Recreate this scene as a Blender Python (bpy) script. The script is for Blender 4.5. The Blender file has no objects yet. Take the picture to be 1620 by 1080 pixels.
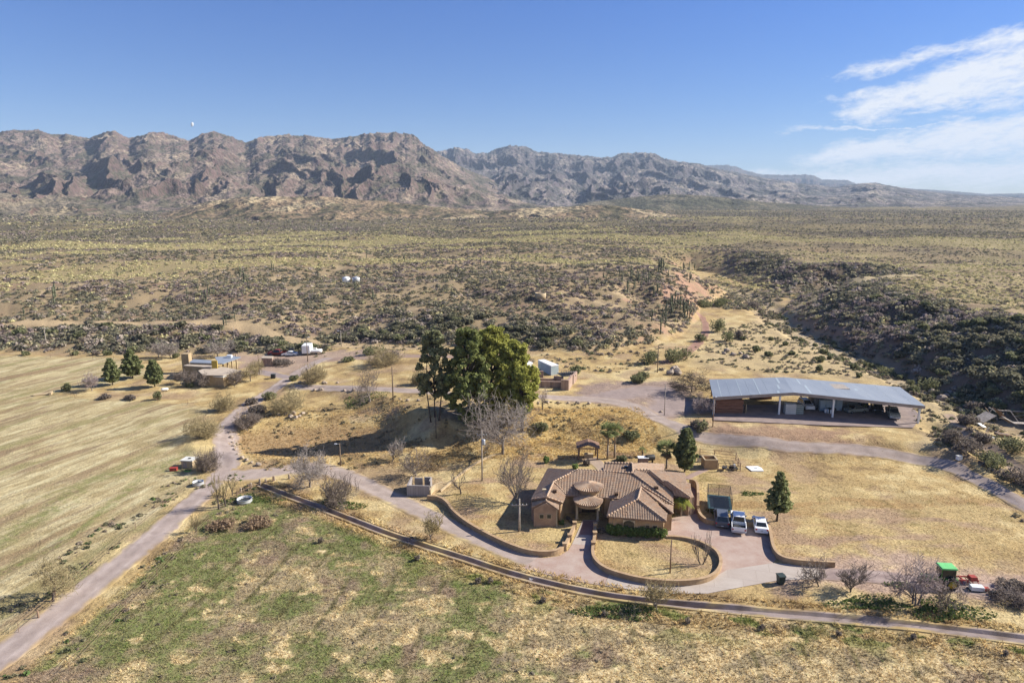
import bpy, bmesh, math, random
import numpy as np
from mathutils import Vector, Matrix
PI = math.pi
R = math.radians
rng = np.random.default_rng(7)
random.seed(7)

# ------------------------------------------------------------------ camera, sky, sun
CH, TH, FPX = 45.0, R(11.41), 1080.0
scene = bpy.context.scene
col = scene.collection
cam_d = bpy.data.cameras.new("camera")
cam_d.sensor_width = 36.0
cam_d.lens = 24.0
cam_d.clip_start = 0.5
cam_d.clip_end = 60000
cam = bpy.data.objects.new("camera", cam_d)
col.objects.link(cam)
cam.location = (0, 0, CH)
cam.rotation_euler = (PI / 2 - TH, 0, 0)
scene.camera = cam
scene.view_settings.view_transform = 'Standard'
scene.view_settings.look = 'None'
scene.view_settings.gamma = 1.0
scene.view_settings.exposure = 1.17
scene.cycles.max_bounces = 4
scene.cycles.diffuse_bounces = 2
scene.cycles.glossy_bounces = 2
scene.cycles.transmission_bounces = 2
scene.cycles.volume_bounces = 0
scene.cycles.transparent_max_bounces = 6
scene.cycles.use_denoising = True
scene.cycles.caustics_reflective = False
scene.cycles.caustics_refractive = False

SUN_EL, SUN_AZ = R(33), R(12)        # azimuth measured from +X towards +Y
sun_dir = Vector((math.cos(SUN_EL) * math.cos(SUN_AZ), math.cos(SUN_EL) * math.sin(SUN_AZ), math.sin(SUN_EL)))
sd = bpy.data.lights.new("sun", 'SUN')
sd.energy = 4.5
sd.angle = R(0.5)
sd.color = (1.0, 0.94, 0.84)
sun = bpy.data.objects.new("sun", sd)
col.objects.link(sun)
sun.rotation_euler = sun_dir.to_track_quat('Z', 'Y').to_euler()

world = bpy.data.worlds.new("World")
scene.world = world
world.use_nodes = True
nt = world.node_tree
nt.nodes.clear()
def N(t, kind, **kw):
    n = t.nodes.new(kind)
    for k, v in kw.items():
        if k.startswith('i_'):
            n.inputs[k[2:].replace('_', ' ')].default_value = v
        else:
            setattr(n, k, v)
    return n
def math_node(t, op, a, b=None, c=None, clamp=False):
    n = t.nodes.new('ShaderNodeMath'); n.operation = op; n.use_clamp = clamp
    for i, v in enumerate((a, b, c)):
        if v is None: continue
        if isinstance(v, (int, float)): n.inputs[i].default_value = v
        else: t.links.new(v, n.inputs[i])
    return n.outputs[0]
def mixrgb(t, fac, a, b, mode='MIX'):
    n = t.nodes.new('ShaderNodeMix'); n.data_type = 'RGBA'; n.blend_type = mode; n.clamp_factor = True
    for sock, v in ((n.inputs[0], fac), (n.inputs[6], a), (n.inputs[7], b)):
        if isinstance(v, (int, float)): sock.default_value = v
        elif isinstance(v, tuple): sock.default_value = (*v[:3], 1)
        else: t.links.new(v, sock)
    return n.outputs[2]
def sky_world(t):
    sky = N(t, 'ShaderNodeTexSky', sky_type='NISHITA', sun_disc=False, sun_elevation=SUN_EL,
            sun_rotation=PI / 2 - SUN_AZ, altitude=900.0, air_density=1.0, dust_density=0.1, ozone_density=3.0)
    tc = N(t, 'ShaderNodeTexCoord')
    sep = N(t, 'ShaderNodeSeparateXYZ'); t.links.new(tc.outputs['Generated'], sep.inputs[0])
    X, Y, Z = sep.outputs
    az = math_node(t, 'ARCTAN2', X, Y)
    el = math_node(t, 'ARCSINE', Z)
    # cloud sheets seen on a plane high above: coordinates stretched towards the horizon
    den = math_node(t, 'ADD', math_node(t, 'MAXIMUM', Z, 0.0), 0.06)
    u = math_node(t, 'DIVIDE', X, den); v = math_node(t, 'DIVIDE', Y, den)
    comb = N(t, 'ShaderNodeCombineXYZ'); t.links.new(u, comb.inputs[0]); t.links.new(v, comb.inputs[1])
    rot = N(t, 'ShaderNodeMapping'); t.links.new(comb.outputs[0], rot.inputs[0]); rot.inputs['Rotation'].default_value = (0, 0, 0.34)
    mp = N(t, 'ShaderNodeMapping'); t.links.new(rot.outputs[0], mp.inputs[0]); mp.inputs['Scale'].default_value = (2.6, 0.75, 1)
    n1 = N(t, 'ShaderNodeTexNoise', i_Scale=1.3, i_Detail=9.0, i_Roughness=0.62, i_Distortion=0.5)
    t.links.new(mp.outputs[0], n1.inputs['Vector'])
    mp2 = N(t, 'ShaderNodeMapping'); t.links.new(rot.outputs[0], mp2.inputs[0]); mp2.inputs['Scale'].default_value = (7.0, 3.4, 1)
    n2 = N(t, 'ShaderNodeTexNoise', i_Scale=1.6, i_Detail=9.0, i_Roughness=0.68, i_Distortion=0.4)
    t.links.new(mp2.outputs[0], n2.inputs['Vector'])
    # where in the sky each bank of cloud lies (azimuth, elevation in radians)
    dn = N(t, 'ShaderNodeTexNoise', i_Scale=14.0, i_Detail=5.0, i_Roughness=0.6)
    cc = N(t, 'ShaderNodeCombineXYZ'); t.links.new(az, cc.inputs[0]); t.links.new(math_node(t, 'MULTIPLY', el, 2.2), cc.inputs[1])
    t.links.new(cc.outputs[0], dn.inputs['Vector'])
    wob = math_node(t, 'MULTIPLY', math_node(t, 'SUBTRACT', dn.outputs[0], 0.5), 0.035)
    elw = math_node(t, 'ADD', el, wob)
    def bank(az0, el0, slope, az1, half0, half1, k):
        """a bank starting at az0 and widening to az1; centre line el0 + slope*(az-az0)"""
        s = math_node(t, 'SUBTRACT', az, az0)
        c = math_node(t, 'MULTIPLY_ADD', s, slope, el0)
        d = math_node(t, 'ABSOLUTE', math_node(t, 'SUBTRACT', elw, c))
        f = math_node(t, 'DIVIDE', s, az1 - az0)
        hw = math_node(t, 'MULTIPLY_ADD', f, half1 - half0, half0)
        q = math_node(t, 'SUBTRACT', 1.0, math_node(t, 'DIVIDE', d, math_node(t, 'MAXIMUM', hw, 0.002)), clamp=True)
        g = math_node(t, 'MULTIPLY', s, 14.0, clamp=True)
        return math_node(t, 'MULTIPLY', math_node(t, 'MULTIPLY', q, g), k)
    banks = [bank(0.405, 0.103, 0.22, 0.63, 0.016, 0.046, 1.9),
             bank(0.395, 0.152, 0.15, 0.56, 0.013, 0.015, 1.25),
             bank(0.385, 0.127, 0.04, 0.52, 0.014, 0.014, 1.0),
             bank(0.36, 0.055, 0.10, 0.64, 0.018, 0.036, 1.7),
             bank(0.44, 0.078, -0.05, 0.52, 0.010, 0.010, 1.0),
             bank(0.335, 0.093, 0.0, 0.39, 0.012, 0.008, 1.0),
             bank(0.27, 0.026, 0.03, 0.64, 0.018, 0.030, 1.25),
             bank(0.53, 0.026, 0.16, 0.64, 0.010, 0.022, 1.4)]
    m = banks[0]
    for b in banks[1:]:
        m = math_node(t, 'MAXIMUM', m, b)
    dens = math_node(t, 'ADD', math_node(t, 'MULTIPLY', n1.outputs[0], 0.5), math_node(t, 'MULTIPLY', n2.outputs[0], 0.5))
    dens = math_node(t, 'MULTIPLY_ADD', math_node(t, 'SUBTRACT', dens, 0.5), 2.0, 0.5)
    mm = math_node(t, 'POWER', math_node(t, 'MINIMUM', m, 1.3), 0.8)
    cl = math_node(t, 'SUBTRACT', math_node(t, 'MULTIPLY_ADD', mm, 0.52, dens), 0.66)
    cl = math_node(t, 'MULTIPLY', cl, 2.0, clamp=True)
    cl = math_node(t, 'MULTIPLY', cl, math_node(t, 'MULTIPLY', m, 2.2, clamp=True))
    # faint wisps elsewhere
    hs = N(t, 'ShaderNodeHueSaturation', i_Saturation=1.22, i_Value=1.0)
    t.links.new(sky.outputs[0], hs.inputs['Color'])
    zt = math_node(t, 'MULTIPLY', Z, 3.2, clamp=True)
    tint = mixrgb(t, zt, (0.51, 0.53, 0.63), (0.52, 0.60, 0.91))
    skyc = mixrgb(t, 1.0, hs.outputs[0], tint, 'MULTIPLY')
    outc = mixrgb(t, math_node(t, 'MULTIPLY', cl, 0.93), skyc, (6.0, 6.15, 6.4))
    bg = N(t, 'ShaderNodeBackground', i_Strength=0.07)
    t.links.new(outc, bg.inputs[0])
    o = N(t, 'ShaderNodeOutputWorld'); t.links.new(bg.outputs[0], o.inputs[0])
sky_world(nt)

# ------------------------------------------------------------------ helpers
def S(r, g, b):
    f = lambda c: (c / 255 / 12.92) if c / 255 <= 0.04045 else ((c / 255 + 0.055) / 1.055) ** 2.4
    return (f(r), f(g), f(b))
KA = 0.62
def A(r, g, b, k=KA):          # albedo of a surface that shows (r,g,b) when sunlit
    return tuple(min(0.85, c * k) for c in S(r, g, b))
def tag(o, label=None, cat=None, group=None, kind=None):
    if label: o["label"] = label
    if cat: o["category"] = cat
    if group: o["group"] = group
    if kind: o["kind"] = kind
    return o
def link(o, parent=None):
    col.objects.link(o)
    if parent is not None: o.parent = parent
    return o
def empty(name, loc=(0, 0, 0), rz=0.0, parent=None):
    o = bpy.data.objects.new(name, None)
    o.empty_display_size = 0.3
    o.location = loc
    o.rotation_euler = (0, 0, rz)
    return link(o, parent)
def np_mesh(name, verts, faces, attrs=None, smooth=True, mats=()):
    """verts (n,3), faces (m,k) all same k"""
    me = bpy.data.meshes.new(name)
    verts = np.ascontiguousarray(verts, dtype=np.float32); faces = np.ascontiguousarray(faces, dtype=np.int32)
    n, (m, k) = len(verts), faces.shape
    me.vertices.add(n); me.vertices.foreach_set('co', verts.ravel())
    me.loops.add(m * k); me.loops.foreach_set('vertex_index', faces.ravel())
    me.polygons.add(m)
    me.polygons.foreach_set('loop_start', np.arange(0, m * k, k, dtype=np.int32))
    me.polygons.foreach_set('use_smooth', np.full(m, smooth))
    me.update(calc_edges=True)
    for an, av in (attrs or {}).items():
        if av.ndim == 2:
            a = me.attributes.new(an, 'FLOAT_COLOR', 'POINT')
            c = np.ones((n, 4), np.float32); c[:, :3] = av[:, :3]
            a.data.foreach_set('color', c.ravel())
        else:
            a = me.attributes.new(an, 'FLOAT', 'POINT')
            a.data.foreach_set('value', av.astype(np.float32))
    for mt in mats: me.materials.append(mt)
    return me
def grid_faces(nr, nc, wrap=False):
    i = np.arange(nr - 1)[:, None]; j = np.arange(nc if wrap else nc - 1)[None, :]
    j2 = (j + 1) % nc
    a = i * nc + j; b = i * nc + j2; c = (i + 1) * nc + j2; d = (i + 1) * nc + j
    return np.stack([a, b, c, d], -1).reshape(-1, 4)
class MB:
    def __init__(s): s.v = []; s.f = []
    def add(s, vs, fs):
        b = len(s.v); s.v += [tuple(v) for v in vs]; s.f += [tuple(b + i for i in f) for f in fs]
    def box(s, c, d, rz=0.0, top=1.0, topy=None):
        """centre of base c, full size d; top scales the upper face"""
        ca, sa = math.cos(rz), math.sin(rz); vs = []
        ty = top if topy is None else topy
        for z, k, ky in ((0, 1, 1), (d[2], top, ty)):
            for x, y in ((-1, -1), (1, -1), (1, 1), (-1, 1)):
                X, Y = x * d[0] / 2 * k, y * d[1] / 2 * ky
                vs.append((c[0] + X * ca - Y * sa, c[1] + X * sa + Y * ca, c[2] + z))
        s.add(vs, [(3, 2, 1, 0), (4, 5, 6, 7), (0, 1, 5, 4), (1, 2, 6, 5), (2, 3, 7, 6), (3, 0, 4, 7)])
    def tube(s, p0, p1, r0, r1=None, n=6, caps=True):
        r1 = r0 if r1 is None else r1
        p0, p1 = Vector(p0), Vector(p1); d = p1 - p0
        if d.length < 1e-6: return
        d.normalize()
        a = d.cross(Vector((0, 0, 1)) if abs(d.z) < 0.9 else Vector((1, 0, 0))).normalized(); b = d.cross(a)
        vs = []
        for p, r in ((p0, r0), (p1, r1)):
            for i in range(n):
                t = 2 * PI * i / n
                vs.append(p + (a * math.cos(t) + b * math.sin(t)) * r)
        fs = [(i, (i + 1) % n, n + (i + 1) % n, n + i) for i in range(n)]
        if caps: fs += [tuple(range(n - 1, -1, -1)), tuple(range(n, 2 * n))]
        s.add(vs, fs)
    def path(s, pts, rad, n=6):
        for i in range(len(pts) - 1):
            r0 = rad[i] if isinstance(rad, (list, tuple)) else rad
            r1 = rad[i + 1] if isinstance(rad, (list, tuple)) else rad
            s.tube(pts[i], pts[i + 1], r0, r1, n)
    def lathe(s, prof, c=(0, 0, 0), n=16, axis='Z'):
        vs = []
        for r, z in prof:
            for i in range(n):
                t = 2 * PI * i / n
                p = (r * math.cos(t), r * math.sin(t), z)
                if axis == 'X': p = (z, r * math.cos(t), r * math.sin(t))
                if axis == 'Y': p = (r * math.cos(t), z, r * math.sin(t))
                vs.append((p[0] + c[0], p[1] + c[1], p[2] + c[2]))
        fs = []
        for k in range(len(prof) - 1):
            for i in range(n):
                fs.append((k * n + i, k * n + (i + 1) % n, (k + 1) * n + (i + 1) % n, (k + 1) * n + i))
        fs.append(tuple(range(n - 1, -1, -1))); fs.append(tuple((len(prof) - 1) * n + i for i in range(n)))
        s.add(vs, fs)
    def prism(s, pts, axis, a, b):
        """pts 2D outline; axis 'x': pts=(y,z) extruded x a..b ; 'y': (x,z); 'z': (x,y)"""
        def P(p, t):
            return {'x': (t, p[0], p[1]), 'y': (p[0], t, p[1]), 'z': (p[0], p[1], t)}[axis]
        n = len(pts)
        s.add([P(p, a) for p in pts] + [P(p, b) for p in pts],
              [tuple(range(n)), tuple(range(2 * n - 1, n - 1, -1))] + [(i, (i + 1) % n, n + (i + 1) % n, n + i) for i in range(n)])
    def build(s, name, mat, parent=None, smooth=False, loc=None, bevel=0.0):
        me = bpy.data.meshes.new(name); me.from_pydata(s.v, [], s.f); 
        bm = bmesh.new(); bm.from_mesh(me); bmesh.ops.recalc_face_normals(bm, faces=bm.faces); bm.to_mesh(me); bm.free()
        me.materials.append(mat)
        if smooth: me.polygons.foreach_set('use_smooth', [True] * len(me.polygons))
        o = bpy.data.objects.new(name, me); link(o, parent)
        if loc: o.location = loc
        if bevel:
            m = o.modifiers.new('bevel', 'BEVEL'); m.width = bevel; m.segments = 2
        return o
def children(o):
    return [c for c in bpy.data.objects if c.parent == o]
def copy_tree(o, parent=None, kids=None):
    c = o.copy(); col.objects.link(c)
    if parent is not None: c.parent = parent
    for ch in (children(o) if kids is None else kids): copy_tree(ch, c)
    return c

# ------------------------------------------------------------------ noise
def _hash(ix, iy, seed):
    h = (ix.astype(np.int64) * 374761393 + iy.astype(np.int64) * 668265263 + seed * 1442695041) & 0xffffffff
    h = ((h ^ (h >> 13)) * 1274126177) & 0xffffffff
    return (h ^ (h >> 16)) & 0xffff
_GA = np.linspace(0, 2 * np.pi, 256, endpoint=False)
_GX, _GY = np.cos(_GA).astype(np.float32), np.sin(_GA).astype(np.float32)
def perlin(x, y, seed=0):
    x0 = np.floor(x); y0 = np.floor(y)
    fx = (x - x0).astype(np.float32); fy = (y - y0).astype(np.float32)
    ix = x0.astype(np.int64); iy = y0.astype(np.int64)
    u = fx * fx * fx * (fx * (fx * 6 - 15) + 10); v = fy * fy * fy * (fy * (fy * 6 - 15) + 10)
    def g(a, b, dx, dy):
        h = _hash(ix + a, iy + b, seed) & 255
        return _GX[h] * dx + _GY[h] * dy
    n00 = g(0, 0, fx, fy); n10 = g(1, 0, fx - 1, fy); n01 = g(0, 1, fx, fy - 1); n11 = g(1, 1, fx - 1, fy - 1)
    return ((n00 * (1 - u) + n10 * u) * (1 - v) + (n01 * (1 - u) + n11 * u) * v) * 1.5
def fbm(x, y, o=4, seed=0, gain=0.5, lac=2.03):
    r = 0; a = 1.0; t = 0
    for i in range(o):
        r = r + a * perlin(x, y, seed + i * 17); t += a
        x = x * lac + 11.3; y = y * lac - 7.7; a *= gain
    return r / t * 1.35
def ridged(x, y, o=5, seed=0, gain=0.5, lac=2.07):
    r = 0; a = 1.0; t = 0; w = 1.0
    for i in range(o):
        n = 1 - np.abs(perlin(x, y, seed + i * 31)) * 1.9
        n = np.clip(n, 0, 1) ** 2 * w
        w = np.clip(n * 1.8, 0, 1)
        r = r + a * n; t += a
        x = x * lac + 3.1; y = y * lac + 5.7; a *= gain
    return r / t
def sst(a, b, x):
    t = np.clip((x - a) / (b - a), 0, 1); return t * t * (3 - 2 * t)
def poly_sdf(x, y, P):
    """signed distance, negative inside polygon P (n,2)"""
    x = np.asarray(x, np.float64); y = np.asarray(y, np.float64)
    d = np.full(x.shape, 1e18); ins = np.zeros(x.shape, bool)
    n = len(P)
    for i in range(n):
        ax, ay = P[i]; bx, by = P[(i + 1) % n]
        ex, ey = bx - ax, by - ay
        t = np.clip(((x - ax) * ex + (y - ay) * ey) / (ex * ex + ey * ey + 1e-12), 0, 1)
        d = np.minimum(d, (x - ax - t * ex) ** 2 + (y - ay - t * ey) ** 2)
        if ey != 0:
            c = ((ay > y) != (by > y)) & (x < ex * (y - ay) / ey + ax)
            ins ^= c
    d = np.sqrt(d)
    return np.where(ins, -d, d)
def line_dist(x, y, P):
    d = np.full(np.shape(x), 1e18)
    for i in range(len(P) - 1):
        ax, ay = P[i][:2]; bx, by = P[i + 1][:2]
        ex, ey = bx - ax, by - ay
        t = np.clip(((x - ax) * ex + (y - ay) * ey) / (ex * ex + ey * ey + 1e-12), 0, 1)
        d = np.minimum(d, (x - ax - t * ex) ** 2 + (y - ay - t * ey) ** 2)
    return np.sqrt(d)
CT, ST = math.cos(TH), math.sin(TH)
def ray(px, py):
    a = (px - 810) / FPX; b = (540 - py) / FPX
    return np.array([a, CT + b * ST, -ST + b * CT])
def pw(px, py, z=0.0):
    """point of the photograph's pixel on the level z"""
    d = ray(px, py); t = (z - CH) / d[2]
    return (d[0] * t, d[1] * t)
def pws(pts, z=0.0): return np.array([pw(p[0], p[1], p[2] if len(p) > 2 else z) for p in pts])
def smooth_poly(P, closed=False, it=2):
    P = [tuple(p) for p in P]
    for _ in range(it):
        Q = []
        n = len(P)
        rngi = range(n) if closed else range(n - 1)
        if not closed: Q.append(P[0])
        for i in rngi:
            a = np.array(P[i]); b = np.array(P[(i + 1) % n])
            Q.append(tuple(a * .75 + b * .25)); Q.append(tuple(a * .25 + b * .75))
        if not closed: Q.append(P[-1])
        P = Q
    return np.array(P)

# ------------------------------------------------------------------ terrain shape
LOW = pws([(-900, 540), (-300, 545), (0, 549), (200, 553), (480, 554), (560, 547), (640, 547), (800, 558), (900, 562),
           (975, 561), (1040, 549), (1085, 532), (1103, 508), (1110, 487), (1133, 468), (1148, 459), (1122, 447), (1096, 434),
           (1100, 424), (1135, 430), (1180, 445), (1250, 459), (1330, 456), (1262, 470), (1229, 494), (1262, 515),
           (1302, 536), (1380, 568), (1455, 602), (1535, 642), (1625, 672), (1760, 720), (2400, 900)], 1.5)
LOW = np.vstack([LOW, [[400, 20], [-400, 20], [-900, 200]]])
TERR = pws([(300, 600), (480, 615), (560, 628), (618, 668), (668, 692), (745, 700), (800, 690), (880, 684), (960, 686), (1040, 690), (1110, 695), (1200, 712),
            (1330, 716), (1450, 722), (1540, 745), (1620, 790), (1800, 860), (2200, 640), (1230, 470), (300, 540)], 1.2)
FLAT = pws([(640, 800), (830, 700), (1110, 720), (1250, 800), (1330, 905), (1260, 945), (1060, 950), (900, 930), (640, 850)], 0.0)
CANAL_PX = [(412, 766), (450, 781), (520, 808), (600, 840), (668, 862), (740, 885), (800, 905), (860, 921), (920, 934), (980, 945),
            (1060, 954), (1140, 961), (1230, 970), (1330, 977), (1430, 987), (1520, 998), (1640, 1014), (1760, 1030)]
CANAL = smooth_poly(pws(CANAL_PX), it=2)
POND = np.array(pw(500, 693))
WASH = smooth_poly(pws([(1105, 438), (1190, 462), (1205, 492), (1290, 545), (1400, 590), (1480, 622), (1560, 662), (1680, 700), (1900, 780)], 1.0))
GULLY = smooth_poly(pws([(1490, 690), (1530, 705), (1580, 735), (1640, 775), (1720, 820)], 1.0))
def hgt(x, y):
    x = np.asarray(x, np.float64); y = np.asarray(y, np.float64)
    r = np.hypot(x, y)
    d = poly_sdf(x, y, LOW)
    far = sst(230, 420, r)
    dn = d + fbm(x / 45, y / 45, 3, 3) * 13 * sst(-5, 20, d) + fbm(x / 14, y / 14, 2, 5) * 3.5 * sst(-2, 10, d)
    w = 38 + 52 * sst(70, -10, x) * sst(420, 300, y)
    m = np.clip(dn / w, 0, 1)
    m = 1 - (1 - m) ** 1.7
    gul = ridged(x / 60, y / 80, 4, 11)
    z = 12.5 * m * (1 - 0.38 * gul * np.clip(1.25 - m, 0, 1)) + sst(0, 60, dn) * (fbm(x / 120, y / 120, 4, 21) * 3.0 + fbm(x / 30, y / 30, 3, 23) * 0.8)
    z = z + np.maximum(r - 330, 0) * 0.007 * sst(0, 100, d)
    z = z + far * sst(40, 150, d) * fbm(x / 260, y / 260, 3, 29) * 5 * sst(1500, 700, r)
    t = poly_sdf(x, y, TERR)
    z = z + 2.4 * sst(2.5, -5.5, t + fbm(x / 12, y / 12, 2, 33) * 1.2) * sst(-78, -16, x)
    # mound under the big pines, dry pond, sandy wash, gully
    c = pw(745, 650, 2.0)
    z = z + 1.6 * np.exp(-(((x - c[0]) / 15) ** 2 + ((y - c[1]) / 11) ** 2) ** 1.5)
    e = np.hypot((x - POND[0]) / 19.0, (y - POND[1]) / 10.0) + fbm(x / 8, y / 8, 2, 37) * .08
    z = z - 1.3 * sst(1.15, 0.55, e) + 0.5 * np.exp(-((e - 1.25) / .16) ** 2)
    wd = line_dist(x, y, WASH)
    z = z - 1.6 * sst(9, 3, wd + fbm(x / 9, y / 9, 2, 39) * 2) * sst(30, 0, d)
    gd = line_dist(x, y, GULLY)
    z = z - 1.2 * sst(5, 1.5, gd)
    # small roughness away from the house pad
    rough = sst(-2, 8, poly_sdf(x, y, FLAT))
    z = z + rough * (fbm(x / 18, y / 18, 3, 41) * 0.28 + fbm(x / 2.6, y / 2.6, 2, 43) * 0.05)
    cd = line_dist(x, y, CANAL)
    z = z * sst(1.2, 5.0, cd) if False else z
    z = z - (z + .9) * sst(1.15, .75, cd)
    return z
_TT = None
def at(px, py):
    """where the pixel's line of sight meets the terrain"""
    d = ray(px, py)
    d = d / np.linalg.norm(d)
    if d[2] >= -1e-4: t1 = 6000
    else: t1 = min(6000, (CH + 2) / -d[2])
    t0 = max(40.0, (CH - 45.0) / max(1e-6, -d[2])) if d[2] < 0 else 40.0
    t0 = max(40.0, 0.45 * t1) if t1 < 1500 else 200.0
    ts = np.linspace(t0, t1, 500)
    x = d[0] * ts; y = d[1] * ts; z = CH + d[2] * ts
    h = hgt(x, y)
    w = np.where(z < h)[0]
    i = w[0] if len(w) else len(ts) - 1
    i = max(i, 1)
    ts = np.linspace(ts[i - 1], ts[i], 12)
    x = d[0] * ts; y = d[1] * ts; z = CH + d[2] * ts; h = hgt(x, y)
    w = np.where(z < h)[0]; i = w[0] if len(w) else len(ts) - 1
    return Vector((float(x[i]), float(y[i]), float(h[i])))
def ppm(p):
    """pixels of the photograph per metre at point p"""
    return FPX / (p[1] * CT + (CH - p[2]) * ST)
def hz(x, y): return float(hgt(np.array([x]), np.array([y]))[0])

# ------------------------------------------------------------------ ground colours
def mixc(a, b, m):
    m = np.clip(m, 0, 1)[:, None]
    b = np.asarray(b, np.float32) if not isinstance(b, np.ndarray) else b
    return a * (1 - m) + b * m
FIELD_W = pws([(-1500, 561), (0, 562), (180, 566), (250, 590), (160, 612), (70, 625), (250, 634), (345, 645), (318, 680), (318, 730), (322, 770), (255, 822), (150, 905), (40, 985), (-200, 1180), (-1500, 1180)])
FIELD_S = pws([(30, 1075), (160, 965), (260, 870), (335, 800), (400, 778), (450, 800), (600, 855), (700, 890), (860, 935), (1060, 962), (1330, 985), (1620, 1022), (2200, 1100), (2200, 2200), (-900, 2200)])
LAWN = pws([(690, 790), (830, 720), (1110, 720), (1240, 760), (1620, 800), (1500, 900), (1320, 888), (1230, 880), (1225, 830), (1100, 820), (1130, 905), (1060, 915), (940, 880), (860, 882), (760, 840)])
GOLD = pws([(820, 650), (1010, 640), (1060, 690), (1010, 712), (860, 718), (800, 700)], 1.5)
DIRT1 = pws([(1250, 888), (1420, 870), (1500, 895), (1800, 925), (1800, 975), (1560, 945), (1320, 935), (1230, 925)])
DIRT2 = pws([(1120, 672), (1240, 672), (1360, 685), (1330, 705), (1200, 702), (1110, 690)], 2.0)
DIRT3 = pws([(545, 745), (640, 735), (700, 755), (660, 800), (560, 775)], 0.0)
PADS = pws([(935, 606), (1060, 600), (1120, 640), (1060, 672), (1000, 640), (900, 636)], 2.4)
PAD2 = pws([(360, 556), (480, 556), (640, 560), (640, 575), (500, 575), (480, 590), (395, 590)], 0.5)
SAND = pws([(1120, 520), (1220, 505), (1330, 560), (1440, 610), (1560, 660), (1620, 720), (1470, 700), (1400, 600), (1200, 590), (1080, 570)], 2.0)
MESA_TRACK = None
TONGUE = pws([(1226, 481), (1262, 474), (1300, 466), (1375, 453), (1450, 452), (1450, 441), (1375, 442), (1300, 455), (1262, 464), (1232, 470)], 9.0)
def ground_colour(x, y, z, slope):
    n = len(x)
    r = np.hypot(x, y)
    big = fbm(x / 22, y / 22, 4, 101); mid = fbm(x / 5, y / 5, 4, 103); fine = fbm(x / 1.1, y / 1.1, 3, 105); tiny = fbm(x / 0.33, y / 0.33, 2, 107)
    c = np.tile(np.array(A(206, 178, 124), np.float32), (n, 1))
    c = mixc(c, A(226, 203, 150), sst(0.0, 0.5, mid + big * .6))
    c = mixc(c, A(164, 138, 100), sst(0.05, 0.5, -mid - big * .3) * .8)
    c = mixc(c, A(186, 158, 130), sst(0.1, 0.5, fbm(x / 9, y / 9, 3, 109)) * .55)
    # western pale hay field with diagonal mown streaks
    a = pw(20, 850); b = pw(330, 712); dx, dy = b[0] - a[0], b[1] - a[1]; L = math.hypot(dx, dy); dx /= L; dy /= L
    s = x * dx + y * dy; t = -x * dy + y * dx
    st = fbm(s / 34, t / 3.4, 4, 111); st2 = fbm(s / 9, t / 1.3, 3, 113); st3 = fbm(s / 60, t / 9, 2, 115)
    f = poly_sdf(x, y, FIELD_W); mW = sst(1.5, -2.5, f + mid * 3)
    cw = np.tile(np.array(A(214, 196, 150), np.float32), (n, 1))
    cw = mixc(cw, A(236, 224, 180), sst(0, .5, st2) * .7)
    cw = mixc(cw, A(176, 158, 116), sst(0.0, .42, -st2 + mid * .6 + fine * .2) * .8)
    cw = mixc(cw, A(162, 154, 104), sst(0.12, 0.52, st + st3 * .7 + fine * .2 + mid * .25) * .8)
    cw = mixc(cw, A(156, 130, 100), sst(0.12, 0.42, -st + st3 * .5 + st2 * .45 + fine * .12) * .78)
    edge = sst(34, 2, -f) * sst(205, 150, y)
    cw = mixc(cw, A(176, 156, 112), edge * .45 * sst(-.3, .3, mid))
    g1 = sst(1.3, .5, np.abs(line_dist(x, y, pws([(0, 905), (110, 850), (165, 805), (230, 750), (330, 700), (345, 690)])) + mid * 1.0))
    g2 = sst(2.6, .8, line_dist(x, y, pws([(0, 860), (90, 800), (140, 760), (215, 742), (290, 742)])) + mid * 2.5)
    cw = mixc(cw, A(138, 142, 84), np.maximum(g1, g2) * (.45 + fine * .6 + mid * .5))
    c = mixc(c, cw, mW)
    # southern field: green regrowth, pale straw clumps, grey dead weeds, tractor furrows
    a = pw(418, 1065); b = pw(590, 840); dx, dy = b[0] - a[0], b[1] - a[1]; L = math.hypot(dx, dy); dx /= L; dy /= L
    s = x * dx + y * dy; t = -x * dy + y * dx
    f = poly_sdf(x, y, FIELD_S); mS = sst(.8, -1.2, f + fine * .8)
    wx = x + fbm(x / 6, y / 6, 2, 131) * .7; wy = y + fbm(x / 6, y / 6, 2, 133) * .7
    p1 = fbm(wx / 9, wy / 9, 4, 117, .6); p2 = fbm(wx / 3.6, wy / 3.0, 4, 119, .55); p3 = fbm(s / 7, t / 2.0, 3, 121)
    east = sst(-30, 25, x - (y - 70) * .3)
    cs = np.tile(np.array(A(186, 168, 130), np.float32), (n, 1))
    cs = mixc(cs, A(160, 144, 122), sst(0, .4, p3 + fine * .4) * .75)
    cs = mixc(cs, A(196, 176, 134), sst(0.05, .5, fine * .7 + p3 * .5) * .7)
    green = sst(-0.1, 0.42, p1 * .8 + p2 * .5 + .26 - east * .30 + fine * .18 - sst(64, 78, 80 - 0) * 0)
    cs = mixc(cs, A(138, 142, 88), green * .8)
    cs = mixc(cs, A(108, 130, 62), green * sst(0.0, .4, tiny + fine * .6) * .5)
    straw = sst(0.0, 0.34, -p1 * .35 + p2 * .75 - .10 + east * .26 + fine * .07)
    cs = mixc(cs, A(224, 198, 148), straw * .9)
    cs = mixc(cs, A(238, 218, 172), straw * sst(0, .4, tiny + fine) * .6)
    brown = sst(0.22, .5, fbm(wx / 7, wy / 7, 3, 123))
    cs = mixc(cs, A(166, 140, 122), brown * .6 * (1 - straw))
    fur = np.abs(((t / 5.6 + fbm(s / 20, t / 20, 2, 125) * .25) % 1) - .5)
    cs = mixc(cs, A(122, 116, 76), sst(.085, .02, fur + fine * .03) * .75 * sst(-.2, .2, p3) * (1 - straw * .6))
    bank = sst(9, 1.0, line_dist(x, y, CANAL))
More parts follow.
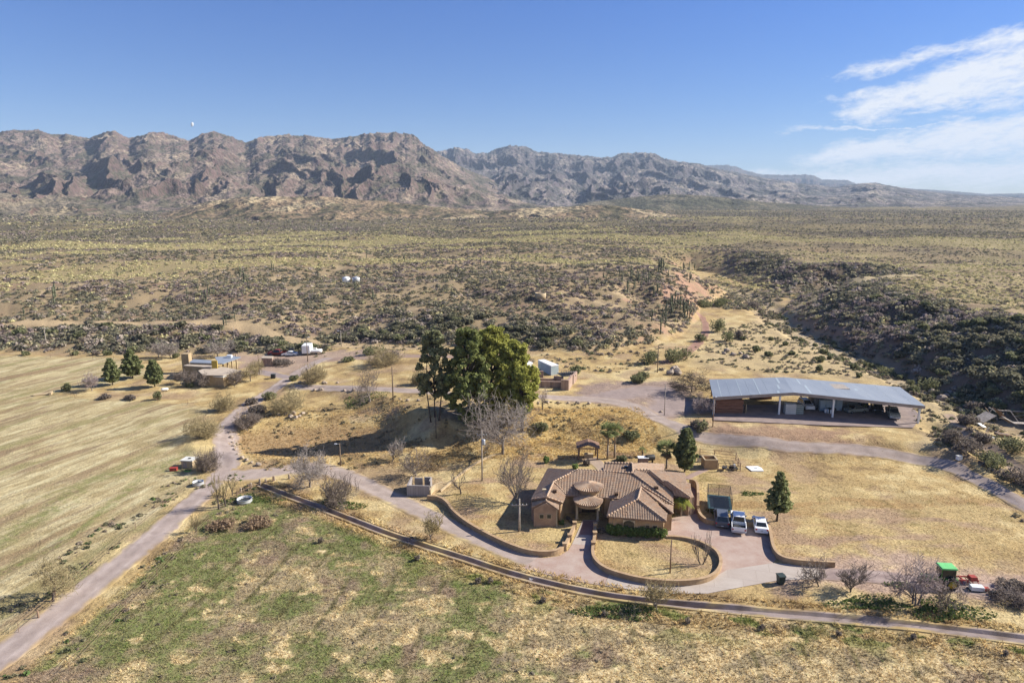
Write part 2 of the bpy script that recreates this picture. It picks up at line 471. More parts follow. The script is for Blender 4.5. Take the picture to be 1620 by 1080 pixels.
    cs = mixc(cs, A(206, 178, 124), bank * sst(-25, 0, x) * .7 * sst(-.3, .2, mid))
    cs = mixc(cs, A(104, 128, 54), bank * sst(0.1, .35, fbm(x / 5, y / 3, 3, 127)) * .8)
    c = mixc(c, cs, mS)
    # lawn round the house
    f = poly_sdf(x, y, LAWN); mL = sst(3, -3, f + mid * 5)
    cl = np.tile(np.array(A(206, 180, 128), np.float32), (n, 1))
    cl = mixc(cl, A(186, 152, 104), sst(0, .45, fbm(x / 16, y / 5, 4, 129) + fine * .2) * .8)
    cl = mixc(cl, A(228, 204, 146), sst(0, .4, mid) * .6)
    cl = mixc(cl, A(150, 134, 82), sst(0.3, .55, fbm(x / 5, y / 3, 3, 135)) * .5)
    cl = mixc(cl, A(188, 158, 132), sst(.0, .35, fbm(x / 14, y / 6, 3, 137)) * .75)
    c = mixc(c, cl, mL)
    # golden bank
    f = poly_sdf(x, y, GOLD); c = mixc(c, A(216, 186, 124), sst(4, -3, f) * sst(-.5, .3, mid) * .8)
    # pink/red bare earth
    for P, k, cc in ((DIRT1, 2.5, A(204, 176, 158)), (DIRT2, 3, A(178, 146, 122)), (DIRT3, 3, A(184, 158, 124)), (PADS, 2.2, A(172, 150, 140)), (PAD2, 2.0, A(190, 165, 148))):
        f = poly_sdf(x, y, P); c = mixc(c, cc, sst(k, -k, f + mid * 4 + fine) * .85)
    f = poly_sdf(x, y, SAND)
    c = mixc(c, A(212, 190, 146), sst(8, -6, f + big * 10) * .7)
    # pond bed
    e = np.hypot((x - POND[0]) / 19.0, (y - POND[1]) / 10.0) + fbm(x / 5, y / 5, 3, 139) * .22
    c = mixc(c, A(186, 156, 114), sst(1.0, .72, e) * .9)
    c = mixc(c, A(198, 166, 120), sst(.8, .3, e) * sst(-.1, .3, fine + mid) * .7)
    c = mixc(c, A(228, 204, 146), np.exp(-((e - 1.22) / .15) ** 2) * .7 * sst(-50, -52, x))
    # stony wash
    wd = line_dist(x, y, WASH)
    c = mixc(c, A(196, 180, 156), sst(11, 3, wd + mid * 5) * (.5 + fine * .6))
    # mesa soils
    d = poly_sdf(x, y, LOW); mm = sst(-3, 6, d + mid * 4)
    cm = np.tile(np.array(A(168, 148, 116), np.float32), (n, 1))
    cm = mixc(cm, A(210, 186, 146), sst(0.08, .45, fbm(x / 16, y / 16, 3, 141)) * .8)
    cm = mixc(cm, A(160, 134, 112), sst(0.1, .5, fbm(x / 25, y / 25, 3, 143)) * .75)
    cm = mixc(cm, A(196, 154, 130), sst(.36, .7, slope + mid * .15) * .75)
    farm = sst(330, 700, r)
    cm = mixc(cm, A(140, 128, 92), farm * .7)
    ang = np.arctan2(x, y)
    b1 = fbm(ang * 5, np.log(np.maximum(r, 1)) * 11, 4, 145)
    yel = sst(0.0, .35, b1 + band_yellow(r, ang)) * sst(330, 380, r)
    cm = mixc(cm, A(176, 162, 116), yel * .55)
    cm = mixc(cm, A(112, 104, 88), sst(0.05, .4, -b1 - band_yellow(r, ang) * .6) * farm * .75)
    sp = fbm(x / 6.5, y / 6.5, 2, 147)
    cm = mixc(cm, A(82, 78, 56), sst(0.02, .3, sp) * sst(500, 1100, r) * .75)
    c = mixc(c, cm, mm)
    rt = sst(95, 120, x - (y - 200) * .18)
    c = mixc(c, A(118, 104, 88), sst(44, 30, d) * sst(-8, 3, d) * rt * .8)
    c = mixc(c, A(196, 180, 124), sst(38, 55, d) * sst(420, 330, r) * rt * .55 * sst(-.4, .2, mid + sp))
    tg = sst(2, -3, poly_sdf(x, y, TONGUE) + mid * 3)
    c = mixc(c, A(212, 192, 150), tg * .85)
    # pale two-track along the foot of the mesa
    if MESA_TRACK is not None:
        c = mixc(c, A(212, 186, 146), sst(3.2, 1.6, line_dist(x, y, MESA_TRACK) + fine * .8) * .9)
    # fine grain of tufts and litter
    g = 1 + fine * .20 * sst(260, 120, r) + tiny * .34 * sst(170, 90, r) + mid * .07
    return np.clip(c * g[:, None], 0.01, .8).astype(np.float32)
def band_yellow(r, ang):
    """creosote and cholla flats as bands of distance"""
    k = np.zeros_like(r)
    for r0, w, s in ((600, 95, .8), (400, 38, .62), (480, 24, .15), (760, 60, .2), (1250, 150, .1)):
        k = k + s * np.exp(-((r - r0 * (1 + .12 * ang)) / w) ** 2)
    return k - .32

def build_ground():
    an = np.concatenate([np.linspace(-46, 46, 1250), np.linspace(46, 314, 42)[1:-1]]) * PI / 180
    ra = np.concatenate([[1, 8, 20, 32, 42], np.exp(np.linspace(math.log(48), math.log(260), 900)), np.exp(np.linspace(math.log(260), math.log(3200), 420))[1:],
                         np.exp(np.linspace(math.log(3200), math.log(30000), 26))[1:]])
    RR, AA = np.meshgrid(ra, an, indexing='ij')
    x = (RR * np.sin(AA)).ravel(); y = (RR * np.cos(AA)).ravel()
    z = hgt(x, y)
    nc = len(an)
    Z = z.reshape(RR.shape)
    dr = np.gradient(Z, axis=0) / np.gradient(RR, axis=0)
    da = np.gradient(Z, axis=1) / (RR * np.gradient(AA, axis=1) + 1e-6)
    slope = np.hypot(dr, da).ravel()
    c = ground_colour(x, y, z, np.clip(slope, 0, 2))
    me = np_mesh("ground", np.stack([x, y, z], 1), grid_faces(len(ra), nc, True), {"albedo": c}, True, [M_GROUND])
    o = link(bpy.data.objects.new("ground", me)); tag(o, kind='structure')
    return o

# ------------------------------------------------------------------ materials
def mat(name, color=(.5, .5, .5), rough=.85, metal=0.0, spec=.3):
    m = bpy.data.materials.new(name); m.use_nodes = True
    b = m.node_tree.nodes['Principled BSDF']
    b.inputs['Base Color'].default_value = (*color[:3], 1); b.inputs['Roughness'].default_value = rough
    b.inputs['Metallic'].default_value = metal; b.inputs['Specular IOR Level'].default_value = spec
    return m
def noise_mat(name, c1, c2, scale=4.0, rough=.85, metal=0.0, bump=0.0, spec=.25, detail=5, coord='Object', stretch=(1, 1, 1), lo=.35, hi=.65, bdist=.05):
    m = mat(name, c1, rough, metal, spec); t = m.node_tree; b = t.nodes['Principled BSDF']
    tc = N(t, 'ShaderNodeTexCoord'); mp = N(t, 'ShaderNodeMapping'); mp.inputs['Scale'].default_value = stretch
    t.links.new(tc.outputs[coord], mp.inputs[0])
    n = N(t, 'ShaderNodeTexNoise', i_Scale=scale, i_Detail=detail, i_Roughness=.6); t.links.new(mp.outputs[0], n.inputs['Vector'])
    mr = N(t, 'ShaderNodeMapRange'); mr.inputs[1].default_value = lo; mr.inputs[2].default_value = hi; t.links.new(n.outputs[0], mr.inputs[0])
    t.links.new(mixrgb(t, mr.outputs[0], c1, c2), b.inputs['Base Color'])
    if bump:
        bp = N(t, 'ShaderNodeBump', i_Strength=bump, i_Distance=bdist); t.links.new(n.outputs[0], bp.inputs['Height']); t.links.new(bp.outputs[0], b.inputs['Normal'])
    return m
def attr_mat(name, attr='albedo', rough=.95, nscale=3.0, namp=.18, bump=.5, bdist=.12, nscale2=None, trans=0.0):
    m = mat(name, (.4, .3, .2), rough, 0, .12); t = m.node_tree; b = t.nodes['Principled BSDF']
    at_ = N(t, 'ShaderNodeAttribute', attribute_name=attr)
    geo = N(t, 'ShaderNodeNewGeometry')
    n = N(t, 'ShaderNodeTexNoise', i_Scale=nscale, i_Detail=6.0, i_Roughness=.7); t.links.new(geo.outputs['Position'], n.inputs['Vector'])
    f = math_node(t, 'MULTIPLY_ADD', n.outputs[0], namp * 2.4, 1 - namp * 1.2)
    cc = N(t, 'ShaderNodeCombineXYZ')
    for i in range(3): t.links.new(f, cc.inputs[i])
    t.links.new(mixrgb(t, 1.0, at_.outputs['Color'], cc.outputs[0], 'MULTIPLY'), b.inputs['Base Color'])
    if bump:
        bp = N(t, 'ShaderNodeBump', i_Strength=bump, i_Distance=bdist); t.links.new(n.outputs[0], bp.inputs['Height']); t.links.new(bp.outputs[0], b.inputs['Normal'])
    return m
M_GROUND = attr_mat("ground_soil_and_grass", nscale=2.6, namp=.42, bump=.9, bdist=.22)
def mountain_mat():
    m = attr_mat("mountain_rock", nscale=.014, namp=.24, bump=1.0, bdist=26.0); t = m.node_tree; b = t.nodes['Principled BSDF']
    src = b.inputs['Base Color'].links[0].from_socket; geo = [n for n in t.nodes if n.type == 'NEW_GEOMETRY'][0]
    n = N(t, 'ShaderNodeTexNoise', i_Scale=.055, i_Detail=6.0, i_Roughness=.75); t.links.new(geo.outputs['Position'], n.inputs['Vector'])
    mr = N(t, 'ShaderNodeMapRange'); mr.inputs[1].default_value = .50; mr.inputs[2].default_value = .60; t.links.new(n.outputs[0], mr.inputs[0])
    f = math_node(t, 'MULTIPLY', mr.outputs[0], .55)
    t.links.new(mixrgb(t, f, src, A(84, 84, 66)), b.inputs['Base Color'])
    return m
M_MOUNT = mountain_mat()
MESA_TRACK = np.array([at(*p)[:2] for p in [(-60, 512), (0, 513), (120, 513), (250, 511), (370, 512), (405, 520), (440, 533), (480, 541), (540, 544), (610, 549), (700, 552)]])
build_ground()

# ------------------------------------------------------------------ mountains
def skyline(pts):
    a = []; e = []
    for px, py in pts:
        d = ray(px, py); a.append(math.atan2(d[0], d[1])); e.append(math.atan2(d[2], math.hypot(d[0], d[1])))
    return np.array(a), np.array(e)
def range_mesh(name, pts, Rf, Rc, nr, seed, L=420., zb=24., back=1.22, power=1.25, spur=.5, na_per=1.0, cliff=.5, palette=None, rough=1.0, smoothk=5, mesa=0.0):
    a, e = skyline(pts)
    a0, a1 = a[0], a[-1]
    da = .00092 / na_per
    an = np.arange(a0, a1, da); na = len(an)
    te = np.interp(an, a, e)
    t = np.linspace(0, back, nr)
    if callable(Rf): rf = Rf(an)
    else: rf = np.full(na, float(Rf))
    rc = Rc(an) if callable(Rc) else np.full(na, float(Rc))
    TT, AN = np.meshgrid(t, an, indexing='ij')
    RFm = rf[None, :]; RCm = rc[None, :]
    RR = RFm + (RCm - RFm) * TT
    X = AN * float(np.mean(rc)); 
    wx = fbm(X / L * .7, RR / L * .7, 3, seed + 1) * .55
    wy = fbm(X / L * .7, RR / L * .7, 3, seed + 2) * .55
    sp = ridged(X / L + wx, RR / (L * 2.3) + wy, 4, seed + 5, .42)           # spurs running down towards the plain
    sp2 = ridged(X / (L * .42) + wx * 2 + 9, RR / (L * .8) + wy * 2, 5, seed + 7, .48)
    big = fbm(X / (L * 2.2), RR / (L * 2.0), 3, seed + 9)
    T = np.clip(TT, 0, 1)
    p = T ** power
    foot = sst(0, .22, TT)
    prof = p * (1 - spur * (1 - T * .75)) + spur * (sp * (.60 - .30 * T) + .07 * sp2) * foot + big * .10 * foot * (1 - T * .6)
    down = sst(1.0, back, TT)
    prof = prof * (1 - down * .85) + .02 * sp2 * foot * rough + .02 * foot * fbm(X / 60, RR / 60, 4, seed + 12, .6) * rough
    if mesa:                                                       # flat caps with a cliff band
        q = prof / (prof.max(0)[None, :] + 1e-6)
        prof = prof * (1 - mesa * .35) + mesa * .35 * sst(.62, .74, q) * prof.max(0)[None, :]
    Hc = np.maximum(np.tan(te) * rc + CH - zb, 2)
    z = zb + Hc[None, :] * prof
    for it in range(3):
        el = ((z - CH) / RR)
        mx = el.max(0)
        want = np.tan(te)
        # scale heights above the line of sight base
        k = np.clip((want * rc + CH - zb), 2, None) / np.maximum(mx * rc + CH - zb, 2)
        k = np.clip(k, .35, 2.6)
        kk = np.ones(smoothk) / smoothk
        k = np.convolve(np.pad(k, smoothk // 2, mode='edge'), kk, mode='valid')[:na]
        z = zb + (z - zb) * k[None, :]
    z = z + np.maximum(Hc[None, :], 0) * .030 * sst(.45, .95, TT) * (ridged(X / 95, RR / 120, 4, seed + 40) - .35) + 1.5 * fbm(X / 30, RR / 30, 3, seed + 41) * foot
    z = z - 40 * (1 - sst(0, .05, TT))
    x = (RR * np.sin(AN)); y = (RR * np.cos(AN))
    dr = np.gradient(z, axis=0) / np.gradient(RR, axis=0); dl = np.gradient(z, axis=1) / (RR * da)
    slope = np.hypot(dr, dl)
    curv = np.gradient(np.gradient(z, axis=1), axis=1) / (RR * da) ** 2 * 60
    xf, yf, zf, sl, Tf = x.ravel(), y.ravel(), z.ravel(), slope.ravel(), TT.ravel()
    pal = palette or {}
    c = np.tile(np.array(pal.get('base', A(146, 126, 116)), np.float32), (len(xf), 1))
    n1 = fbm(xf / 120, yf / 420, 4, seed + 20); n2 = fbm(xf / 34, yf / 110, 4, seed + 22); n3 = fbm(xf / 11, yf / 11, 2, seed + 24)
    c = mixc(c, pal.get('pale', A(196, 174, 142)), sst(.12, .5, n1 + n2 * .5) * .75)
    c = mixc(c, pal.get('scrub', A(96, 94, 72)), sst(-.05, .35, -n1 * .8 + n2 * .6 + (pal.get('veg', .05))) * .8)
    c = mixc(c, pal.get('rock', A(122, 94, 88)), sst(cliff, cliff + .45, sl + n2 * .2) * .85)
    c = mixc(c, pal.get('dark', A(70, 68, 56)), sst(.0, .35, n3 + n2 * .4) * pal.get('speck', .65))
    strat = np.abs(((zf + 8 * n2 + .05 * xf) / pal.get('strata', 46.)) % 1 - .5)
    c = mixc(c, pal.get('pale', A(196, 174, 142)), sst(.1, .03, strat) * sst(.6, .9, Tf) * .2 * sst(0, .3, n1))
    c = np.clip(c, .01, .7)
    me = np_mesh(name, np.stack([xf, yf, zf], 1), grid_faces(nr, na), {"albedo": c.astype(np.float32)}, True, [M_MOUNT])
    o = link(bpy.data.objects.new(name, me)); tag(o, kind='structure')
    return o
range_mesh("mountain_range",
    [(-260, 240), (-120, 214), (0, 208), (28, 205), (60, 205), (80, 211), (105, 212), (140, 220), (170, 208), (185, 208), (205, 219), (232, 211), (258, 208), (285, 219), (298, 222),
     (318, 212), (338, 206), (360, 214), (388, 225), (410, 218), (450, 213), (490, 214), (525, 219), (565, 214), (600, 209), (625, 209), (655, 214), (675, 231),
     (700, 247), (730, 264), (770, 280), (812, 300), (850, 315), (900, 330), (960, 340)],
    1900, lambda a: 4300 + 500 * np.sin(a * 4), 640, 300, L=320, spur=.29, power=1.15, cliff=.62, back=1.12,
    palette=dict(base=A(158, 138, 126), pale=A(206, 186, 158), scrub=A(108, 106, 84), rock=A(122, 100, 96), veg=.06))
range_mesh("mesa_mountains",
    [(600, 262), (650, 246), (690, 240), (720, 233), (738, 235), (752, 243), (772, 241), (795, 232), (812, 230), (832, 233), (852, 240), (885, 243), (920, 246), (950, 249), (968, 248), (982, 243),
     (1010, 241), (1035, 243), (1052, 251), (1070, 255), (1110, 260), (1130, 266), (1160, 272), (1200, 280), (1240, 287), (1275, 291), (1320, 296), (1355, 291), (1385, 289),
     (1420, 296), (1460, 302), (1530, 309), (1590, 311), (1700, 318), (1800, 322)],
    2700, 6400, 560, 500, L=420, spur=.29, cliff=.55, mesa=.3, back=1.15,
    palette=dict(base=A(160, 148, 144), pale=A(214, 198, 176), scrub=A(90, 94, 90), rock=A(104, 94, 102), veg=.12))
range_mesh("distant_mesas",
    [(1020, 268), (1090, 262), (1120, 262), (1150, 261), (1165, 264), (1180, 270), (1205, 276), (1238, 277), (1275, 276), (1288, 278), (1300, 284), (1340, 285), (1355, 291), (1400, 296),
     (1500, 302), (1560, 307), (1620, 306), (1700, 309), (1800, 312)],
    8500, 11500, 160, 700, L=1400, spur=.35, cliff=.5, mesa=1.0, palette=dict(base=A(110, 104, 104), pale=A(130, 122, 116), scrub=A(92, 92, 84)), smoothk=5)
HP = dict(base=A(176, 152, 122), pale=A(238, 216, 172), scrub=A(104, 102, 72), veg=.02, speck=.8)
range_mesh("foothills",
    [(-300, 280), (-100, 288), (0, 296), (50, 300), (90, 294), (130, 299), (170, 308), (215, 314), (260, 322), (300, 334), (340, 345)],
    1450, 2500, 240, 900, zb=14, L=240, spur=.5, palette=dict(base=A(156, 142, 122), pale=A(196, 178, 144), scrub=A(108, 106, 82), speck=.7))
range_mesh("foothills",
    [(120, 338), (180, 322), (240, 306), (300, 298), (345, 296), (400, 302), (480, 306), (560, 310), (640, 318), (700, 328), (760, 338)],
    1900, 2500, 200, 940, zb=15, L=200, spur=.5, palette=dict(base=A(166, 148, 124), pale=A(216, 196, 156), scrub=A(108, 106, 82), speck=.6))
range_mesh("scrub_hill",
    [(215, 347), (250, 340), (285, 331), (330, 318), (380, 312), (440, 311), (510, 311), (560, 315), (620, 320), (690, 327), (760, 333), (820, 338), (870, 343)],
    1150, 1550, 230, 960, zb=13, L=150, spur=.45, palette=HP, cliff=.4)
range_mesh("scrub_hill",
    [(740, 344), (790, 334), (830, 329), (880, 328), (930, 325), (980, 326), (1030, 333), (1080, 342), (1120, 347)],
    1150, 1450, 160, 980, zb=13, L=120, spur=.45, palette=HP, cliff=.4)
range_mesh("foothills",
    [(860, 335), (930, 320), (1000, 312), (1060, 307), (1110, 309), (1150, 313), (1210, 320), (1300, 326), (1400, 331), (1500, 335), (1650, 338), (1800, 338)],
    2000, 2700, 180, 990, zb=15, L=300, spur=.4, palette=dict(base=A(140, 130, 104), pale=A(190, 174, 138), scrub=A(98, 98, 72), veg=.12, speck=.8))

def build_haze(dens=5.4e-5):
    mb = MB(); mb.box((0, 6400, -4), (22000, 13800, 900)); 
    m = bpy.data.materials.new("thin_air"); m.use_nodes = True; t = m.node_tree; t.nodes.clear()
    v = N(t, 'ShaderNodeVolumePrincipled'); v.inputs['Color'].default_value = (.62, .78, 1, 1); v.inputs['Density'].default_value = dens
    v.inputs['Anisotropy'].default_value = 0.0
    o = N(t, 'ShaderNodeOutputMaterial'); t.links.new(v.outputs[0], o.inputs['Volume'])
    ob = mb.build("haze", m); tag(ob, kind='stuff')


# ------------------------------------------------------------------ vegetation builders
def cards(P, Nn, sx, sy, rs):
    """quads at P (n,3) facing Nn with half sizes sx, sy"""
    n = len(P)
    Nn = Nn / (np.linalg.norm(Nn, axis=1, keepdims=True) + 1e-9)
    q = rs.normal(size=(n, 3)); a = np.cross(Nn, q); a /= (np.linalg.norm(a, axis=1, keepdims=True) + 1e-9)
    b = np.cross(Nn, a)
    sx = np.broadcast_to(np.asarray(sx, float), (n,))[:, None]; sy = np.broadcast_to(np.asarray(sy, float), (n,))[:, None]
    v = np.stack([P - a * sx - b * sy * .6, P + a * sx * .7 - b * sy, P + a * sx + b * sy * .7, P - a * sx * .6 + b * sy], 1)
    return v.reshape(-1, 3), np.arange(n * 4).reshape(n, 4)
def blob_points(n, c, r, rs, shell=.55, flat=1.0, up=False):
    d = rs.normal(size=(n, 3)); d /= np.linalg.norm(d, axis=1, keepdims=True)
    if up: d[:, 2] = np.abs(d[:, 2]) * .9 - .12
    k = (shell + (1 - shell) * rs.random(n)) [:, None]
    r = np.asarray(r, float)
    return np.asarray(c) + d * k * r, d
def translucent(m, k):
    t = m.node_tree; b = t.nodes['Principled BSDF']; tr = N(t, 'ShaderNodeBsdfTranslucent'); mx = N(t, 'ShaderNodeMixShader', i_Fac=k)
    t.links.new(b.inputs['Base Color'].links[0].from_socket, tr.inputs['Color'])
    t.links.new(b.outputs[0], mx.inputs[1]); t.links.new(tr.outputs[0], mx.inputs[2]); t.links.new(mx.outputs[0], t.nodes['Material Output'].inputs[0]); return m
def leaf_mat(name, c1, c2, scale=.9, rough=.8):
    m = mat(name, c1, rough, 0, .15); t = m.node_tree; b = t.nodes['Principled BSDF']
    geo = N(t, 'ShaderNodeNewGeometry'); oi = N(t, 'ShaderNodeObjectInfo')
    n = N(t, 'ShaderNodeTexNoise', i_Scale=scale, i_Detail=3.0); t.links.new(geo.outputs['Position'], n.inputs['Vector'])
    f = math_node(t, 'ADD', math_node(t, 'MULTIPLY', n.outputs[0], .7), math_node(t, 'MULTIPLY', geo.outputs['Random Per Island'], .45))
    f = math_node(t, 'SUBTRACT', math_node(t, 'MULTIPLY_ADD', oi.outputs['Random'], .3, f), .22, clamp=True)
    t.links.new(mixrgb(t, f, c1, c2), b.inputs['Base Color'])
    return translucent(m, .38)
M_PINE = leaf_mat("pine_needles", (.12, .14, .06), (.28, .30, .13))
M_PINE_Y = leaf_mat("yellow_green_pine_needles", (.13, .15, .035), (.45, .44, .11), .5)
M_PINE_G = leaf_mat("grey_green_pine_needles", (.16, .17, .09), (.38, .38, .20), .5)
M_PINE_M = leaf_mat("mid_green_pine_needles", (.10, .13, .045), (.29, .31, .11), .5)
M_PALM = leaf_mat("palm_fronds", (.13, .16, .06), (.36, .37, .16), 1.2)
M_PALM_Y = leaf_mat("bright_young_palm_fronds", (.13, .19, .03), (.42, .40, .08), 2.0)
M_SKIRT = leaf_mat("dead_palm_fronds", (.16, .12, .08), (.28, .22, .14), 2.0)
M_HEDGE = leaf_mat("hedge_leaves", (.07, .11, .03), (.24, .32, .10), 1.6)
M_WEED = leaf_mat("green_weeds", (.05, .09, .025), (.16, .20, .06), 1.0)
M_BARK = noise_mat("grey_bark", (.13, .105, .085), (.27, .235, .20), 3.0, stretch=(1, 1, .3))
M_BARK_D = noise_mat("dark_bark", (.05, .04, .035), (.12, .095, .08), 3.0, stretch=(1, 1, .3))
M_TWIG_P = noise_mat("pale_twigs", (.24, .20, .175), (.38, .335, .30), 1.2)
M_TWIG_B = noise_mat("brown_twigs", (.15, .12, .10), (.27, .22, .185), 1.2)
M_TWIG_Y = noise_mat("straw_coloured_twigs", (.24, .19, .10), (.40, .33, .18), 1.2)
M_TWIG_R = noise_mat("pinkish_twigs", (.26, .20, .19), (.40, .33, .31), 1.2)
M_SAG = noise_mat("saguaro_skin", (.075, .085, .05), (.16, .16, .10), 1.5)
M_SCRUB = leaf_mat("desert_shrub_leaves", (.10, .105, .062), (.27, .245, .16), .25)
M_OLIVE = leaf_mat("olive_bush_leaves", (.11, .125, .055), (.28, .27, .145), .6)
M_BROWNW = leaf_mat("brown_dead_weeds", (.19, .13, .085), (.36, .26, .17), .8)
M_GREYB = leaf_mat("grey_brush_twigs", (.14, .115, .095), (.27, .225, .185), .6)

def tubes_np(segs, sides):
    """segs (n,8): p0,p1,r0,r1 -> verts, faces"""
    s = np.asarray(segs, float); p0, p1 = s[:, :3], s[:, 3:6]; r0, r1 = s[:, 6:7], s[:, 7:8]
    d = p1 - p0; d /= (np.linalg.norm(d, axis=1, keepdims=True) + 1e-9)
    ref = np.where(np.abs(d[:, 2:3]) < .9, np.array([[0, 0, 1.]]), np.array([[1., 0, 0]]))
    a = np.cross(d, ref); a /= np.linalg.norm(a, axis=1, keepdims=True); b = np.cross(d, a)
    vs = []
    for p, r in ((p0, r0), (p1, r1)):
        for i in range(sides):
            t = 2 * PI * i / sides
            vs.append(p + (a * math.cos(t) + b * math.sin(t)) * r)
    V = np.stack(vs, 1); n = len(s)
    base = (np.arange(n) * 2 * sides)[:, None]
    F = []
    for i in range(sides):
        j = (i + 1) % sides
        F.append(np.concatenate([base + i, base + j, base + sides + j, base + sides + i], 1))
    return V.reshape(-1, 3), np.stack(F, 1).reshape(-1, 4)
def seg_obj(name, segs, sides, m, parent):
    v, f = tubes_np(segs, sides)
    me = np_mesh(name, v, f, None, True, [m])
    return link(bpy.data.objects.new(name, me), parent)
def tree_segs(h, spread, r0, seed, trunk=.25, kids=(5, 5, 4, 4), up=.25, wob=.18, lean=(0, 0), ang=(35, 60), nstem=1, shrink=.62, rmin=.014):
    rs = random.Random(seed)
    big, small = [], []
    sx = spread / h
    def grow(p, d, L, r, lv, nk):
        segs = big if lv <= 1 else small
        nseg = 3 if lv < 3 else 2
        pts = [(p, r)]
        for i in range(nseg):
            d = (d + Vector((rs.uniform(-wob, wob), rs.uniform(-wob, wob), rs.uniform(-wob, wob) * .6 + up * (.28 if lv > 0 else 0.05)))).normalized()
            q = p + Vector((d.x, d.y, d.z)) * (L / nseg)
            r2 = max(rmin, r * (.86 if lv == 0 else .72))
            segs.append((*p, *q, r, r2)); p, r = q, r2
            pts.append((p, r))
        if lv >= len(kids): return
        n = kids[lv]
        for k in range(n):
            fr = (.55 + .45 * (k + 1) / n) if lv == 0 else (.25 + .75 * (k + rs.random()) / n)
            i = min(nseg, max(1, int(round(fr * nseg))))
            q, rr = pts[i]
            if i < nseg or lv == 0 or True:
                q = q.lerp(pts[i - 1][0], rs.random() * .6)
            th = 2 * PI * (k / n) + rs.uniform(-.6, .6)
            a = R(rs.uniform(*ang)) * (1.0 if lv < 2 else 1.1)
            u = d.cross(Vector((0, 0, 1)) if abs(d.z) < .95 else Vector((1, 0, 0))).normalized(); w = d.cross(u)
            nd = (d * math.cos(a) + (u * math.cos(th) + w * math.sin(th)) * math.sin(a)).normalized()
            nd = Vector((nd.x * (.6 + sx * .5), nd.y * (.6 + sx * .5), nd.z + .08)).normalized()
            grow(q, nd, L * shrink * rs.uniform(.75, 1.2) if lv > 0 else (h * (1 - trunk)) * .50 * rs.uniform(.8, 1.15), max(rmin, rr * rs.uniform(.5, .7)), lv + 1, n)
    for s_ in range(nstem):
        t = 2 * PI * s_ / max(1, nstem)
        off = Vector((math.cos(t), math.sin(t), 0)) * (r0 * 1.2 if nstem > 1 else 0)
        d0 = Vector((lean[0] + (math.cos(t) * .35 if nstem > 1 else 0), lean[1] + (math.sin(t) * .35 if nstem > 1 else 0), 1)).normalized()
        grow(off - Vector((0, 0, .3)), d0, h * trunk + .3, r0 / (1 if nstem == 1 else 1.5), 0, 0)
    zs = max(s[5] for s in small); xs = np.percentile([math.hypot(s[3], s[4]) for s in small], 92)
    kz = h / zs; kx = spread / 2 / xs
    kx = min(max(kx, .4), 2.6)
    f = lambda s: (s[0] * kx, s[1] * kx, s[2] * kz if s[2] > 0 else s[2], s[3] * kx, s[4] * kx, s[5] * kz, s[6], s[7])
    return [f(s) for s in big], [f(s) for s in small]
_tree_cache = {}
def bare_tree(px, py, ptop, pwid, label, style='round', twig=None, bark=None, seed=1, group=None, name='bare_tree', lean=(0, 0), z=None):
    b = at(px, py); k = ppm(b)
    h = (py - ptop) / k / math.cos(math.atan2(CH, b.y)) * 1.0
    w = pwid / k
    st = dict(round=dict(trunk=.26, kids=(6, 6, 5, 4), up=.22, ang=(35, 68)), vase=dict(trunk=.12, kids=(7, 5, 4, 4), up=.45, ang=(22, 42)),
              open=dict(trunk=.2, kids=(5, 5, 5, 4), up=.12, ang=(35, 72), wob=.28), multi=dict(trunk=.2, kids=(4, 4, 4, 4), up=.12, ang=(30, 62), nstem=3, wob=.25),
              bush=dict(trunk=.06, kids=(6, 5, 5, 3), up=.2, ang=(30, 60), nstem=3, wob=.25), sparse=dict(trunk=.08, kids=(4, 3, 3), up=.5, ang=(15, 30), nstem=2), small=dict(trunk=.22, kids=(5, 4, 4), up=.35, ang=(25, 50)),
              dense=dict(trunk=.24, kids=(7, 7, 6, 4), up=.22, ang=(32, 68)))[style]
    big, small = tree_segs(h, w, max(.07, h * .026), seed, lean=lean, rmin=.016 + .006 * b.y / 100, **st)
    root = empty(name, b, 0); tag(root, label, 'tree', group)
    seg_obj('trunk', big, 6, bark or M_BARK, root)
    seg_obj('crown', small, 3, twig or M_TWIG_B, root)
    return root
def leaf_obj(name, P, D, size, m, parent, rs, asp=1.0, spread=.8):
    Nn = D + rs.normal(size=D.shape) * spread
    v, f = cards(P, Nn, size * (.6 + .8 * rs.random(len(P))), size * asp * (.6 + .8 * rs.random(len(P))), rs)
    me = np_mesh(name, v, f, None, False, [m])
    return link(bpy.data.objects.new(name, me), parent)
def leafy_bush(px, py, pwid, ph, label, m=None, name='green_bush', cat='bush', group=None, seed=1, n=700, size=.13, twigs=True, loc=None):
    b = loc or at(px, py); k = ppm(b); w = pwid / k / 2; h = max(.4, ph / k)
    rs = np.random.default_rng(seed)
    root = empty(name, b, 0); tag(root, label, cat, group)
    Ps, Ds = [], []
    for i in range(9):
        c = (rs.uniform(-.6, .6) * w, rs.uniform(-.6, .6) * w, h * rs.uniform(.3, .62)); rr = (w * .5, w * .5, h * .42)
        p, d = blob_points(n // 9, c, rr, rs); Ps.append(p); Ds.append(d)
    P = np.vstack(Ps); P[:, 2] = np.maximum(P[:, 2], .03)
    leaf_obj('foliage', P, np.vstack(Ds), size * (k ** -1 * 9) ** .5, m or M_OLIVE, root, rs)
    if twigs:
        mb = MB()
        for i in range(5):
            a = i * 1.3 + seed
            mb.tube((0, 0, -.1), (math.cos(a) * w * .5, math.sin(a) * w * .5, h * .5), .05, .02, 4)
        mb.build('stems', M_BARK_D, root)
    return root
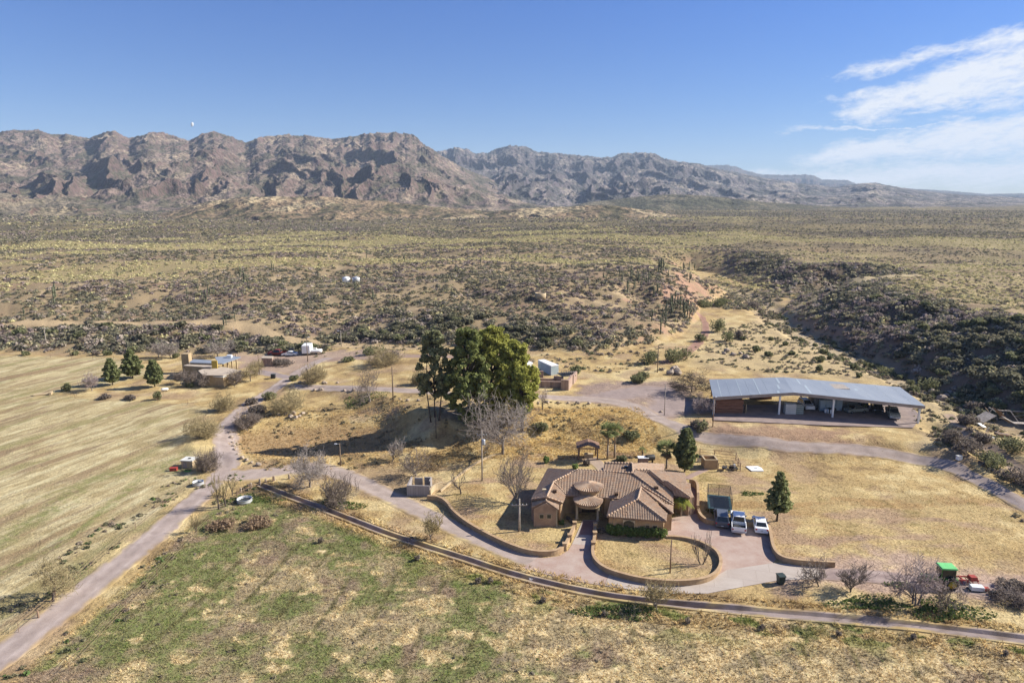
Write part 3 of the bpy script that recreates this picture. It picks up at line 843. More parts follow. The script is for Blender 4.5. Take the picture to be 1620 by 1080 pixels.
def conifer(px, py, ptop, pwid, label, seed=1, m=None, dense=1.0, trunkfrac=.14, name='pine_tree', group=None, cone=.85, card=.17, rz=0, upturn=.35):
    b = at(px, py); k = ppm(b)
    h = (py - ptop) / k / math.cos(math.atan2(CH, b.y)); w = pwid / k / 2
    rs = np.random.default_rng(seed); rr = random.Random(seed)
    root = empty(name, b, rz); tag(root, label, 'tree', group)
    mb = MB(); mb.path([(0, 0, -.3), (0.03, 0, h * .5), (0, 0.02, h * .97)], [h * .022, h * .014, h * .004], 7)
    mb.build('trunk', M_BARK_D, root, True)
    Ps, Ds = [], []; br = MB()
    nl = int(16 * dense ** .5) + 4
    for i in range(nl):
        f = (i + rr.random() * .6) / nl
        z = h * (trunkfrac + (1 - trunkfrac) * f)
        prof = ((1 - f) ** cone) * (.72 + .28 * math.sin(min(1, f * 5) * PI / 2)) + .05
        if f < .12: prof *= .75
        nb = max(4, int(7 * (1 - f) + 3))
        a0 = rr.random() * 6.28
        for j in range(nb):
            a = a0 + 2 * PI * j / nb + rr.uniform(-.35, .35)
            L = w * prof * rr.uniform(.72, 1.12)
            e = Vector((math.cos(a) * L, math.sin(a) * L, z + L * upturn * rr.uniform(.4, 1.3)))
            br.tube((0, 0, z), e, .03 + .01 * (1 - f), .012, 3, False)
            nc = max(2, int(L / (.33 / dense ** .4)))
            for c in range(nc):
                t = (c + 1) / nc
                if t < .25: continue
                pt = Vector((0, 0, z)).lerp(e, t)
                cr = (.16 + .24 * (1 - t * .4)) * (h / 7) ** .35
                p, d = blob_points(int(20 * dense), (pt.x + rr.uniform(-.1, .1), pt.y + rr.uniform(-.1, .1), pt.z + .05), (cr, cr, cr * .8), rs, .4)
                Ps.append(p); Ds.append(d)
    br.build('branches', M_BARK_D, root)
    leaf_obj('crown', np.vstack(Ps), np.vstack(Ds), card * (h / 7) ** .3, m or M_PINE, root, rs, 1.6, .9)
    return root
def big_pine(px, py, ptop, pwid, label, seed, m, low=.12, nl=60, per=150, trunks=1, lobe=1.25, z0=None, card=.22, group=None, topw=.62):
    b = at(px, py); k = ppm(b)
    h = (py - ptop) / k / math.cos(math.atan2(CH, b.y)); w = pwid / k / 2
    rs = np.random.default_rng(seed); rr = random.Random(seed)
    root = empty('large_pine_tree', b, 0); tag(root, label, 'tree', group)
    mb = MB()
    for t in range(trunks):
        a = t * 2.1 + seed; o = .9 if trunks > 1 else 0
        mb.path([(math.cos(a) * o, math.sin(a) * o, -.3), (math.cos(a) * o * 2, math.sin(a) * o * 2, h * .4), (math.cos(a) * w * .3, math.sin(a) * w * .3, h * .85)], [.38 / trunks ** .7, .26 / trunks ** .7, .07], 7)
    Ps, Ds = [], []
    for i in range(nl):
        f = rr.random() ** .8
        z = h * (low + (1 - low) * f) - lobe * .4
        prof = math.sin(min(1, (f + .18) * 1.5) * PI / 2) * (1 - max(0, f - .30) ** 1.3 * topw * 2.0)
        a = i * 2.399 + rr.uniform(-.3, .3)
        L = w * prof * (.45 + .5 * rr.random() ** .5)
        c = Vector((math.cos(a) * L, math.sin(a) * L, z))
        s = lobe * rr.uniform(.7, 1.25)
        for q in range(3):
            cc = c + Vector((rr.uniform(-.8, .8), rr.uniform(-.8, .8), rr.uniform(-.3, .7))) * s
            p, d = blob_points(per // 3, cc, (s * .62, s * .62, s * .55), rs, .5)
            Ps.append(p); Ds.append(d + np.array([0, 0, .25]))
        if i % 2 == 0:
            mb.path([(0, 0, max(.5, z * .75)), tuple(c * .6 + Vector((0, 0, z * .36))), tuple(c)], [.12, .07, .03], 4)
    mb.build('trunk', M_BARK_D, root, True)
    leaf_obj('crown', np.vstack(Ps), np.vstack(Ds), card, m, root, rs, 1.5, .8)
    return root
def palm(px, py, ptop, pwid, label, seed=1, m=None, fan=True, skirt=True, n=28, name='palm_tree', group=None):
    b = at(px, py); k = ppm(b)
    h = (py - ptop) / k / math.cos(math.atan2(CH, b.y)); cr = pwid / k / 2; ht = max(.35, h - cr * .9)
    rr = random.Random(seed)
    root = empty(name, b, 0); tag(root, label, 'palm', group)
    mb = MB(); mb.path([(0, 0, -.2), (.05, 0, ht * .5), (0, .04, ht)], [.2, .16, .14], 8); mb.build('trunk', noise_palm, root, True)
    fr = MB()
    def leaf(mbx, a, el, L, dead=False):
        d = Vector((math.cos(a) * math.cos(el), math.sin(a) * math.cos(el), math.sin(el)))
        s = d.cross(Vector((0, 0, 1))).normalized(); u = s.cross(d)
        o = Vector((0, 0, ht))
        pet = o + d * L * .42
        mbx.tube(o, pet, .02, .012, 3, False)
        nb = 9
        for i in range(nb):
            t = (i / (nb - 1) - .5) * 2
            dd = (d * math.cos(t * 1.25) + s * math.sin(t * 1.25) - u * 0 + Vector((0, 0, -.18 - .2 * abs(t)))).normalized()
            tip = pet + dd * L * .58
            w_ = s.cross(dd).normalized() if abs(s.dot(dd)) < .9 else u
            sd_ = dd.cross(u).normalized() * .055 * (L / 1.2)
            mbx.add([pet - sd_ * .4, pet + dd * L * .3 - sd_, tip, pet + dd * L * .3 + sd_], [(0, 1, 2, 3)])
    def pinn(mbx, a, el, L):
        d = Vector((math.cos(a), math.sin(a), 0)); pts = []
        for i in range(7):
            t = i / 6; pts.append(Vector((0, 0, ht)) + d * L * math.cos(el) * t + Vector((0, 0, L * (math.sin(el) * t - .75 * t * t))))
        s = d.cross(Vector((0, 0, 1))).normalized()
        for i in range(6):
            p, q = pts[i], pts[i + 1]
            mbx.tube(p, q, .02, .015, 3, False)
            for sg in (-1, 1):
                for e in (0, .5):
                    c = p.lerp(q, e); tip = c + s * sg * L * .24 * (1 - (i / 7) ** 2) + (q - p) * 1.1 - Vector((0, 0, .06))
                    mbx.add([c, c + (q - p) * .35, tip], [(0, 1, 2)])
    for i in range(n):
        el = math.asin(min(1, max(-1, rr.uniform(-.35, 1.0))))
        if fan: leaf(fr, i * 2.4, el, cr * rr.uniform(.85, 1.1))
        else: pinn(fr, i * 2.4, rr.uniform(.5, 1.35), cr * rr.uniform(1.0, 1.35))
    fr.build('crown', m or M_PALM, root)
    if skirt:
        sk = MB()
        for i in range(16): leaf(sk, i * 2.4, R(rr.uniform(-78, -40)), cr * rr.uniform(.6, .85))
        sk.build('dead_fronds', M_SKIRT, root)
    return root
noise_palm = noise_mat("palm_trunk", (.20, .15, .10), (.33, .26, .19), 3.0, stretch=(1, 1, 3))

# ------------------------------------------------------------------ desert scrub on the mesa
ARROYO = pws([(1104, 437), (1140, 428), (1250, 458), (1245, 475), (1215, 484), (1180, 490), (1150, 492), (1118, 484), (1140, 466), (1128, 448)], 2)
def scrub():
    rs = np.random.default_rng(11)
    def sample(r0, r1, n):
        an = rs.uniform(R(-41), R(41), n); r = np.sqrt(rs.uniform(r0 ** 2, r1 ** 2, n))
        return r * np.sin(an), r * np.cos(an), r, an
    sets = []
    for r0, r1, n in ((170, 330, 30000), (330, 520, 33000), (520, 900, 58000), (900, 2300, 72000)):
        x, y, r, an = sample(r0, r1, n)
        d = poly_sdf(x, y, LOW)
        clump = fbm(x / 16, y / 16, 3, 201)
        right = sst(95, 120, x - (y - 200) * .18)                         # the dark bank of the right-hand mesa
        bankR = sst(40, 30, d) * right; footL = sst(34, 12, d) * (1 - right) * sst(40, 0, x) * .9
        keep = rs.random(n) < np.clip(.78 + clump * .9 + bankR * 1.5 + footL * 1.4, .1, 1)
        wash_ok = (d > -9 + 5 * fbm(x / 20, y / 20, 2, 209)) & (right > .5) & (rs.random(n) < .95)
        arroyo = (poly_sdf(x, y, ARROYO) < 0) & (rs.random(n) < .7)
        keep |= (wash_ok | arroyo) & (d > -40)
        keep &= ((d > 1.5) | wash_ok | arroyo) & (line_dist(x, y, MESA_TRACK) > 3.0)
        # pale clearings
        keep &= ~((fbm(x / 26, y / 26, 2, 205) > .38) & (rs.random(n) < .75) & (bankR < .3))
        topR = right * sst(34, 46, d)
        keep &= ~((topR > .5) & (rs.random(n) < .12))
        tong = poly_sdf(x, y, TONGUE) < 1.5; bankR = np.where(tong, 0, bankR); keep &= ~(tong & (rs.random(n) < .8))
        x, y, r, an, d, bankR, footL, topR = [a[keep] for a in (x, y, r, an, d, bankR, footL, topR)]
        z = hgt(x, y)
        b1 = fbm(an * 5, np.log(r) * 11, 4, 145) + band_yellow(r, an)
        m = len(x)
        yel = (rs.random(m) < sst(-.1, .35, b1) * .92 * sst(290, 330, r) * (1 - bankR) + .05 + .6 * topR * sst(520, 420, r))
        size = (.38 + .88 * rs.random(m) ** 1.7) * (1 + .45 * bankR + .55 * footL) * (1 + .25 * (rs.random(m) < .12))
        size = np.where(yel, size * .85, size) * (1 + sst(500, 1500, r) * 1.1)
        u = rs.random(m)[:, None]
        dk = np.array([.118, .112, .078]); ol = np.array([.205, .185, .115]); gb = np.array([.27, .225, .185])
        t = rs.random(m)
        c = np.where((t < .50)[:, None], dk * (.8 + .7 * u), np.where((t < .78)[:, None], ol * (.7 + .6 * u), gb * (.7 + .6 * u)))
        c = np.where(yel[:, None], np.array([.40, .36, .19]) * (.65 + .6 * u), c)
        purple = (fbm(x / 60, y / 60, 2, 207) > .12) & ~yel & (rs.random(m) < .5)
        c = np.where(purple[:, None], np.array([.20, .16, .145]) * (.6 + .7 * u), c)
        size = size * (1 - .3 * topR); c = c * (1.32 + .2 * bankR[:, None])
        sets.append((x, y, z, r, size, c, yel))
    # the 300 nearest become shrubs of their own
    x, y, z, r, size, c, yel = sets[0]
    near = np.argsort(r / (size + .3))[:292]
    protos = []
    for k in range(8):
        q = np.random.default_rng(300 + k); P = []; D = []
        for j in range(6):
            cc = (q.uniform(-.5, .5), q.uniform(-.5, .5), q.uniform(.3, .6))
            p, dd = blob_points(30, cc, (.5, .5, .42), q); P.append(p); D.append(dd)
        P = np.vstack(P); P[:, 2] = np.maximum(P[:, 2], 0.02); D = np.vstack(D)
        v, f = cards(P, D + q.normal(size=D.shape) * .7, .15, .15, q)
        protos.append(np_mesh('shrub', v, f, None, False, [M_SCRUB if k % 4 else M_OLIVE]))
    for i, j in enumerate(near):
        o = bpy.data.objects.new('desert_shrub', protos[i % 8]); link(o)
        s = float(size[j]) * 1.05
        o.location = (x[j], y[j], z[j] - .05); o.scale = (s * 1.1, s * 1.1, s * .95); o.rotation_euler = (0, 0, i * 1.7)
        tag(o, 'dark olive rounded shrub among others on the foot and slope of the mesa', 'shrub', 'desert shrubs on the mesa slope')
    mask = np.ones(len(x), bool); mask[near] = False
    sets[0] = tuple(a[mask] for a in sets[0])
    for si, (x, y, z, r, size, c, yel) in enumerate(sets):
        k = (34, 22, 12, 7)[si]; m = len(x)
        D = rs.normal(size=(m, k, 3)); D /= np.linalg.norm(D, axis=2, keepdims=True); D[..., 2] = np.abs(D[..., 2]) * .95 - .08
        rad = (.55 + .5 * rs.random((m, k, 1)))
        off = rs.uniform(-.35, .35, (m, k, 3)) * np.array([1, 1, .3])
        s = size[:, None, None]
        P = np.stack([x, y, z], 1)[:, None, :] + (D * rad + off) * s * np.array([1.0, 1.0, .85])
        P[..., 2] = np.maximum(P[..., 2], z[:, None] + .02)
        P = P.reshape(-1, 3); D = D.reshape(-1, 3)
        hs = np.repeat(size, k) * (.24, .30, .42, .55)[si] * (.7 + .6 * rs.random(m * k))
        v, f = cards(P, D + np.array([0, 0, .35]) + rs.normal(size=D.shape) * .5, hs, hs * .9, rs)
        cc = np.repeat(c, k * 4, axis=0) * np.repeat(.75 + .5 * rs.random(m * k), 4)[:, None]
        me = np_mesh('desert_scrub', v, f, {'albedo': cc.astype(np.float32)}, False, [M_SCRUB_A])
        o = link(bpy.data.objects.new('desert_scrub', me))
        tag(o, ('dense desert scrub covering the mesa slopes', 'scrub and yellow cholla on the mesa top', 'distant scrub flats beyond the mesa', 'far scrub plain below the hills')[si], 'scrub', kind='stuff')
M_SCRUB_A = translucent(attr_mat("scrub_foliage", nscale=.8, namp=.15, bump=0), .35)
scrub()

# tufts of grass and dead weeds
def tufts(name, P2, h0, h1, w, colmul, label, seed, blades=4, colfn=None):
    rs = np.random.default_rng(seed)
    x, y = P2; n = len(x); z = hgt(x, y)
    c = ground_colour(x, y, z, np.zeros(n)) if colfn is None else colfn(x, y, rs)
    B = blades
    a = rs.uniform(0, 2 * PI, (n, B)); ln = rs.uniform(.5, 1.7, (n, B)); h = rs.uniform(h0, h1, (n, 1)) * rs.uniform(.6, 1.1, (n, B))
    bx = x[:, None] + rs.uniform(-w, w, (n, B)); by = y[:, None] + rs.uniform(-w, w, (n, B)); zb = np.repeat(z[:, None], B, 1)
    ww = w * .55
    p0 = np.stack([bx - np.sin(a) * ww, by + np.cos(a) * ww, zb - .03], -1)
    p1 = np.stack([bx + np.sin(a) * ww, by - np.cos(a) * ww, zb - .03], -1)
    p2 = np.stack([bx + np.cos(a) * h * ln, by + np.sin(a) * h * ln, zb + h], -1)
    v = np.stack([p0, p1, p2], 2).reshape(-1, 3); f = np.arange(len(v)).reshape(-1, 3)
    cc = np.repeat(c * (colmul * (.8 + .4 * rs.random(n)))[:, None], B * 3, axis=0)
    me = np_mesh(name, v, f, {'albedo': np.clip(cc, 0, .85).astype(np.float32)}, False, [M_TUFT])
    o = link(bpy.data.objects.new(name, me)); tag(o, label, 'grass', kind='stuff')
M_TUFT = translucent(attr_mat("grass_blades", nscale=3.0, namp=.1, bump=0), .4)

# ------------------------------------------------------------------ roads, pavements, canal
M_ROAD = attr_mat("road_gravel", nscale=1.6, namp=.16, bump=.5, bdist=.06)
def ribbon(name, px, w, c_tr, c_mid, dz=.05, tracks=True, step=.7, zf=None, jitter=.5, blend=True, k='structure', label=None):
    P = smooth_poly(px, it=3)
    seg = np.hypot(*np.diff(P, axis=0).T); s = np.concatenate([[0], np.cumsum(seg)])
    n = max(3, int(s[-1] / step)); q = np.linspace(0, s[-1], n)
    X = np.interp(q, s, P[:, 0]); Y = np.interp(q, s, P[:, 1])
    W = np.interp(q / s[-1], np.linspace(0, 1, len(w)), w) if isinstance(w, (list, tuple)) else np.full(n, w)
    tx, ty = np.gradient(X), np.gradient(Y); L = np.hypot(tx, ty); tx /= L; ty /= L
    u = np.array([-1, -.93, -.8, -.62, -.45, -.25, 0, .25, .45, .62, .8, .93, 1])
    U, I = np.meshgrid(u, np.arange(n))
    je = 1 + (fbm(q[:, None] / 2.5 + 0 * U, U * 2, 3, 301) * jitter * .3 + fbm(q[:, None] / 9 + 0 * U, np.sign(U) * 3.3, 2, 303) * jitter * .4) * np.abs(U) ** 2
    off = U * W[:, None] / 2 * je
    x = X[:, None] - ty[:, None] * off; y = Y[:, None] + tx[:, None] * off
    xf, yf = x.ravel(), y.ravel()
    z = hgt(xf, yf) + dz
    z = z - .06 * (np.abs(U.ravel()) > .97)
    nn = len(xf); uu = U.ravel()
    c = np.tile(np.array(c_mid, np.float32), (nn, 1))
    if tracks:
        tr = np.exp(-((np.abs(uu) - .45) / .2) ** 2) * (.75 + .5 * fbm(xf / 4, yf / 4, 2, 305))
        c = mixc(c, c_tr, tr)
    c = mixc(c, tuple(v * .8 for v in c_mid), sst(0, .5, fbm(xf / 3, yf / 3, 3, 307)) * .5)
    pt = fbm(xf / 1.3, yf / 1.3, 4, 311, .65); c = mixc(c, tuple(v * .78 for v in c_mid), sst(.1, .5, pt) * .6); c = mixc(c, tuple(v * 1.12 for v in c_tr), sst(.1, .5, -pt) * .4)
    if blend:
        g = ground_colour(xf, yf, z, np.zeros(nn))
        c = mixc(c, g, sst(.66, .97, np.abs(uu) + fbm(xf / 1.2, yf / 1.2, 3, 309) * .22))
    me = np_mesh(name, np.stack([xf, yf, z], 1), grid_faces(n, len(u)), {'albedo': c.astype(np.float32)}, True, [M_ROAD])
    o = link(bpy.data.objects.new(name, me)); tag(o, label, kind=k)
    return o
def pts_at(l): return np.array([tuple(at(*p))[:2] for p in l])
RC, RM = A(208, 191, 181), A(186, 168, 158)
ribbon("road", pts_at([(-260, 1240), (-80, 1098), (28, 1020), (95, 967), (160, 915), (222, 866), (270, 822), (315, 785), (352, 752), (362, 735), (358, 710), (356, 688), (368, 660),
                        (398, 637), (428, 620), (455, 601), (480, 584), (500, 573), (520, 566)]), [4.6, 4.5, 4.3, 4.2, 5.5, 4.4, 4.4, 4.2, 4.0], RC, RM, .05)
ribbon("road", pts_at([(356, 752), (380, 752), (420, 748), (470, 741), (520, 742), (560, 757), (600, 777), (640, 796), (690, 820), (740, 844), (790, 866), (832, 884), (842, 888)]), [6.5, 4.6, 4.4, 4.0, 3.6, 3.6, 3.7], A(206, 188, 176), A(190, 172, 160), .058)
ribbon("road", pts_at([(462, 611), (520, 613), (600, 616), (680, 620), (760, 624), (850, 627), (930, 630), (980, 636), (1015, 648), (1040, 663), (1085, 683), (1140, 695), (1220, 703), (1320, 709),
                       (1400, 716), (1470, 727), (1530, 748), (1580, 775), (1640, 810), (1720, 860)]), [4.0, 4.2, 4.6, 5.2, 4.6, 3.6, 3.2, 3.2, 3.2], A(206, 188, 176), A(188, 170, 158), .05)
ribbon("road", pts_at([(500, 572), (540, 566), (600, 566), (660, 563), (760, 566), (820, 572)]), [6, 5, 4, 3], A(196, 172, 150), A(176, 150, 134), .045, jitter=1.2)
ribbon("road", pts_at([(940, 632), (985, 622), (1030, 616), (1060, 628), (1062, 645), (1030, 655)]), [8, 10, 9, 7], A(190, 172, 162), A(176, 158, 150), .04, jitter=1.2, tracks=False)
ribbon("ranch_driveway", pts_at([(405, 588), (430, 592), (455, 598), (470, 594)]), [5, 4.5, 3.5], A(182, 168, 164), A(172, 156, 152), .062)
ribbon("dirt_track", pts_at([(1288, 906), (1350, 908), (1420, 914), (1500, 926), (1580, 938), (1700, 950)]), [3.2, 3.4, 4, 4.4], A(200, 180, 170), A(168, 148, 142), .05, jitter=1.2)
ribbon("dirt_track", pts_at([(1050, 575), (1085, 560), (1108, 540), (1119, 520), (1112, 503), (1104, 495)]), [4.4, 3.2, 2.6], A(188, 150, 130), A(176, 138, 120), .06, jitter=1)
ribbon("dirt_track", pts_at([(1500, 655), (1530, 690), (1570, 712), (1620, 752), (1690, 800)]), [2.4, 3, 3], A(206, 182, 158), A(188, 164, 140), .06, jitter=1)
ribbon("garden_path", pts_at([(1085, 757), (1095, 752), (1108, 746), (1118, 742)]), [1.5, 1.3], A(196, 172, 158), A(186, 160, 148), .05, tracks=False, jitter=.1)
ribbon("garden_path", pts_at([(935, 724), (942, 730), (949, 737), (952, 744)]), [3.0, 2.6, 1.6], A(206, 186, 166), A(196, 174, 154), .05, tracks=False, jitter=.2)

def brick_mat(name, c1, c2, cm, sx, sy, scale=1.0, rot=0.0, stain=None, mortar=.02):
    m = mat(name, c1, .9, 0, .2); t = m.node_tree; b = t.nodes['Principled BSDF']
    tc = N(t, 'ShaderNodeTexCoord'); mp = N(t, 'ShaderNodeMapping'); mp.inputs['Rotation'].default_value = (0, 0, rot)
    t.links.new(tc.outputs['Object'], mp.inputs[0])
    br = N(t, 'ShaderNodeTexBrick', i_Scale=scale); br.inputs['Brick Width'].default_value = sx; br.inputs['Row Height'].default_value = sy; br.inputs['Mortar Size'].default_value = mortar
    br.inputs['Color1'].default_value = (*c1, 1); br.inputs['Color2'].default_value = (*c2, 1); br.inputs['Mortar'].default_value = (*cm, 1)
    t.links.new(mp.outputs[0], br.inputs['Vector'])
    n = N(t, 'ShaderNodeTexNoise', i_Scale=.45, i_Detail=6.0, i_Roughness=.65); t.links.new(tc.outputs['Object'], n.inputs['Vector'])
    mr = N(t, 'ShaderNodeMapRange'); mr.inputs[1].default_value = .38; mr.inputs[2].default_value = .68; t.links.new(n.outputs[0], mr.inputs[0])
    t.links.new(mixrgb(t, math_node(t, 'MULTIPLY', mr.outputs[0], .75), br.outputs['Color'], stain or c2), b.inputs['Base Color'])
    return m
M_CONC = brick_mat("driveway_concrete", A(214, 202, 190), A(206, 192, 180), A(168, 154, 144), 3.4, 2.6, rot=.25, stain=A(192, 178, 166), mortar=.02)
M_PAVER = brick_mat("driveway_pavers", A(196, 164, 148), A(208, 180, 164), A(176, 150, 136), .24, .12, stain=A(214, 196, 182))
M_PAVER_D = brick_mat("walkway_pavers", A(170, 128, 116), A(182, 144, 132), A(140, 112, 102), .24, .12, stain=A(176, 150, 142))
def sheet(name, px, z, m, thick=.0, kind='structure', smooth_it=0, label=None):
    P = pws(px, z)
    if smooth_it: P = smooth_poly(P, True, smooth_it)
    mb = MB(); n = len(P)
    mb.add([(x, y, z) for x, y in P] + [(x, y, z - .15) for x, y in P], [tuple(range(n))] + [(i, (i + 1) % n, n + (i + 1) % n, n + i) for i in range(n)])
    o = mb.build(name, m); tag(o, label, kind=kind); return o
sheet("driveway", [(825, 897), (842, 881), (862, 882), (885, 879), (899, 870), (905, 860), (934, 862), (938, 875), (950, 889), (965, 903), (956, 926), (900, 917), (860, 907)], .055, M_PAVER)
sheet("driveway", [(965.5, 903), (1012, 916), (1060, 921), (1108, 919), (1128, 913), (1150, 901), (1222, 890), (1262, 892), (1295, 900), (1300, 908), (1290, 915), (1232, 917), (1172, 928), (1119, 938), (1060, 938), (1000, 932), (956.5, 926)], .059, M_CONC)
sheet("parking_court", [(1052, 849), (1058, 838), (1062, 820), (1075, 815), (1104, 812), (1118, 823), (1160, 823), (1216, 825), (1221, 850), (1222, 869), (1228, 884), (1222, 890), (1150, 901), (1130, 912), (1139, 896), (1138, 880), (1128, 868), (1110, 858), (1080, 851)], .051, M_PAVER)
sheet("entrance_walk", [(905, 860), (917, 834), (922, 822), (945, 822), (940, 845), (934, 862)], .063, M_CONC)
sheet("entrance_walk", [(917, 845), (922, 823), (944, 823), (937, 846)], .070, M_PAVER_D)
sheet("courtyard_paving", [(1086, 812), (1088, 766), (1100, 767), (1104, 803), (1106, 814)], .048, M_PAVER_D)
sheet("shed_yard", [(1129, 664), (1130, 640), (1440, 640), (1458, 660), (1444, 676), (1300, 672)], 2.5, noise_mat("shed_floor_dirt", A(150, 134, 130), A(180, 160, 150), .6))

# irrigation canal lined with concrete
M_CANAL = noise_mat("canal_concrete", A(120, 112, 116), A(166, 150, 142), .7, detail=7, stretch=(1, 1, 1), bump=.15)
def canal():
    P = CANAL; seg = np.hypot(*np.diff(P, axis=0).T); s = np.concatenate([[0], np.cumsum(seg)]); n = int(s[-1] / 1.0); q = np.linspace(0, s[-1], n)
    X = np.interp(q, s, P[:, 0]); Y = np.interp(q, s, P[:, 1]); tx, ty = np.gradient(X), np.gradient(Y); L = np.hypot(tx, ty); tx /= L; ty /= L
    prof = [(-1.5, -.25), (-1.3, .08), (-.85, .10), (-.75, .10), (-.4, -.55), (.4, -.55), (.75, .10), (.85, .10), (1.3, .08), (1.5, -.25)]
    zs = hgt(X - ty * 2.6, Y + tx * 2.6) * .5 + hgt(X + ty * 2.6, Y - tx * 2.6) * .5
    v = []
    dp = 1 - .62 * sst(18, 30, X)
    wk = .62 + .25 * sst(14, 26, X)
    for o, z in prof: o = o * wk; v.append(np.stack([X - ty * o, Y + tx * o, zs * .6 + (z if z > -.5 else z * dp)], 1))
    v = np.stack(v, 1).reshape(-1, 3)
    xf, yf = v[:, 0], v[:, 1]; io = np.tile(np.arange(len(prof)), n)
    g = ground_colour(xf, yf, v[:, 2], np.zeros(len(xf)))
    c = np.tile(np.array(A(178, 162, 156), np.float32), (len(xf), 1)); c = mixc(c, A(146, 130, 120), sst(-.1, .4, fbm(xf / 1.5, yf / 1.5, 3, 331)))
    c = mixc(c, g, np.isin(io, (0, 1, 8, 9)).astype(float)); c = mixc(c, g, sst(-.1, .25, fbm(xf / 3, yf / 3, 3, 333)) * np.isin(io, (0, 1, 2, 3, 6, 7, 8, 9)))
    me = np_mesh('irrigation_canal', v, grid_faces(n, len(prof)), {'albedo': c.astype(np.float32)}, False, [M_ROAD])
    o = link(bpy.data.objects.new('irrigation_canal', me)); tag(o, kind='structure')
canal()

# ------------------------------------------------------------------ walls of the garden
M_STUCCO = noise_mat("tan_stucco", A(190, 158, 122), A(214, 184, 146), 1.2, bump=.1)
M_STUCCO2 = noise_mat("pale_stucco", A(222, 200, 164), A(206, 182, 146), 1.2)
M_BLOCK = brick_mat("grey_block", A(168, 160, 160), A(190, 182, 178), A(140, 132, 130), .4, .2, stain=A(200, 192, 186))
def wall_path(name, P, h, th, m, label, z=0.0, cap=.04, cat='wall', piers=(), bottoms=.2):
    P = np.asarray(P); n = len(P)
    tx, ty = np.gradient(P[:, 0]), np.gradient(P[:, 1]); L = np.hypot(tx, ty) + 1e-9; nx, ny = -ty / L, tx / L
    root = empty(name, (P[n // 2][0], P[n // 2][1], 0)); o0 = Vector(root.location); tag(root, label, cat)
    hh = np.broadcast_to(np.asarray(h, float), (n,))
    def strip(w, z0, z1):
        mb = MB(); vs = []
        for i in range(n):
            for sg, zz in ((-1, z0[i]), (1, z0[i]), (1, z1[i]), (-1, z1[i])):
                vs.append((P[i][0] + nx[i] * w / 2 * sg - o0.x, P[i][1] + ny[i] * w / 2 * sg - o0.y, zz))
        fs = [(3, 2, 1, 0), tuple((n - 1) * 4 + j for j in range(4))]
        for i in range(n - 1):
            for j in range(4): fs.append((i * 4 + j, i * 4 + (j + 1) % 4, i * 4 + 4 + (j + 1) % 4, i * 4 + 4 + j))
        mb.add(vs, fs); return mb
    strip(th, np.full(n, z - bottoms), z + hh - .08).build('wall_body', m, root)
    strip(th + cap * 2, z + hh - .08, z + hh).build('coping', m, root)
    for (x, y, ph) in piers:
        b = MB(); b.box((x - o0.x, y - o0.y, z - .1), (.5, .5, ph)); b.box((x - o0.x, y - o0.y, z + ph - .1), (.6, .6, .1)); b.build('pier', m, root)
    return root
W1 = smooth_poly(pws([(676, 790), (694, 791), (708, 800), (716, 814), (744, 836), (789, 860), (826, 875), (856, 880), (880, 878), (893, 870), (900, 857), (909, 836)]), it=2)
wall_path("garden_wall", W1, np.interp(np.arange(len(W1)), [0, 8, len(W1)], [.7, .8, .75]), .32, M_STUCCO, "long curving tan garden wall west of the entrance walk", piers=[(*pw(909, 836), 1.1), (*pw(901, 856), 1.1), (*pw(893, 870), 1.1)])
W2 = smooth_poly(pws([(941.5, 836), (941, 852), (938.5, 868), (937, 882), (942, 893), (956, 905), (982, 914), (1015, 922), (1055, 926), (1085, 926), (1110, 923), (1128, 916), (1138, 905), (1141, 892), (1136, 878), (1124, 868), (1104, 858), (1080, 852), (1056, 850)]), it=2)
wall_path("garden_wall", W2, np.interp(np.arange(len(W2)), [0, 40, 56, len(W2)], [.75, .78, .6, .3]), .32, M_STUCCO, "tan oval wall round the front lawn with the hedge", piers=[(*pw(941.5, 838), 1.15), (*pw(941, 852), 1.1), (*pw(938.5, 868), 1.1)])
W3 = smooth_poly(pws([(1104, 811), (1108, 822), (1120, 830), (1150, 832), (1180, 833), (1214, 833), (1219, 850), (1222, 872), (1232, 886), (1250, 892), (1280, 895), (1320, 897)]), it=2)
W3 = np.array([p for i, p in enumerate(W3)])
wall_path("garden_wall", W3, .8, .32, M_STUCCO, "tan wall edging the parking court and running east")
wall_path("courtyard_wall", smooth_poly(pws([(1103.5, 812), (1104, 790), (1103, 775), (1098, 770), (1090, 769)]), it=1), 1.3, .3, M_STUCCO, "taller tan courtyard wall at the east end of the house")
e = [at(*p) for p in [(697, 778), (716, 762), (738, 744), (760, 730), (780, 721), (794, 719)]]
wall_path("stone_edging", smooth_poly([(p.x, p.y) for p in e], it=1), .35, .22, M_STUCCO2, "low pale curved edging at the foot of the grassy bank", z=float(np.mean([p.z for p in e[:3]])), cat='edging', bottoms=.4)

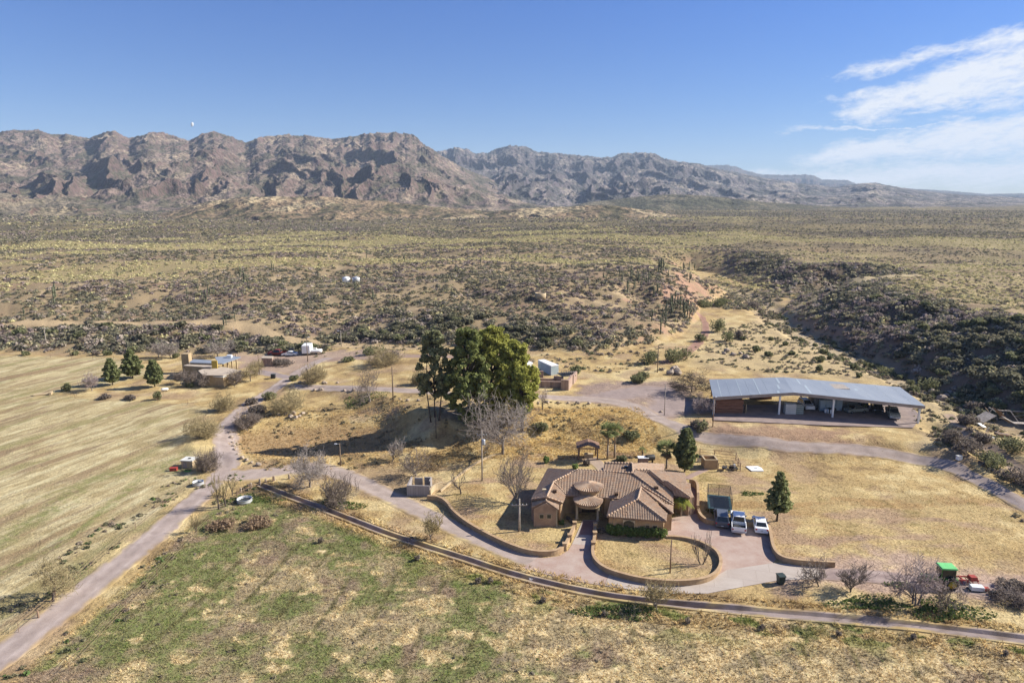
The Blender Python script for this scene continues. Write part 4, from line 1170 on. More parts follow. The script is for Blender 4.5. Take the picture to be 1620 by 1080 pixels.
# ------------------------------------------------------------------ main house
def tile_mat():
    m = mat("clay_roof_tiles", (.4, .28, .2), .85, 0, .2); t = m.node_tree; b = t.nodes['Principled BSDF']
    tc = N(t, 'ShaderNodeTexCoord')
    v = N(t, 'ShaderNodeTexVoronoi', i_Scale=2.6); t.links.new(tc.outputs['Object'], v.inputs['Vector'])
    n = N(t, 'ShaderNodeTexNoise', i_Scale=.55, i_Detail=4.0); t.links.new(tc.outputs['Object'], n.inputs['Vector'])
    r = N(t, 'ShaderNodeValToRGB'); el = r.color_ramp.elements
    el[0].position = 0.0; el[0].color = (*A(180, 154, 132), 1); el[1].position = 1.0; el[1].color = (*A(236, 206, 172), 1)
    for p, c in ((.3, A(202, 174, 150)), (.55, A(216, 190, 164)), (.75, A(212, 174, 142))): e = el.new(p); e.color = (*c, 1)
    sep = N(t, 'ShaderNodeSeparateColor'); t.links.new(v.outputs['Color'], sep.inputs[0])
    f = math_node(t, 'ADD', math_node(t, 'MULTIPLY', sep.outputs[0], .55), math_node(t, 'MULTIPLY', n.outputs[0], .55)); 
    t.links.new(math_node(t, 'SUBTRACT', f, .05, clamp=True), r.inputs[0]); t.links.new(r.outputs[0], b.inputs['Base Color'])
    return m
M_TILE = tile_mat()
M_PAN = noise_mat("tile_pans", A(148, 122, 102), A(172, 144, 122), 2.0)
M_HWALL = noise_mat("brown_stone_wall", A(176, 146, 124), A(206, 174, 146), 1.3, bump=.15)
M_TRIM = noise_mat("cream_trim", A(232, 214, 180), A(214, 192, 158), 1.5)
M_GLASS = mat("dark_window_glass", (.02, .025, .03), .15, 0, .5)
M_DOOR = noise_mat("dark_wood_door", (.05, .03, .02), (.09, .055, .035), 4.0)
HOUSE = empty("tile_roofed_house", (14, 93, 0)); HO = Vector((14, 93, 0))
tag(HOUSE, "large tan stucco house with many-gabled clay tile roofs and round entrance canopies", "house")
def V3(p): return Vector((*pw(p[0], p[1], p[2]), p[2])) - HO
def tile_plane(pts, parent=None, along=None, name='roof', pitch=.225):
    """a roof plane tiled with half-round clay rows running downslope"""
    parent = parent or HOUSE
    V = [V3(p) if len(p) == 3 and not isinstance(p, Vector) else p for p in pts]
    n = Vector((0, 0, 0))
    for i in range(len(V)):
        a, b = V[i], V[(i + 1) % len(V)]
        n += Vector(((a.y - b.y) * (a.z + b.z), (a.z - b.z) * (a.x + b.x), (a.x - b.x) * (a.y + b.y)))
    n.normalize()
    if n.z < 0: n = -n
    c = sum(V, Vector()) / len(V)
    down = Vector((n.x, n.y, 0)); 
    if down.length < .01: down = Vector((0, -1, 0))
    down = (down - n * down.dot(n)).normalized()
    hor = n.cross(down).normalized()
    cm_ = Vector((0, 0, CH)) - HO
    W_ = []
    for v in V:
        dv = (v - cm_).normalized(); k_ = dv.dot(n)
        q = cm_ + dv * ((c - cm_).dot(n) / k_) if abs(k_) > .05 else v
        W_.append(q if (q - v).length < 1.6 else v)
    V = W_
    uv = [((v - c).dot(hor), (v - c).dot(down), (v - c).dot(n)) for v in V]
    mb = MB(); k = len(V)
    mb.add([v for v in V] + [v - Vector((0, 0, .18)) for v in V], [tuple(range(k)), tuple(range(2 * k - 1, k - 1, -1))] + [(i, (i + 1) % k, k + (i + 1) % k, k + i) for i in range(k)])
    pan = mb.build(name, M_PAN, parent)
    tb = MB()
    def zof(u, v):   # follow slightly warped outlines
        w = [1 / ((u - q[0]) ** 2 + (v - q[1]) ** 2 + .3) for q in uv]
        return 0.0
    u0, u1 = min(q[0] for q in uv), max(q[0] for q in uv)
    nn = max(1, int((u1 - u0) / pitch))
    A_ = [PI * i / 5 for i in range(6)]
    for i in range(nn):
        u = u0 + (i + .5) * (u1 - u0) / nn
        xs = []
        for j in range(k):
            a, b = uv[j], uv[(j + 1) % k]
            if (a[0] - u) * (b[0] - u) < 0:
                t = (u - a[0]) / (b[0] - a[0]); xs.append((a[1] + t * (b[1] - a[1]), a[2] + t * (b[2] - a[2])))
        xs.sort()
        for j in range(0, len(xs) - 1, 2):
            (v0, w0), (v1, w1) = xs[j], xs[j + 1]
            L = v1 - v0
            if L < .15: continue
            ns = max(1, int(L / .42)); jit = random.uniform(-.012, .012)
            for q in range(ns):
                ta, tb_ = q / ns, (q + 1) / ns
                vs = []
                for tt, ex in ((ta, 0), (tb_, .035)):
                    vv = v0 + tt * L; ww = w0 + tt * (w1 - w0)
                    for a in A_:
                        rr = .098 * (pitch / .31) * (1.0 if ex == 0 else 1.12)
                        vs.append(c + hor * (u + jit + math.cos(a) * rr) + down * vv + n * (ww + math.sin(a) * rr * .95 + ex * .3))
                m_ = len(A_)
                tb.add(vs, [(s, s + 1, m_ + s + 1, m_ + s) for s in range(m_ - 1)] + [tuple(range(m_, 2 * m_))])
    o = tb.build('roof_tiles', M_TILE, pan)
    return pan
def ridge(*pts, r=.13):
    P = [V3(p) if not isinstance(p, Vector) else p for p in pts]
    mb = MB()
    for i in range(len(P) - 1):
        L = (P[i + 1] - P[i]).length; ns = max(1, int(L / .45))
        for q in range(ns):
            a = P[i].lerp(P[i + 1], q / ns); b = P[i].lerp(P[i + 1], (q + 1) / ns)
            mb.tube(a + Vector((0, 0, .06)), b + Vector((0, 0, .09)), r, r * 1.1, 7)
    mb.build('ridge_cap', M_TILE, HOUSE, True)
a1, a2, a3, a4, a5, a6, a7 = (840, 790, 3.2), (867, 740, 3.2), (914, 743, 5.2), (876, 762, 4.5), (865, 786, 4.15), (890, 795, 3.1), (896, 783, 3.1)
m1, m2, e0, e00, e1 = (1001, 748.5, 5.2), (1006, 743, 5.2), (958, 787, 3.1), (980, 789, 3.1), (1065, 796, 2.7)
b1, b2, b3, b4, b5 = (960, 816.6, 2.7), (966, 792.6, 2.7), (1009, 790, 4.4), (1014, 771, 4.55), (1054, 824.5, 2.7)
c1, c2, c3, c4 = (1016, 768.6, 4.6), (1065, 799, 2.72), (1064.7, 812, 2.7), (1055.7, 812, 2.7)
s1, s2, s3, s4 = (1026.5, 743.3, 4.9), (1048.5, 761, 4.2), (1056, 761.5, 4.3), (1092, 787, 3.0)
r1, r2 = (1065, 776, 2.75), (1028, 750.5, 4.6)
tile_plane([a1, a2, a3, a4, a5]); tile_plane([a5, a4, a7, a6])
tile_plane([a4, a3, m1, (1035, 773, 3.95), (1016, 768, 4.05), e00, e0, a7])
tile_plane([(1016, 768, 4.05), (1035, 773, 3.95), e1, (1052, 796.5, 2.6), (1030, 783, 3.3)])
tile_plane([m1, m2, r2, r1, e1])
tile_plane([m2, s1, s2, s3, s4, (1065, 783, 2.9), r1, r2])
tile_plane([s1, (1084, 748, 3.2), (1085, 763, 3.2), s3, s2]); tile_plane([s3, (1092, 764, 3.1), (1094, 785, 3.0), s4])
tile_plane([(956, 732, 4.9), (1000, 733, 4.9), (998.6, 748, 4.3), (954.5, 746.6, 4.3)])
tile_plane([(1000, 733, 4.9), (1015, 731.7, 4.6), (1050, 733.6, 3.3), (1050.5, 744, 3.3), s1, m2, (998.6, 747.5, 4.8)])
tile_plane([b1, b2, e00, b4, b3]); tile_plane([b1, b3, b5]); tile_plane([b3, b4, c4, b5])
tile_plane([b4, c1, (1052.4, 796.5, 2.9), c2, c3]); 
ridge(a5, a4, a3); ridge(a3, m1); ridge(m1, e1); ridge(m2, s1, s2, s3, s4); ridge(b1, b3, b5); ridge(b3, b4); ridge(c1, c2); ridge(b4, c3); ridge((956, 732, 4.95), (1000, 733, 4.95)); ridge((1000, 733, 4.95), m1); ridge(a4, a7); ridge(a1, a5, a6, r=.1)
# lower gable in front of the west wing
L1, L2, L3 = (841, 802.5, 2.9), (863.7, 792, 3.75), (884, 806, 2.9)
L1b, L2b, L3b = V3(L1) + Vector((.15, 1.6, 0)), V3(L2) + Vector((.1, 1.6, 0)), V3(L3) + Vector((.1, 1.6, 0))
tile_plane([V3(L1), L1b, L2b, V3(L2)]); tile_plane([V3(L2), L2b, L3b, V3(L3)]); ridge(V3(L2), L2b)
# round canopies
def cone_roof(cx, cy, r, z0, z1, nm, half=False):
    mb = MB(); n = 40; vs = []; c = Vector((cx, cy, 0)) - HO
    mb.lathe([(r, z0 - .12), (r, z0), (.05, z1)], tuple(c), 44)
    o = mb.build('canopy_roof', M_PAN, HOUSE)
    tb = MB()
    for i in range(n):
        a = 2 * PI * i / n
        d = Vector((math.cos(a), math.sin(a), 0))
        p0 = c + d * (r + .04) + Vector((0, 0, z0 + .02)); p1 = c + d * .15 + Vector((0, 0, z1 + .02))
        tb.tube(p1, p0, .02, .115, 6)
    tb.build('roof_tiles', M_TILE, o)
    cap = MB(); cap.lathe([(.3, z1 - .06), (.2, z1 + .08), (.02, z1 + .12)], tuple(c), 10); cap.build('roof_cap', M_TILE, o)
cone_roof(11.35, 94.5, 2.15, 4.2, 4.75, 'upper'); cone_roof(11.05, 92.5, 2.1, 2.9, 3.5, 'lower')
d = MB(); d.lathe([(1.45, 2.6), (1.45, 4.12)], (11.35 - 14, 94.3 - 93, 0), 28); d.build('drum_wall', M_STUCCO, HOUSE)
bm_ = MB()
for a0 in range(180, 361, 15):
    a, b = R(a0), R(a0 + 15)
    if a0 == 360: break
    q = [Vector((11.05 - 14 + math.cos(t) * rr, 92.3 - 93 + math.sin(t) * rr, 0)) for t in (a, b) for rr in (1.5, 1.75)]
    bm_.add([v + Vector((0, 0, 2.35)) for v in q] + [v + Vector((0, 0, 2.83)) for v in q], [(0, 1, 3, 2), (4, 6, 7, 5), (0, 2, 6, 4), (1, 5, 7, 3)])
bm_.build('canopy_beam', M_STUCCO, HOUSE)
for px, py in ((912.5, 820.5), (945.6, 823)):
    x, y = pw(px, py); cmb = MB(); cmb.lathe([(.3, 0), (.3, .12), (.2, .2), (.18, 2.2), (.3, 2.32), (.32, 2.45)], (x - 14, y - 93, 0), 14); cmb.build('column', M_TRIM, HOUSE, True)
# walls (world coordinates of the outline, tucked under the eaves)
def wall_run(P, tops, m=None, name='wall', th=.3):
    mb = MB()
    for i in range(len(P) - 1):
        (x0, y0), (x1, y1) = P[i], P[i + 1]
        d_ = Vector((x1 - x0, y1 - y0, 0)); L = d_.length; d_.normalize(); nn = Vector((-d_.y, d_.x, 0)) * th / 2
        a, b = Vector((x0, y0, 0)) - HO - d_ * th / 2, Vector((x1, y1, 0)) - HO + d_ * th / 2 * (.98)
        z0, z1 = tops[i], tops[i + 1]
        mb.add([a - nn, b - nn, b + nn, a + nn] + [a - nn + Vector((0, 0, z0)), b - nn + Vector((0, 0, z1)), b + nn + Vector((0, 0, z1)), a + nn + Vector((0, 0, z0))],
               [(3, 2, 1, 0), (4, 5, 6, 7), (0, 1, 5, 4), (1, 2, 6, 5), (2, 3, 7, 6), (3, 0, 4, 7)])
    return mb.build(name, m or M_HWALL, HOUSE)
gb = MB(); gb.prism([(3.1, 0), (6.35, 0), (6.35, 2.75), (4.85, 3.55), (3.1, 2.75)], 'y', 90.0, 91.6)
for i, v in enumerate(gb.v): gb.v[i] = (v[0] - 14, v[1] - 93, v[2])
WA = gb.build('gable_wall', M_HWALL, HOUSE)
tr = MB(); tr.box((6.36 - 14, 90.02 - 93, 0), (.16, .16, 2.7)); tr.build('corner_trim', M_TRIM, HOUSE)
wall_run([(3.0, 91.9), (3.3, 92.6), (6.2, 103.3), (10.2, 101.5), (14.6, 101.2), (14.7, 102), (19, 101.8), (20.8, 103), (24.4, 104.6), (24.3, 102.8), (27, 101.4), (26.9, 98.2), (26.6, 93.9), (25.9, 93.6), (23.0, 96)],
         [2.95, 3.0, 3.0, 3.0, 3.0, 3.0, 3.0, 3.0, 3.0, 3.0, 2.9, 2.9, 2.8, 2.8, 2.6])
wall_run([(6.9, 91.4), (7.0, 91.6), (7.75, 93.9), (9.3, 94.9), (13.5, 94.7), (13.7, 93.2), (14.6, 92.9), (13.6, 88.0), (20.6, 86.7), (21.2, 88.8), (22.2, 88.9), (23.0, 92.0), (23.6, 96)],
         [3.0, 3.0, 3.0, 3.0, 3.0, 2.95, 2.6, 2.5, 2.5, 2.5, 2.5, 2.55, 2.6], M_STUCCO)
g2 = MB(); g2.add([Vector(p) - HO for p in ((3.1, 91.3, 2.5), (6.95, 91.1, 2.5), (6.95, 91.1, 3.05), (4.95, 91.0, 3.98), (3.1, 91.9, 3.08))], [(0, 1, 2, 3, 4)]); g2.build('gable_panel', M_HWALL, HOUSE)
# eyebrow gable over the arched window
E1, E2, E3 = V3((969.5, 819.5, 2.55)), V3((992, 811, 3.15)), V3((1011, 822.6, 2.55))
bk = Vector((0, 1.5, .25))
tile_plane([E1, E1 + bk, E2 + bk, E2]); tile_plane([E2, E2 + bk, E3 + bk, E3]); ridge(E2, E2 + bk, r=.09)
eb = MB(); eb.add([E1 + Vector((.1, .3, -.05)), E3 + Vector((-.1, .3, -.05)), E2 + Vector((0, .3, -.08)), E1 + Vector((.1, .3, -2.5)), E3 + Vector((-.1, .3, -2.5))], [(0, 3, 4, 1, 2)]); eb.build('bay_wall', M_STUCCO, HOUSE)
def window(x, y, z, w, h, rz=0, arch=False, frame=.07):
    f = MB(); cs, sn = math.cos(rz), math.sin(rz)
    o = empty('window', (x - 14, y - 93, z), rz, HOUSE) if False else None
    f.box((0, 0, 0), (w + frame * 2, .08, h + frame * 2)); fo = f.build('window', M_TRIM, HOUSE); fo.location = (x - 14, y - 93, z - frame); fo.rotation_euler = (0, 0, rz)
    g = MB()
    if arch:
        pts = [(-w / 2, 0), (w / 2, 0), (w / 2, h * .6)] + [(w / 2 * math.cos(t), h * .6 + h * .4 * math.sin(t)) for t in np.linspace(.3, PI - .3, 7)] + [(-w / 2, h * .6)]
        g.prism(pts, 'y', -.06, -.04)
    else: g.prism([(-w / 2, 0), (w / 2, 0), (w / 2, h), (-w / 2, h)], 'y', -.06, -.04)
    go = g.build('pane', M_GLASS, fo); go.location = (0, 0, frame)
window(4.2, 89.96, 1.3, .55, .55); window(5.25, 89.96, 1.3, .55, .55)
window(16.1, 87.2, 1.0, 1.5, 1.3, R(-10), True); window(18.6, 86.85, 1.3, .55, .5, R(-10)); window(19.6, 86.68, 1.3, .55, .5, R(-10))
dd = MB(); dd.prism([(-1.0, 0), (1.0, 0), (1.0, 2.0), (.6, 2.35), (-.6, 2.35), (-1.0, 2.0)], 'y', -.1, .1); do = dd.build('door', M_DOOR, HOUSE); do.location = (11.4 - 14, 94.6 - 93, .05)
dk = MB(); dk.lathe([(.04, 0), (.04, .25)], (.12, -.16, 1.0), 6); dk.build('handle', M_TRIM, do)
for (px, py, zz, mm_) in ((861, 776, 3.9, M_TRIM), (877.5, 777.5, 4.15, M_DOOR), (990, 739.5, 4.65, M_GLASS), (975, 782, 3.5, M_DOOR), (1038, 772, 4.0, M_DOOR)):
    p = V3((px, py, zz)); mb = MB(); mb.box(p - Vector((0, 0, .1)), (.55, .45, .38)); mb.build('roof_vent', mm_, HOUSE)

# ------------------------------------------------------------------ hedge and plants by the house
rs = np.random.default_rng(5)
hx0, hx1 = pw(966, 853)[0], pw(1050, 852)[0]; hy = pw(1000, 854)[1] + .9
hb = empty('hedge', ((hx0 + hx1) / 2, hy, 0)); tag(hb, 'dense green hedge along the front wall of the house', 'hedge')
Ps, Ds = [], []
for i in range(26):
    c = ((i / 25 - .5) * (hx1 - hx0), rs.uniform(-.15, .15) + (i / 25 - .5) * -1.0 + .3, rs.uniform(.55, .95)); p, d_ = blob_points(260, c, (.55, .75, .75), rs, .6); Ps.append(p); Ds.append(d_)
P = np.vstack(Ps); P[:, 2] = np.maximum(P[:, 2], .05); leaf_obj('foliage', P, np.vstack(Ds), .09, M_HEDGE, hb, rs)
mb = MB()
for i in range(9): mb.tube(((i / 8 - .5) * (hx1 - hx0), -.3 * (i / 8 - .5) * 3 + .3, -.1), ((i / 8 - .5) * (hx1 - hx0), .3 - (i / 8 - .5), .8), .05, .02, 5)
mb.build('stems', M_BARK_D, hb)
leafy_bush(951, 842, 12, 9, "grey-green shrub beside the walk left of the hedge", M_GREYB, 'garden_shrub', 'shrub', seed=3, n=500, size=.09)
leafy_bush(888, 829, 9, 7, "small dark green plant in the corner by the entrance", M_HEDGE, 'garden_shrub', 'shrub', seed=4, n=400, size=.08)
leafy_bush(899, 822, 8, 6, "pale succulent plant in the shaded entrance bed", M_GREYB, 'garden_shrub', 'shrub', seed=6, n=300, size=.08)
palm(1077, 816, 780, 36, "short bright yellow-green palm by the garage", 8, M_PALM_Y, False, False, 60)
palm(961, 726, 667, 36, "left of the two tall fan palms behind the house", 1)
palm(972, 724, 668, 32, "right of the two tall fan palms behind the house", 2)
palm(1054, 741, 694, 42, "lone fan palm with drooping crown beside the dark pine", 3, skirt=True, n=36)
palm(1016, 722, 706, 15, "small low palm behind the grill island", 5, skirt=False, n=22, fan=True)
conifer(1083, 746, 682, 34, "dark pine standing beside the lone fan palm", 21, M_PINE, 1.2, .10, cone=.6, upturn=.7)
conifer(1229, 824, 751, 43, "solitary pine with bare lower trunk east of the parked cars", 22, M_PINE, .55, .20, cone=.8, upturn=.12, card=.14)
conifer(178, 609, 568, 27, "left front pine of the three at the field edge", 23, M_PINE, .8, .10, cone=.62)
conifer(210, 598, 555, 35, "tallest pine of the three, standing at the back", 24, M_PINE, .8, .10, cone=.7)
conifer(245, 612, 570, 28, "right-hand pine of the three, nearest the ranch house", 25, M_PINE, .8, .12, cone=.62)
# the clump of big pines
big_pine(688, 664, 530, 66, "grey-green pine with bare trunks, left of the big clump", 31, M_PINE_G, .30, 90, 120, 4, .85, card=.17)
big_pine(742, 668, 526, 80, "dark green tall pine at the left of the clump", 32, M_PINE_M, .05, 140, 140, 1, 1.0, card=.17)
big_pine(778, 652, 525, 98, "tallest yellow-green pine in the middle of the clump", 33, M_PINE_Y, .08, 160, 140, 1, 1.05, card=.17)
big_pine(812, 660, 546, 82, "yellow-green rounded pine at the right of the clump", 34, M_PINE_Y, .06, 120, 140, 1, 1.0, card=.17)
big_pine(826, 682, 590, 42, "lowest pine at the right edge of the clump, trunk showing", 35, M_PINE_Y, .30, 50, 130, 1, .9, card=.17)
# bare trees
T = bare_tree
T(491, 770, 697, 68, "rounded pale bare tree at the road fork", 'dense', M_TWIG_P, seed=41)
T(795, 718, 610, 112, "great pale bare tree in front of the big pines", 'dense', M_TWIG_P, seed=42)
T(820, 797, 715, 76, "vase-shaped bare tree west of the house", 'vase', M_TWIG_B, seed=43)
T(729, 781, 729, 30, "small single-trunk bare tree on the lawn beside the block enclosure", 'small', M_TWIG_B, M_BARK_D, seed=44)
T(659, 752, 706, 54, "bare tree behind the grey block enclosure", 'vase', M_TWIG_B, seed=45)
T(621, 729, 690, 36, "small pale bare tree in the shade of the pines", 'vase', M_TWIG_P, seed=46)
T(586, 635, 570, 52, "crooked bare tree over a green patch by the upper road", 'open', M_TWIG_B, seed=47, lean=(-.12, 0))
T(858, 648, 607, 24, "small reddish bare tree right of the pines", 'small', M_TWIG_R, M_BARK_D, seed=48)
T(347, 805, 750, 20, "thin bare tree at the edge of the farm road, nearer one", 'small', M_TWIG_Y, M_BARK_D, seed=49)
T(357, 801, 752, 18, "thin bare tree just behind its twin at the road edge", 'small', M_TWIG_Y, M_BARK_D, seed=50)
T(368, 783, 748, 18, "thin bare tree between the road fork and the stock tank", 'small', M_TWIG_Y, M_BARK_D, seed=51)
T(310, 841, 812, 18, "little bare sapling on the verge below the stock tank", 'small', M_TWIG_Y, M_BARK_D, seed=52)
T(84, 952, 876, 74, "leaning bare tree alone by the farm road", 'round', M_TWIG_Y, M_BARK_D, seed=53, lean=(-.15, .1))
T(315, 692, 649, 56, "straw-coloured willow west of the road", 'bush', M_TWIG_Y, seed=54)
T(535, 796, 744, 56, "grey brushy tree with green weeds at its foot", 'bush', M_TWIG_B, seed=55)
T(680, 853, 810, 34, "small straw-coloured tree on the verge of the drive", 'vase', M_TWIG_Y, seed=56)
T(1040, 964, 912, 52, "bare olive bush-tree between the drive and the canal", 'vase', M_TWIG_Y, seed=57)
T(1110, 892, 832, 30, "slender bare tree inside the oval wall", 'sparse', M_TWIG_B, M_BARK_D, seed=58)
T(1296, 928, 884, 54, "low dark bare tree beside the wheeled bin", 'open', M_TWIG_B, M_BARK_D, seed=59)
T(1346, 936, 890, 50, "bare spreading tree second from the bin", 'vase', M_TWIG_B, M_BARK_D, seed=60)
T(1448, 956, 872, 70, "tall many-stemmed bare tree left of the tractor", 'multi', M_TWIG_R, M_BARK, seed=61)
T(1494, 963, 912, 52, "twisted dark bare tree in front of the tractor", 'open', M_TWIG_B, M_BARK_D, seed=62)
T(1094, 620, 582, 72, "dark mesquite tree at the west end of the metal shed", 'dense', M_BARK_D, M_BARK_D, seed=63)
T(1106, 654, 623, 38, "pinkish bare tree before the stacked timber", 'round', M_TWIG_R, seed=64)
T(146, 618, 588, 28, "small pinkish tree left of the three pines", 'round', M_TWIG_R, seed=65)
T(457, 653, 611, 60, "wide grey-green mesquite in the bend of the road", 'bush', M_TWIG_Y, seed=66)
T(390, 675, 646, 42, "grey brush tree inside the curve of the road", 'bush', M_TWIG_B, seed=67)
T(343, 565, 534, 44, "rounded bare tree behind the ranch house", 'round', M_TWIG_P, seed=68)
T(251, 566, 536, 26, "left one of the two grey bare trees behind the pines", 'round', M_TWIG_P, seed=69)
T(269, 567, 536, 28, "right one of the two grey bare trees behind the pines", 'round', M_TWIG_P, seed=70)
for px, py, tp, w, lb in ((287, 608, 584, 26, "small bare yard tree at the left of the ranch house"), (307, 611, 584, 26, "white-trunked yard tree in front of the ranch house"), (329, 612, 586, 26, "yard tree with pale trunk before the front block of the ranch house"),
                          (374, 608, 580, 34, "bushy yard tree right of the ranch house"), (397, 603, 570, 36, "taller straw-coloured yard tree east of the ranch house"), (411, 593, 566, 26, "pinkish tree by the brick hut")):
    T(px, py, tp, w, lb, 'round', M_TWIG_Y if px > 380 else M_TWIG_B, M_TRIM if px in (307, 329) else M_BARK, seed=70 + px)
T(356, 649, 611, 34, "tall straw bush-tree where the farm ditch meets the road", 'bush', M_TWIG_Y, seed=90)
T(498, 606, 571, 42, "olive mesquite tree beside the road junction pole", 'bush', M_TWIG_Y, seed=91)
T(608, 578, 544, 56, "greenish mesquite beyond the upper road", 'bush', M_TWIG_Y, seed=92)
T(328, 744, 704, 40, "grey brush beside the pump house", 'bush', M_TWIG_B, seed=93)
T(372, 612, 590, 20, "small yard tree beside the ranch lawn corner", 'small', M_TWIG_B, seed=94)
T(1596, 952, 925, 60, "low grey brush at the right end of the dirt track", 'bush', M_TWIG_B, seed=95)
T(664, 608, 580, 30, "small olive tree left of the big pines on the upper road", 'bush', M_TWIG_Y, seed=96)

# ------------------------------------------------------------------ shared paints and metals
M_WHITE = mat("white_paint", (.78, .78, .77), .35, 0, .5)
M_GREYP = mat("dark_grey_paint", (.09, .10, .12), .35, 0, .5)
M_SILVER = mat("silver_paint", (.42, .44, .47), .35, .3, .5)
M_TYRE = mat("tyre_rubber", (.02, .02, .02), .8)
M_RIM = mat("wheel_rim", (.35, .35, .36), .35, .8)
M_RED = noise_mat("red_paint", (.28, .035, .025), (.36, .07, .05), 2.0, .6)
M_MAROON = noise_mat('maroon_paint', (.12, .02, .02), (.17, .04, .035), 2.0, .6)
M_GREEN = noise_mat("tractor_green", (.06, .22, .04), (.10, .30, .07), 1.0, .5)
M_LGREEN = noise_mat("cab_roof_green", (.13, .46, .15), (.18, .55, .20), 1.0, .5)
M_YEL = mat("yellow_paint", (.55, .42, .05), .5)
M_LAMP = mat("red_lens", (.35, .02, .02), .3)
M_GALV = noise_mat("galvanised_steel", (.42, .43, .44), (.56, .57, .58), 1.5, .5, .4)
M_ROOFM = noise_mat("blue_grey_metal_roof", A(152, 162, 176), A(176, 184, 194), .25, .6, .1, detail=3, stretch=(1, .25, 1), lo=.3, hi=.7)
M_ROOFT = noise_mat("translucent_roof_panel", A(196, 208, 214), A(180, 194, 204), .8, .6)
M_WOOD = noise_mat("weathered_wood", (.16, .10, .065), (.28, .19, .13), 3.0, stretch=(1, 1, .3))
M_WOODR = noise_mat("stacked_red_brown_timber", (.13, .06, .04), (.30, .16, .11), 5.0, stretch=(.15, .15, 3.5))
M_WOODG = noise_mat("grey_old_boards", (.22, .19, .165), (.40, .35, .30), 3.0)
M_POLE = noise_mat("utility_pole_wood", (.12, .085, .06), (.22, .16, .11), 2.0)
M_TAN = noise_mat("tan_house_wall", A(190, 164, 128), A(212, 188, 148), 1.0)
M_YWALL = noise_mat("yellow_ochre_wall", A(196, 168, 76), A(210, 182, 96), 1.0)
M_FLATR = noise_mat("flat_gravel_roof", A(200, 184, 164), A(222, 206, 186), .6)
M_RUIN = brick_mat("adobe_ruin_brick", A(176, 140, 124), A(196, 166, 148), A(150, 128, 116), .5, .22, stain=A(206, 182, 164))
M_MAT = mat("blue_black_trampoline_mat", (.02, .03, .05), .6)
M_NAVY = noise_mat("teal_blue_padding", (.05, .11, .12), (.08, .15, .17), 2.0, .6)
M_NET = mat("black_netting", (.03, .035, .03), .8)
_t = M_NET.node_tree; _tr = N(_t, 'ShaderNodeBsdfTransparent'); _mx = N(_t, 'ShaderNodeMixShader', i_Fac=.42)
_t.links.new(_tr.outputs[0], _mx.inputs[1]); _t.links.new(_t.nodes['Principled BSDF'].outputs[0], _mx.inputs[2]); _t.links.new(_mx.outputs[0], _t.nodes['Material Output'].inputs[0])
M_BIN = mat("dark_green_plastic", (.03, .045, .04), .5)
M_ROCK = noise_mat("field_stone", A(168, 150, 132), A(206, 188, 168), 1.5, bump=.4)
M_WATER = mat("dark_water", (.015, .02, .02), .05, 0, .5)
M_DARK = mat("dark_machinery", (.035, .035, .035), .6)
M_MACH = noise_mat("faded_machine_paint", (.20, .21, .17), (.36, .36, .31), 2.0)
M_CONT = noise_mat("faded_green_container", (.16, .20, .17), (.24, .27, .24), 1.0)
M_BLUEC = noise_mat("pale_blue_cabinet", (.34, .42, .45), (.44, .50, .52), 1.0)
M_CREAM = noise_mat("cream_container", (.50, .50, .46), (.60, .59, .54), 1.0)

